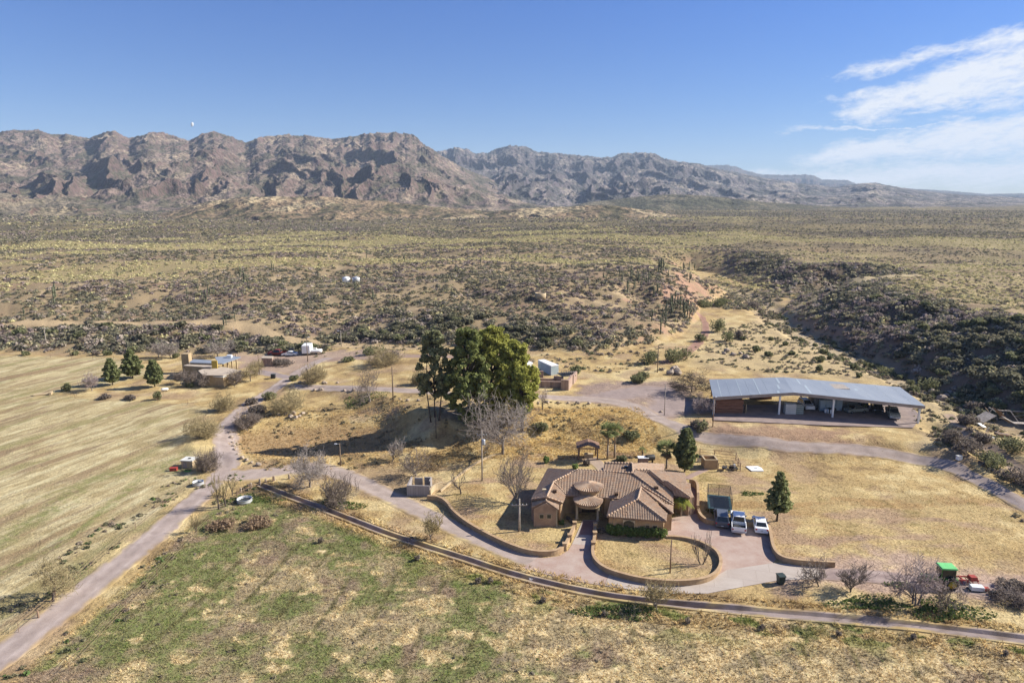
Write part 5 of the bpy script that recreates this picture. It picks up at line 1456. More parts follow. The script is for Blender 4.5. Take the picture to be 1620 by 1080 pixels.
def wheels(root, xs, ys, r, w, rim=M_RIM, z=0.0):
    for y in ys:
        for x in xs:
            mb = MB(); mb.lathe([(r * .62, -w / 2), (r * .95, -w / 2), (r, -w / 4), (r, w / 4), (r * .95, w / 2), (r * .62, w / 2)], (0, 0, 0), 20, 'X')
            o = mb.build('wheel', M_TYRE, root, True); o.location = (x, y, r + z)
            m2 = MB(); m2.lathe([(r * .60, -w / 2 - .01), (r * .45, -w / 2 + .03), (r * .45, w / 2 - .03), (r * .60, w / 2 + .01)], (0, 0, 0), 16, 'X')
            m2.build('rim', rim, o, True)
def car(loc, rz, label, kind='sedan', paint=None, cat='car', name='parked_car', extra=True):
    paint = paint or M_WHITE
    root = empty(name, loc, rz); tag(root, label, cat)
    if kind == 'sedan':
        L, W, wr = 4.6, 1.8, .32
        low = [(-2.3, .35), (-2.25, .85), (-2.15, .98), (-1.3, 1.0), (.9, .98), (2.0, .82), (2.28, .6), (2.3, .3)]
        cab = [(-1.75, .95), (-1.05, 1.38), (-.2, 1.46), (.35, 1.40), (1.2, .95)]
    elif kind == 'suv':
        L, W, wr = 4.9, 1.95, .38
        low = [(-2.45, .4), (-2.45, 1.0), (-2.3, 1.1), (1.1, 1.1), (2.2, 1.0), (2.42, .75), (2.45, .35)]
        cab = [(-2.35, 1.05), (-2.15, 1.72), (-1.2, 1.82), (.3, 1.78), (1.25, 1.08)]
    else:
        L, W, wr = 5.8, 1.98, .42
        low = [(-2.9, .45), (-2.9, 1.05), (-2.85, 1.12), (.9, 1.12), (2.5, 1.12), (2.85, 1.0), (2.95, .6), (2.95, .4)]
        cab = [(-1.0, 1.08), (-.85, 1.82), (-.2, 1.92), (.85, 1.86), (1.6, 1.1)]
    W2 = W / 2
    if kind == 'pickup':
        b = MB(); b.prism([p for p in low if p[0] > -1.05 or False] + [(2.95, .4), (-1.05, .4), (-1.05, 1.12)][1:], 'x', -W2, W2)
        b.box((-W2 + .05, -1.97, .45), (.1, 1.84, .72)); b.box((W2 - .05, -1.97, .45), (.1, 1.84, .72)); b.box((0, -2.86, .45), (W - .2, .08, .70)); b.box((0, -1.95, .5), (W - .2, 1.74, .14))
        bo = b.build('body', paint, root, bevel=.05)
        ins = MB(); ins.box((0, -1.95, .645), (W - .22, 1.7, .03)); ins.box((-.3, -1.8, .68), (.7, .6, .22), .3); ins.box((.4, -2.3, .68), (.5, .5, .16), -.4); ins.build('bed_load', M_DARK, bo)
        tg = MB(); tg.box((0, -2.915, .62), (W - .4, .03, .45)); tg.build('tailgate', paint, root)
    else:
        b = MB(); b.prism(low, 'x', -W2, W2); b.build('body', paint, root, bevel=.09)
    c = MB(); n = len(cab)
    vs = [(-W2 * (.93 if z < 1.2 else .76), y, z) for y, z in cab] + [(W2 * (.93 if z < 1.2 else .76), y, z) for y, z in cab]
    c.add(vs, [tuple(range(n)), tuple(range(2 * n - 1, n - 1, -1))] + [(i, (i + 1) % n, n + (i + 1) % n, n + i) for i in range(n)])
    co = c.build('cabin', paint, root, bevel=.04)
    def quad(nm, P, m=M_GLASS):
        q = MB(); P = [Vector(p) for p in P]; nn = (P[1] - P[0]).cross(P[3] - P[0]).normalized()
        cc = sum(P, Vector()) / 4
        if nn.dot(cc - Vector((0, .0, 1.0))) < 0: nn = -nn
        q.add([cc + (p - cc) * .86 + nn * .016 for p in P] + [cc + (p - cc) * .86 - nn * .02 for p in P], [(0, 1, 2, 3), (0, 4, 5, 1), (1, 5, 6, 2), (2, 6, 7, 3), (3, 7, 4, 0)]); q.build(nm, m, co)
    f = lambda i, s: (s * W2 * (.93 if cab[i][1] < 1.2 else .76), cab[i][0], cab[i][1])
    quad('rear_window', [f(0, -1), f(0, 1), f(1, 1), f(1, -1)]); quad('windscreen', [f(n - 1, -1), f(n - 1, 1), f(n - 2, 1), f(n - 2, -1)])
    for s in (-1, 1): quad('side_window', [f(0, s), f(n - 1, s), f(n - 2, s), f(1, s)])
    yb = low[0][0]
    for s in (-1, 1):
        t = MB(); t.box((s * (W2 - .16), yb - .01, .72), (.22, .05, .2)); t.build('tail_light', M_LAMP, root)
        h = MB(); h.box((s * (W2 - .25), low[-1][0] - .06, .62), (.34, .1, .14)); h.build('headlight', M_GALV, root)
        mr = MB(); mr.box((s * (W2 + .08), cab[-1][0] - .35, 1.02), (.2, .1, .14)); mr.build('mirror', paint, root)
    for y_ in (yb - .05, low[-1][0] + .02): bp = MB(); bp.box((0, y_, .37), (W - .1, .11, .21)); bp.build('bumper', M_SILVER if kind == 'pickup' else paint, root, bevel=.02)
    pl = MB(); pl.box((0, yb - (.13 if kind != 'sedan' else .03), .6 if kind == 'sedan' else .42), (.32, .02, .14)); pl.build('number_plate', M_GALV, root)
    wheels(root, (-W2 + .1, W2 - .1), (-L * .30, L * .31), wr, .22)
    return root
def P0(px, py, z=.055): x, y = pw(px, py, z); return (x, y, z)
x, y, z = P0(1168.5, 846); car((x + .8, y + 2.75, z), R(-16), "white pickup truck with its open bed towards the camera", 'pickup', cat='pickup truck', name='pickup_truck')
x, y, z = P0(1204.5, 846); car((x + .55, y + 2.15, z), R(-14), "white sedan parked at the right by the corner of the wall", 'sedan')
x, y, z = P0(1142, 836); car((x + .6, y + 2.3, z), R(-14), "dark grey sport utility vehicle parked left of the white pickup", 'suv', M_GREYP)

# wheeled bin
bx = at(1234.5, 923)
b = empty('wheeled_bin', bx, R(8)); tag(b, "dark green wheeled rubbish bin on the verge of the drive", "bin")
mb = MB(); mb.box((0, 0, .05), (.62, .66, 1.05), 0, 1.3); mb.build('body', M_BIN, b, bevel=.03)
mb = MB(); mb.prism([(-.5, 1.12), (.5, 1.12), (.46, 1.2), (0, 1.26), (-.46, 1.2)], 'x', -.44, .44); mb.build('lid', M_BIN, b)
mb = MB(); mb.tube((-.35, .5, 1.08), (.35, .5, 1.08), .025); mb.build('handle', M_DARK, b)
wheels(b, (-.3, .3), (.28,), .12, .07)

# trampoline with its safety net
tc_ = Vector((*pw(1138, 794, .9), 0)); tr_ = empty('trampoline', tc_, R(-14)); tag(tr_, "rectangular netted trampoline behind the parked vehicles", "trampoline")
hx, hy = 1.55, 2.35
mb = MB(); mb.box((0, 0, .88), (2 * hx - .3, 2 * hy - .3, .03)); mb.build('mat', M_MAT, tr_)
mb = MB()
for s in (-1, 1): mb.box((s * hx, 0, .86), (.32, 2 * hy + .32, .07)); mb.box((0, s * hy, .861), (2 * hx - .33, .32, .07))
mb.build('padding', M_NAVY, tr_)
for sx_, sy_ in ((-1, -1), (1, -1), (-1, 1), (1, 1), (-.35, -1), (.35, -1)):
    mb = MB(); mb.tube((sx_ * hx * .92, sy_ * hy * .92, 0), (sx_ * hx * .92, sy_ * hy * .92, .86), .03); mb.build('leg', M_GALV, tr_)
for sx_ in (-1, 0, 1):
    for sy_ in (-1, 1):
        if sx_ == 0 and sy_ == -1: continue
        mb = MB(); mb.tube((sx_ * (hx + .1), sy_ * (hy + .1), .9), (sx_ * (hx + .1), sy_ * (hy + .1), 2.7), .035); mb.build('post', M_DARK, tr_)
mb = MB(); q = [(-hx - .1, -hy - .1), (hx + .1, -hy - .1), (hx + .1, hy + .1), (-hx - .1, hy + .1)]
for i in range(4):
    a, b_ = q[i], q[(i + 1) % 4]; mb.add([(a[0], a[1], .93), (b_[0], b_[1], .93), (b_[0], b_[1], 2.65), (a[0], a[1], 2.65)], [(0, 1, 2, 3)])
mb.build('safety_net', M_NET, tr_)
mb = MB()
for i in range(4): a, b_ = q[i], q[(i + 1) % 4]; mb.tube((*a, 2.68), (*b_, 2.68), .025)
mb.build('top_rail', M_DARK, tr_)
mb = MB(); mb.tube((-.2, -hy - .15, .85), (-.35, -hy - .9, 0), .02); mb.tube((.2, -hy - .15, .85), (.05, -hy - .9, 0), .02)
for i in range(3): mb.tube((-.24 - .03 * i, -hy - .32 - .2 * i, .65 - .2 * i), (.16 - .03 * i, -hy - .32 - .2 * i, .65 - .2 * i), .02)
mb.build('ladder', M_GALV, tr_)

# grill enclosure and its rail pen
p = at(1124.5, 742)
en = empty('stucco_enclosure', p, 0); tag(en, "small roofless stucco box with orange inside beside the rail pen", "enclosure")
mb = MB(); mb.box((0, 0, -.1), (2.3, .18, 1.8)); mb.box((-1.06, 1.0, -.1), (.18, 1.82, 1.8)); mb.box((1.06, 1.0, -.1), (.18, 1.82, 1.8)); mb.box((0, 2.0, -.1), (2.3, .18, 1.8)); mb.build('wall', M_STUCCO, en)
mb = MB(); mb.box((0, 1.0, 1.0), (1.93, 1.8, .06)); mb.build('floor', noise_mat("orange_plaster", A(226, 160, 70), A(236, 180, 96), 1.0), en)
mb = MB(); mb.box((0, 1.0, 1.702), (2.36, .2, .06)); 
cpx = MB(); cpx.box((0, 0, 1.702), (2.36, .24, .06)); cpx.box((0, 2.0, 1.702), (2.36, .24, .06)); cpx.box((-1.06, 1, 1.702), (.24, 1.75, .06)); cpx.box((1.06, 1, 1.702), (.24, 1.75, .06)); cpx.build('coping', M_STUCCO2, en)
def rail_fence(pts, h, label, rails=(.35, .8, 1.25), m=None, r=.05, name='rail_fence', every=2.2, group=None):
    root = empty(name, (pts[0][0], pts[0][1], 0)); o = Vector((pts[0][0], pts[0][1], 0)); tag(root, label, 'fence', group); m = m or M_WOOD
    rl = MB()
    for i in range(len(pts) - 1):
        a, b_ = Vector((pts[i][0], pts[i][1], 0)), Vector((pts[i + 1][0], pts[i + 1][1], 0)); L = (b_ - a).length; n = max(1, int(L / every))
        for k in range(n + (1 if i == len(pts) - 2 else 0)):
            q = a.lerp(b_, k / n); z = hz(q.x, q.y); mb = MB(); mb.tube(q - o + Vector((0, 0, z - .2)), q - o + Vector((0, 0, z + h)), r * 1.3, None, 6); mb.build('post', m, root)
        for k in range(n):
            q0, q1 = a.lerp(b_, k / n), a.lerp(b_, (k + 1) / n); z0, z1 = hz(q0.x, q0.y), hz(q1.x, q1.y)
            for rz_ in rails:
                rl.tube(q0 - o + Vector((0, 0, z0 + rz_ * h / 1.3)), q1 - o + Vector((0, 0, z1 + rz_ * h / 1.3)), r * .8, None, 5, False)
    rl.build('rail', m, root); return root
F = [at(*p) for p in ((1136, 745), (1171, 745), (1164, 728), (1130, 724), (1107, 722))]
rail_fence([(f.x, f.y) for f in F], 1.5, "dark wooden rail pen behind the stucco box")
p = at(1160, 742); g = empty('garden_machine', p, .4); tag(g, "dark motor mower standing inside the rail pen", "mower")
mb = MB(); mb.box((0, 0, .25), (.8, 1.3, .35), 0, .8); mb.build('body', M_DARK, g); mb = MB(); mb.box((0, -.2, .6), (.4, .35, .4), 0, .8); mb.build('seat', M_SILVER, g); wheels(g, (-.42, .42), (-.45, .45), .22, .16)
p = at(1146, 743); g = empty('garden_machine', p, -.5); tag(g, "small black barrow-like machine at the left of the rail pen", "machine")
mb = MB(); mb.box((0, 0, .3), (.6, .9, .3), 0, 1.3); mb.build('tray', M_DARK, g); wheels(g, (0,), (.4,), .2, .1); mb = MB(); mb.tube((-.2, -.3, .4), (-.25, -1, .6), .025); mb.tube((.2, -.3, .4), (.25, -1, .6), .025); mb.build('handle', M_WOOD, g)
p = at(1108, 730); g = empty('garden_machine', p, .2); tag(g, "chrome barbecue left of the stucco box", "barbecue")
mb = MB(); mb.box((0, 0, .05), (.9, .55, .8)); mb.build('cabinet', M_SILVER, g); mb = MB(); mb.lathe([(.28, -.42), (.3, 0), (.28, .42)], (0, 0, .9), 12, 'X'); mb.build('lid', M_DARK, g, True)
p = at(1195, 742); g = empty('fibreglass_slab', p + Vector((0, 0, .05)), .05); tag(g, "flat white fibreglass slab lying on the dry grass", "slab")
mb = MB(); mb.prism([(-1.1, -1.0), (1.0, -1.15), (1.2, .3), (.9, 1.1), (-1.3, 1.1)], 'z', 0, .12); mb.build('sheet', M_WHITE, g, bevel=.03); mb = MB(); mb.box((.1, .1, .12), (.5, .1, .1)); mb.build('rib', M_SILVER, g)

# ramada
p = at(930, 727); g = empty('ramada', p, R(-4)); tag(g, "small open ramada with dark tiled roof on posts behind the house", "ramada")
for sx_, sy_ in ((-1.7, 0), (1.7, 0), (-1.5, 2.4), (1.5, 2.4)):
    mb = MB(); mb.box((sx_, sy_, -.2), (.26, .26, 2.5)); mb.build('post', M_WOOD, g)
mb = MB(); mb.prism([(-2.1, 2.3), (0, 3.0), (2.1, 2.3), (2.1, 2.15), (0, 2.85), (-2.1, 2.15)], 'y', -.4, 2.8); mb.build('roof', noise_mat("dark_ramada_tiles", A(130, 100, 86), A(176, 140, 116), 4.0), g)
for y_ in (0, 2.4): mb = MB(); mb.box((0, y_, 2.0), (3.5, .14, .16)); mb.build('beam', M_WOOD, g)
mb = MB(); mb.box((.2, 1.2, .0), (1.6, .8, .75)); mb.build('table', M_STUCCO2, g)
p = at(1017, 733); g = empty('grill_island', p, 0); tag(g, "stone grill island with white counter behind the house", "grill")
mb = MB(); mb.box((0, 0, -.1), (1.7, 1.0, 1.25)); mb.build('base', M_RUIN, g); mb = MB(); mb.box((0, 0, 1.152), (1.85, 1.15, .08)); mb.build('counter', M_WHITE, g)
p = at(1028, 732); g = empty('smoker_barrel', p, .3); tag(g, "black barrel smoker right of the grill island", "smoker")
mb = MB(); mb.lathe([(.5, -.8), (.55, -.6), (.55, .6), (.5, .8)], (0, 0, 1.0), 14, 'X'); mb.build('barrel', M_DARK, g, True)
for s in (-.5, .5): mb = MB(); mb.box((s, 0, 0), (.08, .5, .6)); mb.build('leg', M_DARK, g)

# grey block enclosure on the drive
p = at(662, 784); g = empty('block_enclosure', p, R(-3)); tag(g, "roofless grey block enclosure at the bend of the drive", "enclosure")
h_ = 1.95
mb = MB(); mb.box((0, 0, -.2), (3.6, .22, h_)); mb.box((-1.69, 1.75, -.2), (.22, 3.27, h_)); mb.build('wall', M_BLOCK, g)
mb = MB(); mb.box((-.55, 3.3, -.2), (1.3, .22, h_ - .1)); mb.build('wall', M_BLOCK, g)
mb = MB(); mb.box((1.5, 2.6, -.2), (.22, 1.6, h_)); mb.box((.9, 3.3, -.2), (1.0, .22, h_ + .05)); mb.build('wall', M_BLOCK, g)
mb = MB(); mb.box((1.4, 1.3, 0), (.7, .7, .9), .2); mb.build('pump', M_DARK, g)
w = smooth_poly([at(*q)[:2] for q in ((680, 785), (684, 778), (690, 774), (700, 771))], it=1); wall_path("low_block_wall", w, 1.0, .22, M_STUCCO2, "short low wall curving from the block enclosure")

# ------------------------------------------------------------------ poles and lamps
def pole(px, py, ptop, label, arms=(), m=None, trans=False, lamp=None, r=.13, group=None, name='utility_pole', arot=0.0):
    b_ = at(px, py); k = ppm(b_); h = (py - ptop) / k / math.cos(math.atan2(CH, b_.y))
    root = empty(name, b_, arot); tag(root, label, 'pole' if name == 'utility_pole' else 'lamp post', group)
    mb = MB(); mb.tube((0, 0, -.3), (0, 0, h), r, r * .7, 8); mb.build('post', m or M_POLE, root, True)
    for (z, L) in arms:
        mb = MB(); mb.box((0, -.12, h * z), (L, .1, .12)); a = mb.build('crossarm', m or M_POLE, root)
        for i in (-.45, -.2, .2, .45): q = MB(); q.lathe([(.05, 0), (.07, .08), (.03, .16)], (L * i, -.12, h * z + .12), 8); q.build('insulator', M_GALV, a)
    if trans:
        mb = MB(); mb.lathe([(.26, -.5), (.28, -.4), (.28, .35), (.2, .45)], (.3, -.25, h * trans), 12); mb.build('transformer', M_SILVER, root, True)
    if lamp:
        mb = MB(); mb.tube((0, 0, h * .97), (lamp, 0, h * .99), .05); mb.build('lamp_arm', M_GALV, root); mb = MB(); mb.box((lamp, 0, h * .99 - .1), (.5, .22, .14), 0, .7); mb.build('lamp_head', M_WHITE, root)
    return root
pole(762.8, 760, 683, "utility pole with grey transformer between the bare trees", [(.90, 1.6)], trans=.78, m=M_WOODG)
pole(821.5, 840, 791, "short pale pole with crossarm just west of the house", [(.80, 2.2)], m=M_WOODG, r=.16)
pole(1060, 906, 857, "plain dark post standing on the oval front lawn", m=M_WOOD, r=.1)
pole(539, 737, 702, "yard lamp post by the road fork", lamp=-.7, m=M_POLE, name='lamp_post')
pole(622, 634, 581, "tall brown utility pole on the upper road", r=.15)
pole(487, 607, 583, "short dark pole at the road junction", m=M_BARK_D, r=.13)
pole(487, 572, 533, "tall pole with a lamp at the far road junction", lamp=.6)
pole(410.5, 591, 560, "thin pole beside the brick hut", m=M_POLE)
pole(1127.5, 675, 628, "thin rusty pole in front of the timber stack", m=M_WOOD, r=.1, lamp=.3)
pole(1051, 657, 608, "slim wooden pole on the gravel turning pad", m=M_WOODG, r=.09)
pole(1040, 589, 546, "weathered pole in the bushes below the mesa", m=M_POLE)
pole(74, 551, 518, "utility pole with crossarm at the foot of the mesa on the left", [(.93, 2.4)], m=M_WOODG)
pole(540, 548, 523, "short pole with white lamp on the mesa track", lamp=-.8, m=M_WOODG)
pole(690, 693, 655, "dark thin pole in the shade below the pines", m=M_BARK_D, r=.08)
pole(61, 977, 966, "weathered fence post by the farm road at the far left", m=M_WOOD, r=.12, name='utility_pole')
pole(371, 538, 518, "pale pole standing on the scrub slope behind the ranch", m=M_WOODG, r=.1)

# ------------------------------------------------------------------ metal machinery shed
FL, FR, BL, BR = [Vector((*pw(*p), p[2])) for p in ((1128, 628, 6.2), (1464, 642, 6.2), (1122, 600, 6.2), (1424, 612, 6.2))]
PF = Vector((*pw(1256, 620.5, 7.35), 7.35)); PB = Vector((*pw(1240, 596.5, 7.3), 7.3))
SO = Vector((60, 138, 0)); SH = empty('machinery_shed', SO, 0); tag(SH, "long open-fronted machinery shed with blue-grey metal roof", "shed")
def slab(nm, P, m, th=.12, parent=SH, O=SO):
    mb = MB(); n = len(P); mb.add([p - O for p in P] + [p - O - Vector((0, 0, th)) for p in P], [tuple(range(n)), tuple(range(2 * n - 1, n - 1, -1))] + [(i, (i + 1) % n, n + (i + 1) % n, n + i) for i in range(n)])
    return mb.build(nm, m, parent)
ra = slab('roof', [FL, PF, PB, BL], M_ROOFM); rb = slab('roof', [PF, FR, BR, PB], M_ROOFM)
def strip(par, t0, t1, e0, e1, A0, A1, B0, B1, m=M_ROOFT, w=.35):
    """a narrow sheet on the roof: t across the front edge A0-A1, e up the slope"""
    up_ = Vector((0, 0, .02))
    f = lambda t, e: A0.lerp(A1, t).lerp(B0.lerp(B1, t), e) + up_
    dt = w / (A1 - A0).length
    slab('roof_panel', [f(t0, e0), f(t0 + dt, e0), f(t1 + dt, e1), f(t1, e1)], m, .015, par)
for t, e0, e1, w_ in ((.10, .0, .98, .14), (.35, 0, .98, .14), (.58, .0, .98, .2), (.80, 0, .15, .5), (.84, .25, .5, .45), (.88, .6, .98, .45), (.22, 0, .98, .06), (.47, 0, .98, .06), (.70, 0, .98, .06)): strip(ra, t, t, e0, e1, FL, PF, BL, PB, w=w_)
for t, e0, e1, w_ in ((.13, 0.05, .55, .45), (.10, .6, .95, .3), (.55, .5, .62, .6), (.30, 0, .98, .06), (.45, 0, .98, .06), (.62, 0, .98, .06), (.78, 0, .98, .06), (.92, 0, .98, .06)): strip(rb, t, t, e0, e1, PF, FR, PB, BR, w=w_)
a_ = FL.lerp(PF, .36).lerp(BL.lerp(PB, .36), .62); slab('roof_panel', [a_ + Vector((0, 0, .02)), a_ + Vector((8, -.45, .22)), a_ + Vector((8, -.25, .22)), a_ + Vector((0, .2, .02))], M_ROOFT, .012, ra)
def fas(P, nm='fascia'):
    mb = MB()
    for i in range(len(P) - 1):
        a, b_ = P[i] - SO, P[i + 1] - SO; d_ = Vector((0, -.04, 0)); 
        mb.add([a + d_ - Vector((0, 0, .62)), b_ + d_ - Vector((0, 0, .62)), b_ + d_, a + d_] + [a + d_ * -2 - Vector((0, 0, .62)), b_ + d_ * -2 - Vector((0, 0, .62)), b_ + d_ * -2 - Vector((0, 0, .13)), a + d_ * -2 - Vector((0, 0, .13))],
               [(0, 1, 2, 3), (7, 6, 5, 4), (0, 4, 5, 1), (0, 3, 7, 4), (1, 5, 6, 2), (3, 2, 6, 7)])
    mb.build(nm, noise_mat("shed_fascia", A(196, 184, 176), A(172, 160, 152), .8), SH)
fas([FL, PF, FR])
def post(t, e, m=M_WHITE, w=.32):
    A_, B_ = (FL.lerp(PF, t * 2) if t < .5 else PF.lerp(FR, t * 2 - 1)), (BL.lerp(PB, t * 2) if t < .5 else PB.lerp(BR, t * 2 - 1))
    p = A_.lerp(B_, e); g = hz(p.x, p.y); mb = MB(); mb.box((p.x - SO.x, p.y - SO.y, g - .3), (w, w, p.z - g + .1)); mb.build('column', m, SH)
for t in (.01, .42, .66, .985): post(t, .04)
for t in (.02, .18, .42, .58, .70, .86, .98): post(t, .95, M_STUCCO2, .28)
post(.90, .35, M_STUCCO2)
mb = MB()
for e in (.25, .5, .75):
    for (A_, B_, C_, D_) in ((FL, PF, BL, PB), (PF, FR, PB, BR)):
        a, b_ = A_.lerp(C_, e) - SO - Vector((0, 0, .3)), B_.lerp(D_, e) - SO - Vector((0, 0, .3)); mb.tube(a, b_, .09, None, 4)
mb.build('purlin', M_SILVER, SH)
# back boards of the shed, left part and right parts
for t0, t1, zt in ((.22, .34, 3.0), (.70, .80, 2.6)):
    p, q = FL.lerp(FR, t0).lerp(BL.lerp(BR, t0), .93), FL.lerp(FR, t1).lerp(BL.lerp(BR, t1), .93); gz = hz(p.x, p.y)
    mb = MB(); mb.box(((p.x + q.x) / 2 - SO.x, (p.y + q.y) / 2 - SO.y, gz - .1), ((q - p).length, .12, zt), -.12); mb.build('back_wall', M_WOODR if t0 < .5 else M_WOODG, SH)
def inshed(px, py): 
    p = at(px, py); return p
def thing_box(name, px, py, d, m, label, cat, rz=-.1, extra=None, z=None):
    p = at(px, py); g = empty(name, (p.x, p.y + d[1] / 2, max(p.z, 2.5) if z is None else z), rz); tag(g, label, cat)
    mb = MB(); mb.box((0, 0, 0), d); mb.build('body', m, g, bevel=.03)
    if extra: extra(g, d)
    return g
def door_x(g, d):
    mb = MB()
    for s in (-.25, .25): mb.box((s * d[0], -d[1] / 2 - .02, .1), (d[0] * .46, .04, d[2] - .2))
    mb.build('door', M_BLUEC, g); mb = MB(); mb.box((-.03 * d[0], -d[1] / 2 - .06, d[2] * .45), (.05, .05, .3)); mb.build('handle', M_DARK, g)
# stacked timber at the left end
p = at(1131, 655); q = at(1176, 657); g = empty('timber_stack', ((p.x + q.x) / 2, (p.y + q.y) / 2 + 1.2, 2.45), -.05); tag(g, "long stack of red-brown timber at the west end of the shed", "timber stack")
W_ = (q.x - p.x)
for i in range(9):
    mb = MB(); mb.box((random.uniform(-.1, .1), random.uniform(-.08, .08), i * .33), (W_ + random.uniform(-.2, .15), 2.2, .27)); mb.build('board_layer', M_WOODR, g)
mb = MB(); mb.box((W_ / 2 + .7, -.6, 0), (.12, .9, 2.0)); mb.build('end_panel', M_STUCCO2, g)
thing_box('wooden_crate', 1150, 632, (5.2, 1.2, 1.0), M_WOODR, "dark load of boards stored high at the back left of the shed", "crate", z=4.2)
def louvre(g, d):
    mb = MB()
    for i in range(5): mb.box((0, -d[1] / 2 - .02, .3 + i * .42), (d[0] * .9, .03, .06))
    mb.build('rib', M_GALV, g)
thing_box('metal_cabinet', 1251, 657, (2.1, 1.4, 2.1), M_CREAM, "pale square metal cabinet near the middle of the shed", "cabinet", extra=louvre)
thing_box('machine_case', 1265, 657, (1.6, 1.4, 1.9), M_CONT, "greenish machine case just right of the pale cabinet", "machine", extra=louvre)
thing_box('tool_room', 1316, 648, (7.0, 4.0, 4.4), M_WOODG, "grey boarded tool room under the shed roof", "tool room", z=2.5)
thing_box('steel_cupboard', 1306, 652, (2.3, 1.0, 2.4), M_BLUEC, "pale blue steel cupboard in front of the tool room, left one", "cupboard", extra=door_x)
thing_box('steel_cupboard', 1322, 651, (2.6, 1.0, 2.3), M_BLUEC, "pale blue steel cupboard in front of the tool room, right one", "cupboard", extra=door_x)
for i, (px, py) in enumerate(((1304.5, 654), (1309, 654.5), (1313, 655))):
    p = at(px, py); g = empty('drum', (p.x, p.y - .3, 2.52), 0); tag(g, "small white drum on the shed floor before the steel cupboards", "drum", "white drums before the cupboards")
    mb = MB(); mb.lathe([(.22, 0), (.24, .05), (.24, .75), (.22, .8)], (0, 0, 0), 12); mb.build('barrel', M_WHITE, g, True); mb = MB(); mb.lathe([(.2, .8), (.18, .84)], (0, 0, 0), 12); mb.build('lid', M_SILVER, g)
thing_box('black_crates', 1317, 656, (1.5, .9, 1.0), M_DARK, "low pile of black crates before the steel cupboards", "crates")
p = at(1281, 651); car((p.x, p.y + 2.0, 2.52), R(178), "white car parked nose-out inside the shed", 'suv')
p = at(1357, 655); car((p.x, p.y + 1, 2.52), R(100), "small open off-road buggy with tan canopy at the shed front", 'sedan', M_MACH, 'buggy', 'buggy')
p = at(1421, 664); car((p.x, p.y + 2.2, 2.55), R(160), "old olive pickup truck parked at the east end of the shed", 'pickup', M_MACH, 'pickup truck', 'pickup_truck')
p = at(1404, 660); car((p.x, p.y + 4.2, 2.55), R(160), "dark old car behind the olive truck in the shed", 'suv', M_DARK, 'car')
def tractor(loc, rz, label, m, cab_m, hub, name='tractor', cab=True, s=1.0):
    g = empty(name, loc, rz); g.scale = (s, s, s); tag(g, label, 'tractor')
    mb = MB(); mb.prism([(.3, .9), (.3, 1.55), (2.3, 1.45), (2.55, 1.2), (2.55, .75)], 'x', -.38, .38); mb.build('hood', m, g, bevel=.05)
    mb = MB(); mb.box((0, .2, .55), (.5, 3.2, .4)); mb.build('chassis', M_DARK, g)
    mb = MB(); mb.box((0, -.9, .95), (1.1, 1.2, .5)); mb.build('platform', m, g)
    for s_ in (-1, 1): mb = MB(); mb.box((s_ * .78, -1.0, 1.45), (.55, 1.5, .08)); mb.box((s_ * .78, -1.5, 1.2), (.55, .3, .2)); mb.build('mudguard', m, g)
    mb = MB(); mb.box((0, -.95, 1.4), (.5, .5, .15)); mb.box((0, -1.2, 1.5), (.5, .12, .5)); mb.build('seat', M_DARK, g)
    mb = MB(); mb.tube((.3, 1.6, 1.4), (.3, 1.6, 2.3), .05); mb.build('exhaust', M_DARK, g)
    if cab:
        for x_ in (-.7, .7):
            for y_ in (.2, -1.5): mb = MB(); mb.tube((x_, y_, 1.4), (x_ * .95, y_, 2.75), .045); mb.build('cab_post', m, g)
        mb = MB(); mb.box((0, -.65, 2.75), (1.75, 2.1, .18), 0, .9); mb.build('cab_roof', cab_m, g, bevel=.04)
        for x_ in (-.71, .71): mb = MB(); mb.box((x_, -.65, 1.5), (.02, 1.6, 1.2)); mb.build('cab_window', M_GLASS, g)
        mb = MB(); mb.box((0, -1.52, 1.6), (1.3, .02, 1.1)); mb.box((0, .22, 1.6), (1.3, .02, 1.1)); mb.build('cab_window', M_GLASS, g)
    for s_ in (-1, 1):
        for y_, r_, w_ in ((-1.0, .85, .45), (1.9, .48, .28)):
            mb = MB(); mb.lathe([(r_ * .6, -w_ / 2), (r_ * .93, -w_ / 2), (r_, -w_ / 4), (r_, w_ / 4), (r_ * .93, w_ / 2), (r_ * .6, w_ / 2)], (0, 0, 0), 22, 'X')
            for i in range(18):
                a = 2 * PI * i / 18; mb.box((0, r_ * math.cos(a), r_ * math.sin(a) - .03), (w_ * .9, .07, .07))
            o = mb.build('wheel', M_TYRE, g); o.location = (s_ * (.95 if y_ < 0 else .75), y_, r_)
            mb = MB(); mb.lathe([(r_ * .6, -w_ / 2 - .01), (r_ * .3, -w_ / 2 + .1), (r_ * .3, w_ / 2 - .1), (r_ * .6, w_ / 2 + .01)], (0, 0, 0), 16, 'X'); mb.build('rim', hub, o, True)
    return g
p = at(1367, 652); tractor((p.x - .5, p.y + 2.0, 2.52), R(100), "olive tractor with yellow-green wheels in the shed", M_MACH, M_MACH, noise_mat("yellow_green_hub", (.22, .25, .06), (.3, .32, .1), 1), cab=False)
p = at(1498, 935); tractor((p.x - .2, p.y + 1.2, p.z), R(84), "green tractor with bright green cab roof on the dirt track", M_GREEN, M_LGREEN, M_YEL, s=.92)
p = at(1531, 930); g = empty('red_mower_deck', (p.x, p.y + .9, p.z), R(-4)); tag(g, "red field cutter hitched behind the green tractor", "implement")
mb = MB(); mb.box((0, 0, .45), (3.6, .12, .14)); mb.box((0, .9, .45), (3.6, .12, .14)); 
for i in range(5): mb.box((-1.6 + i * .8, .45, .46), (.12, 1.0, .12))
mb.build('frame', M_RED, g)
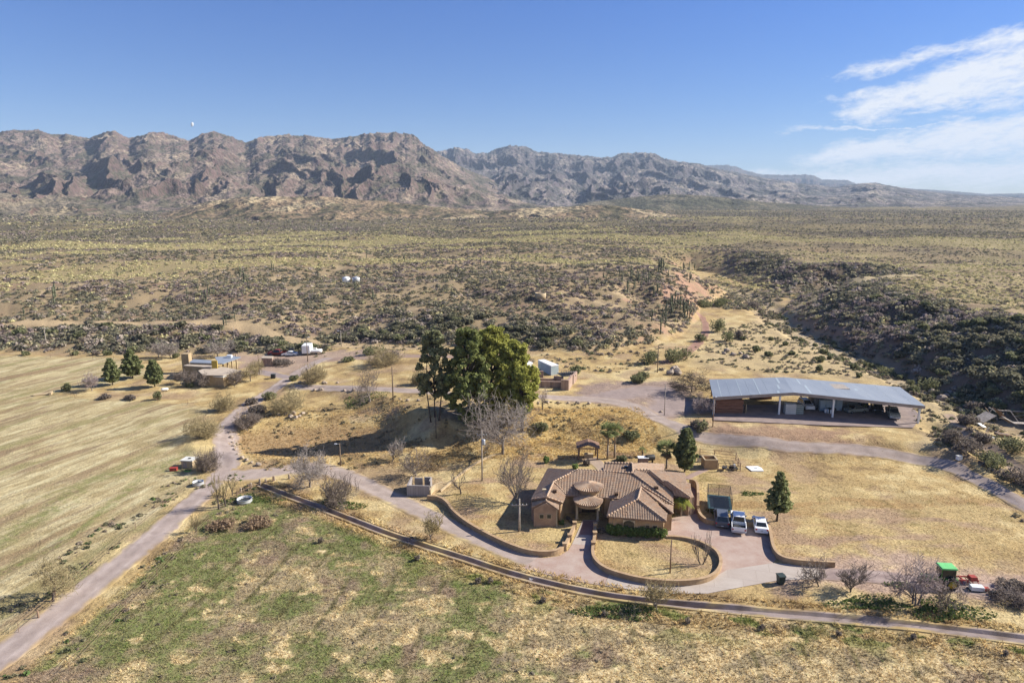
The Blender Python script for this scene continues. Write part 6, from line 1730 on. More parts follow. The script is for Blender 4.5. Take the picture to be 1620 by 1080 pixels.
for i in range(6): mb = MB(); mb.tube((-1.6 + i * .64, .2, .5), (-1.4 + i * .64, -.4, .05), .05, .03); mb.tube((-1.3 + i * .64, .9, .5), (-1.1 + i * .64, .4, .05), .05, .03); mb.build('tine', M_RED, g)
mb = MB(); mb.box((1.2, .3, .5), (.9, .9, .45), 0, .8); mb.build('gearbox', M_RED, g)
p = at(1547, 936); g = empty('white_tank_on_frame', (p.x, p.y + .3, p.z), R(-10)); tag(g, "white square tank on a low frame right of the red cutter", "tank")
mb = MB(); mb.box((0, 0, .15), (1.5, .9, .5), 0, .92); mb.build('tank', M_WHITE, g, bevel=.05); mb = MB(); mb.box((0, 0, .05), (1.7, 1.0, .1)); mb.build('frame', M_DARK, g); mb = MB(); mb.box((1.1, .1, .1), (.5, .5, .35)); mb.build('motor', M_RED, g)
p = at(1572, 941); g = empty('scrap_drum', (p.x, p.y, p.z), 0); tag(g, "dark metal drum lying at the edge of the dirt track", "drum")
mb = MB(); mb.lathe([(.25, -.4), (.28, -.3), (.28, .3), (.25, .4)], (0, 0, .28), 12, 'X'); mb.build('barrel', M_DARK, g, True); mb = MB(); mb.lathe([(.1, .4), (.1, .5)], (0, 0, .28), 8, 'X'); mb.build('cap', M_GALV, g)

# ------------------------------------------------------------------ water tanks, troughs, small buildings
def hbox(name, pts_px, z, label, cat, m_roof, m_wall, zb=0.0, inset=.25, th=.22, parts=None, slope=0.0):
    """a flat-roofed block: roof outline given where the photo shows it, walls below"""
    P = [Vector((*pw(a, b_, z), z)) for a, b_ in pts_px]; c = sum(P, Vector()) / len(P); O = Vector((c.x, c.y, zb))
    g = empty(name, O, 0); tag(g, label, cat); n = len(P)
    mb = MB(); mb.add([p - O for p in P] + [p - O - Vector((0, 0, th)) for p in P], [tuple(range(n)), tuple(range(2 * n - 1, n - 1, -1))] + [(i, (i + 1) % n, n + (i + 1) % n, n + i) for i in range(n)]); mb.build('roof', m_roof, g)
    Q = [c + (p - c) * (1 - inset / max(1, (p - c).length)) for p in P]
    mb = MB(); mb.add([q - O - Vector((0, 0, th)) for q in Q] + [Vector((q.x - O.x, q.y - O.y, -.3)) for q in Q], [tuple(range(n)), tuple(range(2 * n - 1, n - 1, -1))] + [(i, (i + 1) % n, n + (i + 1) % n, n + i) for i in range(n)]); mb.build('wall', m_wall, g)
    return g, Q, O
for px, nm_ in ((548, "left"), (563.5, "right")):
    b_ = at(px, 447); k = ppm(b_); r_ = 6.0 / k
    g = empty('storage_tank', b_, 0); tag(g, "white round storage tank on the mesa, %s one of the pair" % nm_, "water tank")
    mb = MB(); mb.lathe([(r_, -.3), (r_, 7.5 / k), (r_ * .95, 8 / k), (.3, 9.6 / k)], (0, 0, 0), 26); mb.build('tank_body', M_WHITE if nm_ == 'left' else M_GALV, g, True)
    mb = MB(); mb.lathe([(.35, 9.4 / k), (.3, 10.2 / k)], (0, 0, 0), 10); mb.build('hatch', M_SILVER, g)
b_ = at(855, 472); k = ppm(b_); g = empty('stone_cistern', b_, 0); tag(g, "round pale masonry cistern alone on the mesa slope", "cistern")
mb = MB(); rr_ = 8.8 / k; mb.lathe([(rr_, -.3), (rr_, 9 / k), (rr_ * .92, 9 / k), (rr_ * .92, 4 / k)], (0, 0, 0), 24); mb.build('wall', M_STUCCO2, g, True)
mb = MB(); mb.lathe([(rr_ * .90, 6 / k), (rr_ * .90, 6.1 / k)], (0, 0, 0), 24); mb.build('water', M_WATER, g)
for (px, py, w_, lb) in ((311.5, 769, 17, "galvanised round stock tank left of the farm road"), (384.5, 797, 23, "galvanised round stock tank right of the farm road")):
    b_ = at(px, py); k = ppm(b_); r_ = w_ / k / 2; g = empty('stock_tank', b_ + Vector((0, r_ * .6, 0)), 0); tag(g, lb, "water trough")
    mb = MB(); mb.lathe([(r_, -.1), (r_, .22), (r_ * 1.02, .25), (r_, .3), (r_, .60), (r_ * 1.03, .64), (r_ * .97, .64), (r_ * .96, .2)], (0, 0, 0), 28); mb.build('rim', M_GALV, g, True)
    mb = MB(); mb.lathe([(r_ * .95, .25), (r_ * .95, .26)], (0, 0, 0), 28); mb.build('water', M_WATER, g)
# pump house
b_ = at(297, 740); k = ppm(b_); g = empty('pump_house', b_ + Vector((0, .8, 0)), R(-6)); tag(g, "small cream pump house with flat white roof by the west field", "hut")
mb = MB(); mb.box((0, 0, -.2), (2.0, 1.7, 1.5)); mb.build('wall', M_STUCCO2, g); mb = MB(); mb.box((0, 0, 1.3), (2.3, 2.0, .12)); rf = mb.build('roof', M_CREAM, g); mb = MB(); mb.box((.1, 0, 1.42), (.4, .3, .12)); mb.build('vent', M_DARK, rf)
mb = MB(); mb.box((-.3, -.87, 0), (.7, .05, 1.1)); mb.build('door', M_WOODG, g)
b_ = at(275, 744); g = empty('red_feed_bin', b_, .1); tag(g, "dark red bin left of the pump house", "bin"); mb = MB(); mb.box((0, 0, 0), (1.2, .7, .5), 0, .95); mb.build('body', M_RED, g, bevel=.03); mb = MB(); mb.box((0, 0, .5), (1.26, .76, .06)); mb.build('lid', M_RED, g)
b_ = at(297, 745); g = empty('green_feed_trough', b_, .1); tag(g, "small green trough in front of the pump house", "trough"); mb = MB(); mb.box((0, 0, 0), (.9, .5, .22), 0, 1.2); mb.build('tub', M_GREEN, g); mb = MB(); mb.box((0, 0, .2), (.9, .5, .03)); mb.build('water', M_WATER, g)
# canal gates
b_ = at(841, 924); g = empty('canal_gate', b_ + Vector((0, 0, -.1)), .2); tag(g, "small white canal gate plate beside the brick apron", "gate"); mb = MB(); mb.box((0, 0, 0), (.5, .1, .9)); mb.build('plate', M_WHITE, g); mb = MB(); mb.box((.3, 0, 0), (.06, .12, 1.0)); mb.box((-.3, 0, 0), (.06, .12, 1.0)); mb.build('frame', M_GALV, g)
b_ = at(652, 862); g = empty('canal_gate', b_, .3); tag(g, "rusty canal gate with hand wheel among weeds", "gate"); mb = MB(); mb.box((-.3, 0, -.5), (.08, .08, 1.6)); mb.box((.3, 0, -.5), (.08, .08, 1.6)); mb.box((0, 0, 1.0), (.7, .08, .08)); mb.build('frame', M_WOOD, g); mb = MB(); mb.lathe([(.2, 0), (.22, .03), (.2, .06)], (0, 0, 1.15), 12); mb.build('hand_wheel', M_DARK, g)
b_ = at(1517, 727); g = empty('white_utility_box', b_, .2); tag(g, "white utility box by the brush right of the road", "utility box"); mb = MB(); mb.box((0, 0, 0), (.85, .6, .7)); mb.build('cabinet', M_WHITE, g, bevel=.04); mb = MB(); mb.box((0, 0, .7), (.95, .7, .06)); mb.build('lid', M_CREAM, g)

# ranch house on the left: separate flat roofs joined into one building
RH = Vector((*pw(330, 600, 0), 0)); ranch = empty('ranch_house', RH, 0); tag(ranch, "low rambling ranch house with stepped flat roofs and blue metal sheets", "house")
def rblock(px, z, mr, mw, inset=.3, th=.2, zb=-.3):
    P = [Vector((*pw(a, b_, z if not isinstance(z, (list, tuple)) else z[i]), (z if not isinstance(z, (list, tuple)) else z[i]))) for i, (a, b_) in enumerate(px)]
    c = sum(P, Vector()) / len(P); n = len(P)
    mb = MB(); mb.add([p - RH for p in P] + [p - RH - Vector((0, 0, th)) for p in P], [tuple(range(n)), tuple(range(2 * n - 1, n - 1, -1))] + [(i, (i + 1) % n, n + (i + 1) % n, n + i) for i in range(n)]); ro = mb.build('roof', mr, ranch)
    if mw is None: return P
    Q = [c + (p - c) * (1 - inset / max(1, (p - c).length)) for p in P]
    mb = MB(); mb.add([q - RH - Vector((0, 0, th)) for q in Q] + [Vector((q.x - RH.x, q.y - RH.y, zb)) for q in Q], [tuple(range(n)), tuple(range(2 * n - 1, n - 1, -1))] + [(i, (i + 1) % n, n + (i + 1) % n, n + i) for i in range(n)]); mb.build('wall', mw, ranch)
    return Q
rblock([(299, 573), (337, 574.4), (343, 570), (306, 568)], 3.9, M_ROOFM, M_TAN)
rblock([(343, 570), (344, 574.6), (352, 574.8), (381, 564.6), (366, 562.4), (340, 564.6)], [4.2, 4.1, 4.1, 4.1, 4.2, 4.3], M_ROOFM, None)
rblock([(290, 578), (303, 574), (337, 575.8), (335, 581)], 3.4, M_FLATR, M_TAN)
rblock([(313.5, 586), (330, 580), (353, 580), (383, 586), (353, 593.4), (321, 593)], 3.0, M_FLATR, M_TAN)
rblock([(319.5, 593.2), (353.3, 596), (359, 593.7), (340, 590.8)], 2.7, M_CREAM, M_TAN, .15)
p = Vector((*pw(340, 581, 3.2), 0)); mb = MB(); mb.box((p.x - RH.x, p.y - RH.y, 0), (1.4, .5, 5.0), .1); mb.build('ochre_wall', M_YWALL, ranch)
p = Vector((*pw(294.5, 582, 1.5), 0)); mb = MB(); mb.box((p.x - RH.x, p.y - RH.y + .8, -.2), (1.9, 1.9, 5.6)); mb.build('chimney', M_TAN, ranch)
for px_, py_ in ((353, 579), (360, 577), (367, 575), (374, 572)):
    p = Vector((*pw(px_, py_, 2.0), 0)); mb = MB(); mb.box((p.x - RH.x, p.y - RH.y, -.1), (.3, .3, 4.1)); mb.build('porch_column', M_STUCCO2, ranch)
for i, px_ in enumerate((325, 334, 345)):
    p = Vector((*pw(px_, 601.5, 1.2), 0)); mb = MB(); mb.box((p.x - RH.x, p.y - RH.y - .25, 1.0), (1.0, .08, 1.0)); w_ = mb.build('window', M_TRIM, ranch); mb = MB(); mb.box((p.x - RH.x, p.y - RH.y - .3, 1.08), (.84, .04, .84)); mb.build('pane', M_GLASS, w_)
p = Vector((*pw(363, 563, 4.6), 4.2)); mb = MB(); mb.box(p - RH, (1.2, .9, .7)); mb.build('roof_cooler', M_WHITE, ranch)
g, Q, O = hbox('brick_hut', [(413, 566), (430.5, 566.5), (432.5, 563), (416, 562.8)], 2.4, "square brick hut on the lawn east of the ranch house", "hut", M_FLATR, M_RUIN, hz(*pw(422, 574)), .1)
# adobe ruin and white trailers
def rwall(root, O, px0, px1, h, m, th=.5):
    a, b_ = at(*px0), at(*px1); d_ = b_ - a; L = math.hypot(d_.x, d_.y); mb = MB(); mb.box(((a.x + b_.x) / 2 - O.x, (a.y + b_.y) / 2 - O.y, min(a.z, b_.z) - O.z - .3), (L + th, th, h + .3), math.atan2(d_.y, d_.x)); return mb.build('wall', m, root)
O = at(880, 612); ru = empty('adobe_ruin', O, 0); tag(ru, "roofless ruin of brick and adobe walls beside the upper road", "ruin")
rwall(ru, O, (850, 612), (886, 613), 1.5, M_RUIN); rwall(ru, O, (848, 604), (876, 605), 1.0, M_RUIN); rwall(ru, O, (878, 604), (889, 606), 1.6, M_RUIN)
rwall(ru, O, (889, 616.5), (898, 617), 2.5, M_RUIN); rwall(ru, O, (899, 616), (904, 609), 2.5, M_RUIN); rwall(ru, O, (906, 607), (911, 601), 2.2, M_RUIN); rwall(ru, O, (904, 602), (911, 600.5), 2.2, M_RUIN); rwall(ru, O, (848.5, 596.5), (858, 597), 1.7, M_RUIN)
mb = MB(); a = at(896, 603)
for i in range(7): mb.tube(Vector((a.x - O.x + i * .5 - 1.6, a.y - O.y - 2.2 + i * .3, 2.3)), Vector((a.x - O.x + i * .6 - 1.0, a.y - O.y + 2.2, 2.0)), .09)
mb.box((a.x - O.x, a.y - O.y, 1.7), (3.6, 3.6, .12), .3); mb.build('fallen_roof', M_DARK, ru)
g, Q, O = hbox('white_trailer', [(851, 569), (861, 568), (884, 577), (872, 578.5)], 4.9, "long white trailer behind the adobe ruin", "trailer", M_WHITE, M_BLUEC, 2.0, .05)
mb = MB(); c_ = Vector((*pw(878, 583, 3.2), 3.2)) - O; mb.box((c_.x - .3, c_.y - .1, .3), (.9, .06, 1.9)); mb.build('door', M_STUCCO2, g)
g, Q, O = hbox('white_trailer', [(822, 571), (831, 569.5), (843, 573), (833, 575.5)], 4.6, "white trailer roof showing behind the big pines", "trailer", M_WHITE, M_CREAM, 2.0, .05)
# vehicles at the foot of the mesa
p = at(485, 561); g = empty('box_truck', (p.x, p.y + 1, p.z), R(5)); tag(g, "white box-bodied truck at the foot of the mesa", "truck")
mb = MB(); mb.box((0, 0, .6), (2.4, 4.2, 2.4)); mb.build('box_body', M_WHITE, g, bevel=.05); mb = MB(); mb.box((0, 2.9, .5), (2.1, 1.6, 1.7), 0, .85); mb.build('cab', M_WHITE, g); wheels(g, (-1.0, 1.0), (-1.3, 2.7), .42, .25)
p = at(494, 560.5); g = empty('white_boat', (p.x + .5, p.y, p.z), R(-85)); tag(g, "white boat on a trailer right of the box truck", "boat")
mb = MB(); mb.lathe([(.05, -2.8), (.7, -2.0), (1.05, -.5), (1.05, 1.6), (.95, 2.4)], (0, 0, 1.25), 14, 'Y')
for i, v in enumerate(mb.v): mb.v[i] = (v[0], v[1], 1.25 + (v[2] - 1.25) * (.35 if v[2] > 1.25 else .75))
mb.build('hull', M_WHITE, g, True); mb = MB(); mb.box((0, .4, 1.5), (1.1, 1.2, .5), 0, .7); mb.build('cuddy', M_CREAM, g); wheels(g, (-.7, .7), (.6,), .3, .18)
p = at(440, 562); car((p.x, p.y, p.z), R(85), "dark red pickup parked on the dirt lot below the mesa", 'pickup', M_MAROON, 'pickup truck', 'pickup_truck')
p = at(449, 562); car((p.x + 2, p.y - .5, p.z), R(92), "white low car right of the red pickup on the dirt lot", 'sedan', M_WHITE)
p = at(462, 559); g = empty('metal_tank', p, 0); tag(g, "dark square fuel tank between the parked vehicles below the mesa", "tank"); mb = MB(); mb.box((0, 0, .3), (1.4, 1.0, 1.3)); mb.build('tank', M_DARK, g); mb = MB(); mb.box((-.5, 0, 0), (.1, .9, .3)); mb.box((.5, 0, 0), (.1, .9, .3)); mb.build('leg', M_WOOD, g)
p = at(432.5, 598); g = empty('dark_trash_box', p, .1); tag(g, "dark square bin on the ranch driveway", "bin"); mb = MB(); mb.box((0, 0, 0), (1.1, .9, 1.0), 0, .95); mb.build('body', M_DARK, g); mb = MB(); mb.box((0, 0, 1.0), (1.16, .96, .08)); mb.build('lid', M_BIN, g)
p = at(261, 619); g = empty('propane_tank', p, .5); tag(g, "little white propane tank on the lawn below the three pines", "tank"); mb = MB(); mb.lathe([(.1, -.8), (.3, -.65), (.35, -.4), (.35, .4), (.3, .65), (.1, .8)], (0, 0, .55), 12, 'X'); mb.build('tank', M_WHITE, g, True); mb = MB(); mb.box((-.4, 0, 0), (.1, .4, .3)); mb.box((.4, 0, 0), (.1, .4, .3)); mb.build('stand', M_DARK, g)
p = at(66, 625); q = at(78, 622); g = empty('concrete_culvert', p, 0); tag(g, "pale concrete culvert slab at the end of the field ditch", "culvert")
mb = MB(); mb.tube((-1.5, -.6, .15), (1.7, .7, .2), .35, None, 10); mb.build('pipe', M_STUCCO2, g); mb = MB(); mb.box((1.8, .7, -.1), (.4, 1.6, .7), .35); mb.build('headwall', M_STUCCO2, g)

# collapsed shed on the right
O = at(1572, 690); g = empty('collapsed_shed', O, 0); tag(g, "collapsed wooden shed heap with tilted roof sheets at the right edge", "ruin")
rr = random.Random(9)
for (px, py, d_, z_, rx, ry, rz_, m_) in ((1556, 672, (3.4, 2.2, .12), 1.2, .15, -.35, .3, M_WOODG), (1572, 672, (2.0, 1.8, .12), 1.6, -.1, .2, .2, M_WOODG), (1580, 676, (3.8, 2.4, .12), 1.0, .2, .75, .2, M_WOOD), (1595, 684, (3.2, 1.4, .1), .6, .1, .5, -.1, M_WOODG),
                                      (1552, 680, (1.4, 1.2, .1), .8, .4, .2, .5, M_GALV), (1612, 685, (3.4, 1.2, .1), .3, 0, .05, .05, M_WOODG), (1603, 664, (6.0, .25, .18), .7, 0, .03, -.08, M_WOODG), (1565, 696, (1.6, .8, .1), .3, 0, .1, .3, M_WHITE), (1586, 690, (2.6, 1.2, .4), .1, 0, .1, 0, M_WOOD)):
    p = at(px, py); mb = MB(); mb.box((0, 0, 0), d_); o = mb.build('roof_sheet' if d_[1] > .5 else 'beam', m_, g); o.location = (p.x - O.x, p.y - O.y, z_); o.rotation_euler = (rx, ry, rz_)
for i in range(26):
    px, py = rr.uniform(1545, 1612), rr.uniform(666, 698); p = at(px, py); mb = MB(); L = rr.uniform(1.2, 3.2)
    mb.box((0, 0, 0), (L, .14, .06)); o = mb.build('plank', rr.choice((M_WOODG, M_WOOD, M_WOODG)), g); o.location = (p.x - O.x, p.y - O.y, rr.uniform(.2, 1.1)); o.rotation_euler = (rr.uniform(-.3, .3), rr.uniform(-.6, .6), rr.uniform(0, 3.1))
F = [at(*p) for p in ((1590, 706), (1622, 718), (1660, 730))]; rail_fence([(f.x, f.y) for f in F], 1.3, "weathered wire and post fence below the collapsed shed", m=M_WOODG, r=.035)

# ------------------------------------------------------------------ stones, stumps and posts
def rock_mesh(seed):
    rs = np.random.default_rng(seed); bm = bmesh.new(); bmesh.ops.create_icosphere(bm, subdivisions=2, radius=1)
    for v in bm.verts:
        c = np.array(v.co); k = 1 + .35 * float(fbm(np.array([c[0] * 1.3 + seed]), np.array([c[1] * 1.3 + c[2]]), 3, seed)[0]); v.co = Vector((c[0] * k, c[1] * k * .85, c[2] * k * .7))
    me = bpy.data.meshes.new('boulder'); bm.to_mesh(me); bm.free(); me.materials.append(M_ROCK); return me
RMS = [rock_mesh(i) for i in range(6)]
def rocks(pxs, s, label, group, m=None):
    for i, (px, py) in enumerate(pxs):
        p = at(px, py); o = bpy.data.objects.new('boulder', RMS[(i * 5 + int(px)) % 6]); link(o); k = s * (.7 + .6 * ((i * 37) % 10) / 10)
        o.location = p + Vector((0, 0, k * .35)); o.scale = (k, k, k); o.rotation_euler = (0, 0, i * 1.3); tag(o, label, 'boulder', group)
rocks([(368, 700), (370, 706), (371, 712), (376, 719), (383, 725), (390, 728), (398, 732), (409, 736), (366, 692), (364, 684)], .42, "boulder edging the inner curve of the farm road beside the pond", "boulders along the road curve")
rocks([(633, 632), (645, 634), (662, 634), (852, 637), (866, 637), (883, 637.5), (899, 638), (914, 638.5), (932, 639)], .45, "boulder in the spaced row below the upper road", "boulders below the upper road")
rocks([(428, 651), (432, 656), (441, 657), (452, 656), (460, 660), (468, 661), (474, 659), (464, 655), (479, 655)], .55, "pale rock in the heap under the mesquite in the road bend", "rocks in the road bend heap")
rocks([(466, 608), (474, 606), (462, 611), (480, 611), (512, 606), (515, 607), (534, 606), (508, 617), (498, 618), (545, 618), (552, 619), (560, 618)], .5, "stone beside the gravel junction", "stones at the junction")
rocks([(480, 606), (432, 596), (395, 672), (850, 606), (1104, 655), (1046, 652)], .4, "single stone lying by the gravel", "scattered stones")
rocks([(1062, 588), (1066, 586), (1071, 587), (1066, 591), (1072, 592), (1060, 592), (1069, 583)], 1.0, "dark boulder in the rock pile below the mesa", "rock pile below the mesa")
rocks([(1145, 560), (1150, 556), (1160, 562), (1172, 560), (1180, 566), (1496, 628), (1502, 622), (1490, 632), (1510, 634), (1540, 640), (1482, 636), (1475, 622), (1530, 645), (1520, 652)], .9, "rock on the stony bank of the wash", "rocks on the wash bank")
for i, (px, py) in enumerate(((381, 779), (397, 771), (411, 765), (434, 760), (458, 757), (421, 765))):
    p = at(px, py); o = empty('stone_post', p, i * .7); tag(o, "stubby stone-like post along the road at the head of the canal", "bollard", "stubby posts at the canal head")
    mb = MB(); mb.tube((0, 0, -.2), (.04, 0, .75), .22, .16, 8); mb.build('post', M_ROCK, o); mb = MB(); mb.lathe([(.18, .74), (.12, .82)], (.04, 0, 0), 8); mb.build('top', M_ROCK, o)
rail_fence([tuple(at(*p)[:2]) for p in ((375, 785), (396, 773), (432, 761))], .9, "low rough rail along the road at the head of the canal", (.6,), M_WOOD, .06, every=3)

# ------------------------------------------------------------------ fences of the fields (thin posts)
def wire_fence(pxs, label, h=1.2, every=6.0, m=M_WOOD):
    rail_fence([tuple(at(*p)[:2]) for p in pxs], h, label, (.4, .8, 1.2), m, .022, 'wire_fence', every)
wire_fence([(30, 1000), (140, 905), (215, 838), (258, 802), (300, 768)], "thin wire fence on the west side of the farm road")
wire_fence([(110, 1060), (200, 965), (290, 868), (330, 825)], "thin wire fence on the east side of the farm road")
wire_fence([(78, 628), (160, 631), (250, 636), (345, 643)], "thin wire fence along the field ditch below the three pines")
wire_fence([(0, 566), (80, 566), (180, 568), (250, 569)], "thin wire fence at the far edge of the hay field")

# ------------------------------------------------------------------ bushes
LB = leafy_bush
bush_list = [(1268, 541, 10, 7), (1290, 548, 9, 6), (1318, 545, 8, 6), (1302, 560, 14, 10), (1297, 572, 16, 10), (1330, 571, 11, 8), (1296, 588, 14, 12), (1312, 568, 8, 6), (1350, 582, 12, 9), (1372, 580, 14, 8),
             (1402, 590, 30, 10), (1360, 597, 10, 8), (1242, 546, 10, 6), (1252, 561, 10, 6), (1216, 563, 14, 8), (1196, 556, 14, 10), (1220, 538, 8, 6), (1175, 538, 9, 6), (1440, 610, 14, 10), (1446, 624, 20, 16), (1468, 618, 30, 20), (1424, 600, 10, 8)]
for i, (px, py, w_, h_) in enumerate(bush_list):
    LB(px, py, w_, h_, "round olive bush on the dry grass behind the metal shed", M_OLIVE, 'round_bush', 'bush', "round bushes behind the shed", 400 + i, 380, .14, True)
for i, (px, py, w_, h_, lb, m_) in enumerate((
        (1030, 575, 36, 22, "big grey-green bush left of the weathered pole", M_OLIVE), (1062, 572, 34, 24, "grey-green bush right of the weathered pole", M_OLIVE), (1085, 568, 24, 20, "green bush at the foot of the red track", M_OLIVE),
        (1135, 525, 26, 22, "tall grey-green bush right of the red track", M_OLIVE), (1150, 540, 22, 20, "green bush in the wash mouth nearer the field", M_OLIVE), (1112, 486, 28, 14, "olive thicket at the head of the wash, left", M_OLIVE), (1140, 484, 30, 14, "olive thicket at the head of the wash, right", M_OLIVE),
        (1190, 488, 30, 12, "grey thicket in the arroyo", M_GREYB), (1165, 535, 18, 14, "low grey bush right of the green one", M_GREYB), (1110, 540, 22, 12, "low bush left of the red track", M_OLIVE),
        (1530, 716, 50, 26, "dense brown brush on the bank below the collapsed shed", M_GREYB), (1502, 700, 36, 24, "tangled brown brush above the road bend", M_GREYB), (1568, 738, 50, 26, "olive brush along the gully", M_OLIVE), (1612, 764, 50, 26, "dark brush at the lower end of the gully", M_GREYB),
        (1555, 700, 30, 18, "brown low brush beside the sandy track", M_GREYB), (1595, 712, 46, 26, "green bush between track and fence", M_OLIVE), (1530, 672, 30, 18, "scrubby bush left of the collapsed shed", M_GREYB), (1540, 652, 30, 20, "thorny brush on the wash bank", M_GREYB), (1580, 648, 30, 14, "yellow-green bush above the collapsed shed", M_OLIVE),
        (1108, 677, 34, 12, "dark low mat of brush before the timber stack", M_GREYB), (1108, 683, 24, 22, "straw bush beside the rusty pole", M_OLIVE), (1010, 605, 26, 14, "low green bush by the gravel pad", M_OLIVE), (1020, 598, 20, 12, "small bush under the big thicket", M_OLIVE),
        (911, 591, 20, 14, "round green bush beside the adobe ruin", M_OLIVE), (868, 586, 20, 10, "dark green shrub against the white trailer", M_HEDGE),
        (905, 826, 8, 6, "rock-rose by the entrance walk", M_GREYB), (962, 742, 12, 7, "shrub at the foot of the two tall palms", M_OLIVE), (984, 729, 20, 9, "yellowish low shrub behind the house", M_OLIVE),
        (854, 682, 26, 14, "dark shrub on the golden bank", M_OLIVE), (1000, 693, 26, 12, "dark shrub on the bank above the palms", M_OLIVE), (910, 742, 10, 9, "small dark shrub left of the ramada", M_HEDGE), (928, 735, 12, 9, "grey shrub beside the ramada post", M_GREYB), (865, 732, 10, 12, "small dark round shrub near the edging", M_HEDGE),
        (412, 830, 48, 13, "wide brown weedy mound in the green field, right one", M_BROWNW), (346, 836, 50, 14, "wide brown weedy mound by the farm road, left one", M_BROWNW),
        (300, 612, 14, 8, "low shrub by the ranch lawn", M_OLIVE), (408, 652, 26, 12, "grey shrub row along the ranch side of the road", M_GREYB), (425, 632, 26, 14, "olive shrub row beside the road below the ranch", M_OLIVE), (398, 640, 22, 12, "dark agave clump beside the road", M_GREYB),
        (445, 577, 40, 10, "brown hedge behind the brick hut", M_GREYB), (590, 560, 40, 14, "olive scrub beyond the far road junction", M_OLIVE), (620, 566, 30, 12, "grey scrub beyond the far road", M_GREYB), (550, 572, 20, 8, "green-brown shrub by the far road", M_OLIVE), (466, 602, 16, 10, "bush at the gravel junction corner", M_OLIVE),
        (40, 562, 14, 7, "small pale bush at the far edge of the hay field, leftmost", M_OLIVE), (118, 562, 12, 7, "small pale bush at the far edge of the hay field, near the fence", M_OLIVE), (152, 562, 14, 9, "brown bush at the far edge of the hay field", M_GREYB), (170, 562, 12, 9, "straw bush left of the tallest pine", M_OLIVE), (280, 566, 12, 8, "green shrub beside the chimney of the ranch", M_OLIVE),
        (105, 618, 18, 12, "straw-coloured bush above the field ditch", M_OLIVE), (165, 631, 18, 8, "dark bush on the field ditch, left", M_GREYB), (205, 632, 22, 8, "dark bush on the field ditch, middle", M_GREYB), (250, 632, 14, 14, "straw bush on the lawn by the ditch", M_OLIVE),
        (1600, 930, 40, 16, "brown brush on the verge at the right edge", M_GREYB))):
    LB(px, py, w_, h_, lb, m_, 'wild_bush', 'bush', None, 500 + i, 900 if w_ > 25 else 450, .13)
for i, (px, py) in enumerate(((508, 858), (660, 886), (757, 922), (776, 922), (860, 952), (957, 974), (1089, 986), (1206, 996), (1327, 1006), (1445, 1010), (1590, 1036))):
    LB(px, py, 10, 9, "small dark dead weed clump on the near edge of the canal bank", M_BARKW, 'weed_clump', 'weed', "dark weed clumps in the field", 600 + i, 260, .07) if False else LB(px, py, 10, 10, "small dark dead weed clump on the near edge of the canal bank", M_GREYB, 'weed_clump', 'weed', "dark weed clumps in the field", 600 + i, 260, .07)

# green weeds under trees
def weed_patch(px, py, w_, d_, label, seed, m=None, n=1600, h=.25):
    n = int(n * .42)
    c = at(px, py); rs = np.random.default_rng(seed); a = rs.uniform(0, 2 * PI, n); r_ = np.sqrt(rs.random(n)); r_ *= (1 + .3 * np.sin(a * 3 + seed))
    x = c.x + np.cos(a) * r_ * w_ / 2; y = c.y + np.sin(a) * r_ * d_ / 2; z = hgt(x, y) + rs.random(n) * h
    P = np.stack([x, y, z], 1) - np.array(c); D = rs.normal(size=P.shape); D[:, 2] = np.abs(D[:, 2]) + .4
    v, f = cards(P, D, .10, .12, rs); me = np_mesh('green_weeds', v, f, None, False, [m or M_WEED]); o = link(bpy.data.objects.new('green_weeds', me)); o.location = c; tag(o, label, 'weeds', kind='stuff')
weed_patch(575, 632, 10, 7, "green weeds under the crooked tree", 1); weed_patch(535, 799, 7, 4, "green weeds under the grey brushy tree", 2); weed_patch(1500, 968, 8, 4.5, "green weeds by the twisted tree", 3, n=2400, h=.4)
weed_patch(1375, 955, 9, 3, "green weeds in tree shade", 4); weed_patch(980, 968, 9, 3, "green weeds on the canal bank", 5); weed_patch(1420, 925, 3, 1.5, "green weeds on the verge", 6, n=300); weed_patch(1138, 810, 3.5, 2.0, "green grass beside the trampoline", 7, n=700, h=.1)
weed_patch(1190, 781, 4, 1.6, "green tuft patch east of the trampoline", 8, n=500, h=.12); weed_patch(400, 790, 9, 3.5, "green weeds round the stock tank", 9, n=1400, h=.15)

def clumps(name, x, y, s0, s1, cols, label, seed, k=26, card=.3):
    rs = np.random.default_rng(seed); m = len(x); z = hgt(x, y); size = s0 + (s1 - s0) * rs.random(m) ** 2
    D = rs.normal(size=(m, k, 3)); D /= np.linalg.norm(D, axis=2, keepdims=True); D[..., 2] = np.abs(D[..., 2])
    P = np.stack([x, y, z], 1)[:, None, :] + D * size[:, None, None] * (.4 + .6 * rs.random((m, k, 1))) * np.array([1, 1, .8]); P = P.reshape(-1, 3); D = D.reshape(-1, 3)
    hs = np.repeat(size, k) * card * (.6 + .7 * rs.random(m * k)); v, f = cards(P, D + np.array([0, 0, .3]) + rs.normal(size=D.shape) * .5, hs, hs * .8, rs)
    c = np.array(cols)[rs.integers(0, len(cols), m)] * (.75 + .5 * rs.random((m, 1))); cc = np.repeat(c, k * 4, axis=0) * np.repeat(.8 + .4 * rs.random(m * k), 4)[:, None]
    o = link(bpy.data.objects.new(name, np_mesh(name, v, f, {'albedo': cc.astype(np.float32)}, False, [M_SCRUB_A]))); tag(o, label, 'scrub', kind='stuff')
def in_poly(P, n, seed, cond=None):
    rs = np.random.default_rng(seed); lo, hi = P.min(0), P.max(0); x = rs.uniform(lo[0], hi[0], n * 3); y = rs.uniform(lo[1], hi[1], n * 3); k = (poly_sdf(x, y, P) < 0) & (y > 48)
    if cond is not None: k &= cond(x, y)
    return x[k][:n], y[k][:n]
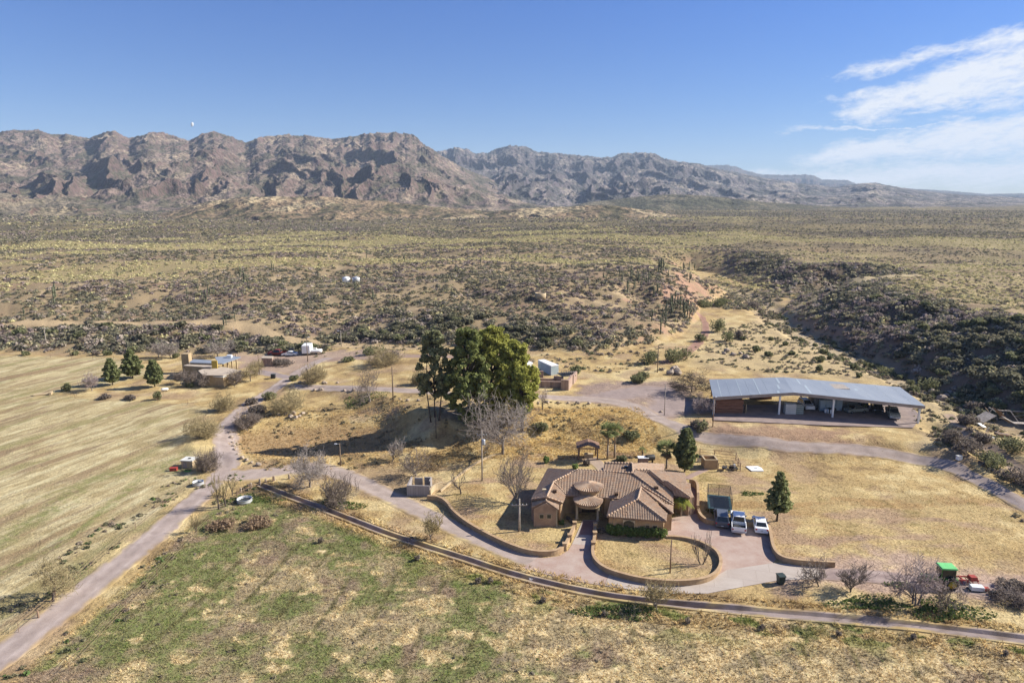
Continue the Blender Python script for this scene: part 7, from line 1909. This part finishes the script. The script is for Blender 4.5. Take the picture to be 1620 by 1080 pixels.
DRY = [(.30, .26, .17), (.22, .20, .12), (.26, .21, .16), (.14, .15, .08)]
x, y = in_poly(SAND, 1500, 1, lambda x, y: fbm(x / 12, y / 12, 3, 401) > -.12); clumps('wash_scrub', x, y, .15, .75, DRY, "small dry scrub scattered over the wash field", 2)
x, y = in_poly(pws([(1150, 455), (1262, 515), (1380, 568), (1520, 640), (1640, 690), (1640, 740), (1500, 660), (1350, 590), (1240, 530), (1190, 500), (1140, 480)], 1), 900, 3, lambda x, y: fbm(x / 9, y / 9, 3, 403) > -.1); clumps('wash_brush', x, y, .3, 1.5, DRY, "brush along the foot of the right-hand bank", 4)
UR = pts_at([(1400, 716), (1470, 727), (1530, 748), (1580, 775), (1640, 810), (1720, 860)])
x, y = in_poly(pws([(1470, 680), (1530, 690), (1640, 760), (1640, 830), (1560, 770), (1480, 715)], 1), 260, 5, lambda x, y: (fbm(x / 5, y / 5, 3, 405) > 0) & (line_dist(x, y, UR) > 3.2)); clumps('gully_brush', x, y, .3, 1.1, DRY, "low brush along the gully at the right", 6)
ROADC = np.array([tuple(at(*p)[:2]) for p in [(28, 1020), (95, 967), (160, 915), (222, 866), (270, 822), (315, 785)]])
rs = np.random.default_rng(31); x = rs.uniform(-110, -30, 9000); y = rs.uniform(58, 130, 9000); rd = line_dist(x, y, ROADC); k = (rd > 3.0) & (rd < 9) & (fbm(x / 4, y / 4, 3, 407) > .12); clumps('verge_weeds', x[k][:700], y[k][:700], .12, .5, DRY + [(.12, .18, .06)], "weeds on the verges of the farm road", 7)
x, y = in_poly(pws([(380, 640), (640, 640), (1010, 660), (1010, 705), (700, 735), (640, 745), (420, 745), (370, 700)], 0), 900, 8, lambda x, y: fbm(x / 6, y / 6, 3, 409) > .05); clumps('bank_weeds', x, y, .12, .55, [(.34, .28, .16), (.26, .21, .13), (.20, .17, .10)], "dry weeds on the pond edge and grassy bank", 9)
x, y = in_poly(FIELD_S, 1400, 10, lambda x, y: (np.abs(np.arctan2(x, y)) < R(40)) & (y < 100) & (fbm(x / 5, y / 5, 3, 411) > .15) & (line_dist(x, y, CANAL) > 2.5)); clumps('field_weeds', x, y, .08, .32, [(.20, .17, .13), (.16, .13, .10), (.11, .15, .05), (.30, .26, .17)], "dead grey weeds among the field grass", 11, 18)
x, y = in_poly(pws([(470, 548), (640, 540), (960, 556), (1050, 548), (1060, 600), (960, 598), (640, 560), (500, 566)], 1), 500, 12, lambda x, y: fbm(x / 9, y / 9, 3, 413) > 0); clumps('foot_scrub', x, y, .25, 1.0, DRY, "low scrub at the foot of the mesa behind the ranch roads", 13)

# ------------------------------------------------------------------ saguaros
def sag_mesh(seed):
    rr = random.Random(seed); mb = MB(); H = 1.0
    def col_(pts, r):
        rad = [r * .85] + [r] * (len(pts) - 2) + [r * .35]; mb.path(pts, rad, 9)
    col_([(0, 0, -.05), (0, 0, .3), (0, 0, .6), (0, 0, .93), (0, 0, 1.0)], .055)
    for i in range(rr.choice((0, 1, 2, 2, 3, 4))):
        a = rr.uniform(0, 6.28); z0 = rr.uniform(.3, .5); o = rr.uniform(.12, .17); c, s = math.cos(a), math.sin(a); t = z0 + rr.uniform(.25, .5)
        col_([(c * .04, s * .04, z0), (c * o, s * o, z0 + .05), (c * o * 1.05, s * o * 1.05, z0 + .2), (c * o * 1.05, s * o * 1.05, t - .05), (c * o * 1.05, s * o * 1.05, t)], .04)
    me = bpy.data.meshes.new('saguaro'); me.from_pydata(mb.v, [], mb.f); me.materials.append(M_SAG); me.polygons.foreach_set('use_smooth', [True] * len(me.polygons)); return me
SG = [sag_mesh(i) for i in range(10)]
sag = [(980, 436, 14), (984, 450, 14), (993, 464, 22), (998, 440, 20), (1003, 455, 16), (1010, 448, 18), (1018, 442, 14), (1022, 452, 16), (1026, 448, 20), (1008, 436, 12), (1014, 455, 12),
       (1042, 430, 20), (1046, 432, 24), (1049, 429, 18), (1057, 440, 12), (1081, 429, 14), (1090, 428, 14), (1099, 428, 12), (1091, 447, 16), (1087, 440, 8), (1034, 470, 16), (1040, 466, 16), (1047, 465, 14), (1045, 468, 12),
       (1061, 484, 20), (1063, 494, 28), (1068, 480, 18), (1072, 484, 16), (1076, 490, 22), (1081, 495, 22), (1083, 503, 26), (1088, 498, 24), (1091, 503, 20), (1054, 497, 18), (1049, 508, 18), (1031, 508, 20), (1045, 528, 24), (1052, 517, 20), (1052, 504, 14), (1219, 480, 14),
       (88, 470, 22), (86, 480, 26), (205, 468, 12), (212, 466, 14), (296, 470, 16), (313, 460, 12), (320, 475, 16), (326, 478, 20), (330, 470, 18), (338, 466, 14), (380, 440, 18), (386, 448, 20), (392, 452, 16), (430, 428, 14), (433, 430, 12), (354, 518, 16), (358, 514, 14), (372, 508, 12), (38, 500, 14), (186, 438, 10),
       (562, 462, 16), (591, 478, 16), (617, 485, 12), (590, 470, 12), (700, 420, 10), (722, 430, 12), (580, 408, 12), (850, 450, 10), (860, 430, 10), (820, 410, 10), (500, 412, 12), (640, 414, 12), (660, 440, 10), (930, 450, 12), (940, 428, 12), (955, 440, 10), (905, 425, 10), (760, 418, 10)]
for i, (px, py, h_) in enumerate(sag):
    p = at(px, py); k = ppm(p); o = bpy.data.objects.new('saguaro', SG[(i * 7) % 10]); link(o); s = h_ / k * 1.02; w_ = max(.9, 2.5 / s)
    o.location = p; o.scale = (s * w_, s * w_, s); o.rotation_euler = (0, 0, i * 1.1); tag(o, "tall saguaro cactus standing in the scrub of the mesa", "saguaro", "saguaros on the mesa")

# ------------------------------------------------------------------ grass tufts
def sample_poly(P, n, rs, cond=None):
    lo, hi = P.min(0), P.max(0); out = []
    xs = rs.uniform(lo[0], hi[0], n * 3); ys = rs.uniform(lo[1], hi[1], n * 3)
    k = poly_sdf(xs, ys, P) < 0
    a = np.abs(np.arctan2(xs, ys)) < R(41)
    k &= a & (ys > 48)
    if cond is not None: k &= cond(xs, ys)
    return xs[k][:n], ys[k][:n]
rs = np.random.default_rng(77)
offc = lambda x, y: (line_dist(x, y, CANAL) > 1.9)
vis = pws([(-40, 1100), (1660, 1100), (1660, 1000), (1330, 960), (1060, 935), (860, 915), (600, 830), (440, 770), (300, 830), (-40, 1060)])
x, y = sample_poly(vis, 40000, rs, lambda x, y: offc(x, y) & (poly_sdf(x, y, FIELD_S) < .5))
tufts('field_grass', (x, y), .06, .2, .10, 1.5, "short green and straw-coloured field grass", 1)
reg = pws([(690, 790), (830, 720), (1110, 700), (1300, 690), (1640, 790), (1640, 1000), (1330, 960), (1060, 945), (860, 905), (440, 780), (560, 720), (820, 650), (1020, 650)])
def notpaved(x, y):
    k = offc(x, y)
    for P in (pws([(820, 900), (842, 878), (905, 860), (917, 830), (945, 822), (938, 880), (965, 903), (1060, 918), (1130, 908), (1140, 890), (1052, 848), (1062, 815), (1104, 808), (1218, 822), (1225, 880), (1300, 895), (1295, 918), (1119, 942), (950, 932)]), pws([(838, 835), (838, 760), (866, 735), (1100, 735), (1100, 810), (1058, 850), (960, 852), (915, 835)]), pws([(1120, 682), (1120, 630), (1480, 630), (1480, 684)], 2.4)):
        k &= poly_sdf(x, y, P) > .3
    return k
x, y = sample_poly(reg, 26000, rs, notpaved)
tufts('dry_grass', (x, y), .03, .10, .09, 1.2, "dry golden lawn and verge grass", 2)
x, y = sample_poly(pws([(820, 655), (1010, 650), (1050, 690), (1010, 710), (860, 716), (740, 712), (680, 735), (640, 715), (740, 690)], 1.5), 7000, rs)
tufts('bank_grass', (x, y), .12, .3, .14, 1.5, "tall golden grass on the bank behind the house", 3)
x, y = sample_poly(pws([(380, 640), (640, 650), (660, 740), (420, 745), (360, 700)], 0), 6000, rs)
tufts('pond_grass', (x, y), .1, .28, .12, 1.5, "rank dry grass in and around the dry pond", 4)
x, y = sample_poly(np.array([tuple(CANAL[i] + np.array([0, -1.2])) for i in range(0, len(CANAL), 4)] + [tuple(CANAL[i] + np.array([0, -4.2])) for i in range(len(CANAL) - 1, -1, -4)]), 9000, rs)
x2, y2 = sample_poly(np.array([tuple(CANAL[i] + np.array([0, .9])) for i in range(0, len(CANAL), 4)] + [tuple(CANAL[i] + np.array([0, 2.6])) for i in range(len(CANAL) - 1, -1, -4)]), 6000, rs); x = np.concatenate([x, x2]); y = np.concatenate([y, y2])
x2, y2 = sample_poly(np.array([tuple(CANAL[i] + np.array([0, .9])) for i in range(0, len(CANAL), 4)] + [tuple(CANAL[i] + np.array([0, 2.6])) for i in range(len(CANAL) - 1, -1, -4)]), 6000, rs); x = np.concatenate([x, x2]); y = np.concatenate([y, y2])
tufts('canal_bank_grass', (x, y), .15, .45, .14, 1.4, "taller straw grass on the canal bank", 5)

# the daytime moon, a small lit rock high over the left range
d = ray(304, 197); d = d / np.linalg.norm(d); mp_ = np.array([0, 0, CH]) + d * 40000
bm = bmesh.new(); bmesh.ops.create_uvsphere(bm, u_segments=24, v_segments=16, radius=115)
me = bpy.data.meshes.new('moon'); bm.to_mesh(me); bm.free(); me.materials.append(mat("moon_dust", (.5, .5, .48), 1.0, 0, 0)); me.polygons.foreach_set('use_smooth', [True] * len(me.polygons))
mo = link(bpy.data.objects.new('moon', me)); mo.location = mp_; mo.scale = (.55, .8, 1.0); mo.rotation_euler = (0, R(12), 0); tag(mo, "tiny pale daytime moon above the left mountain peak", "moon")
build_haze()
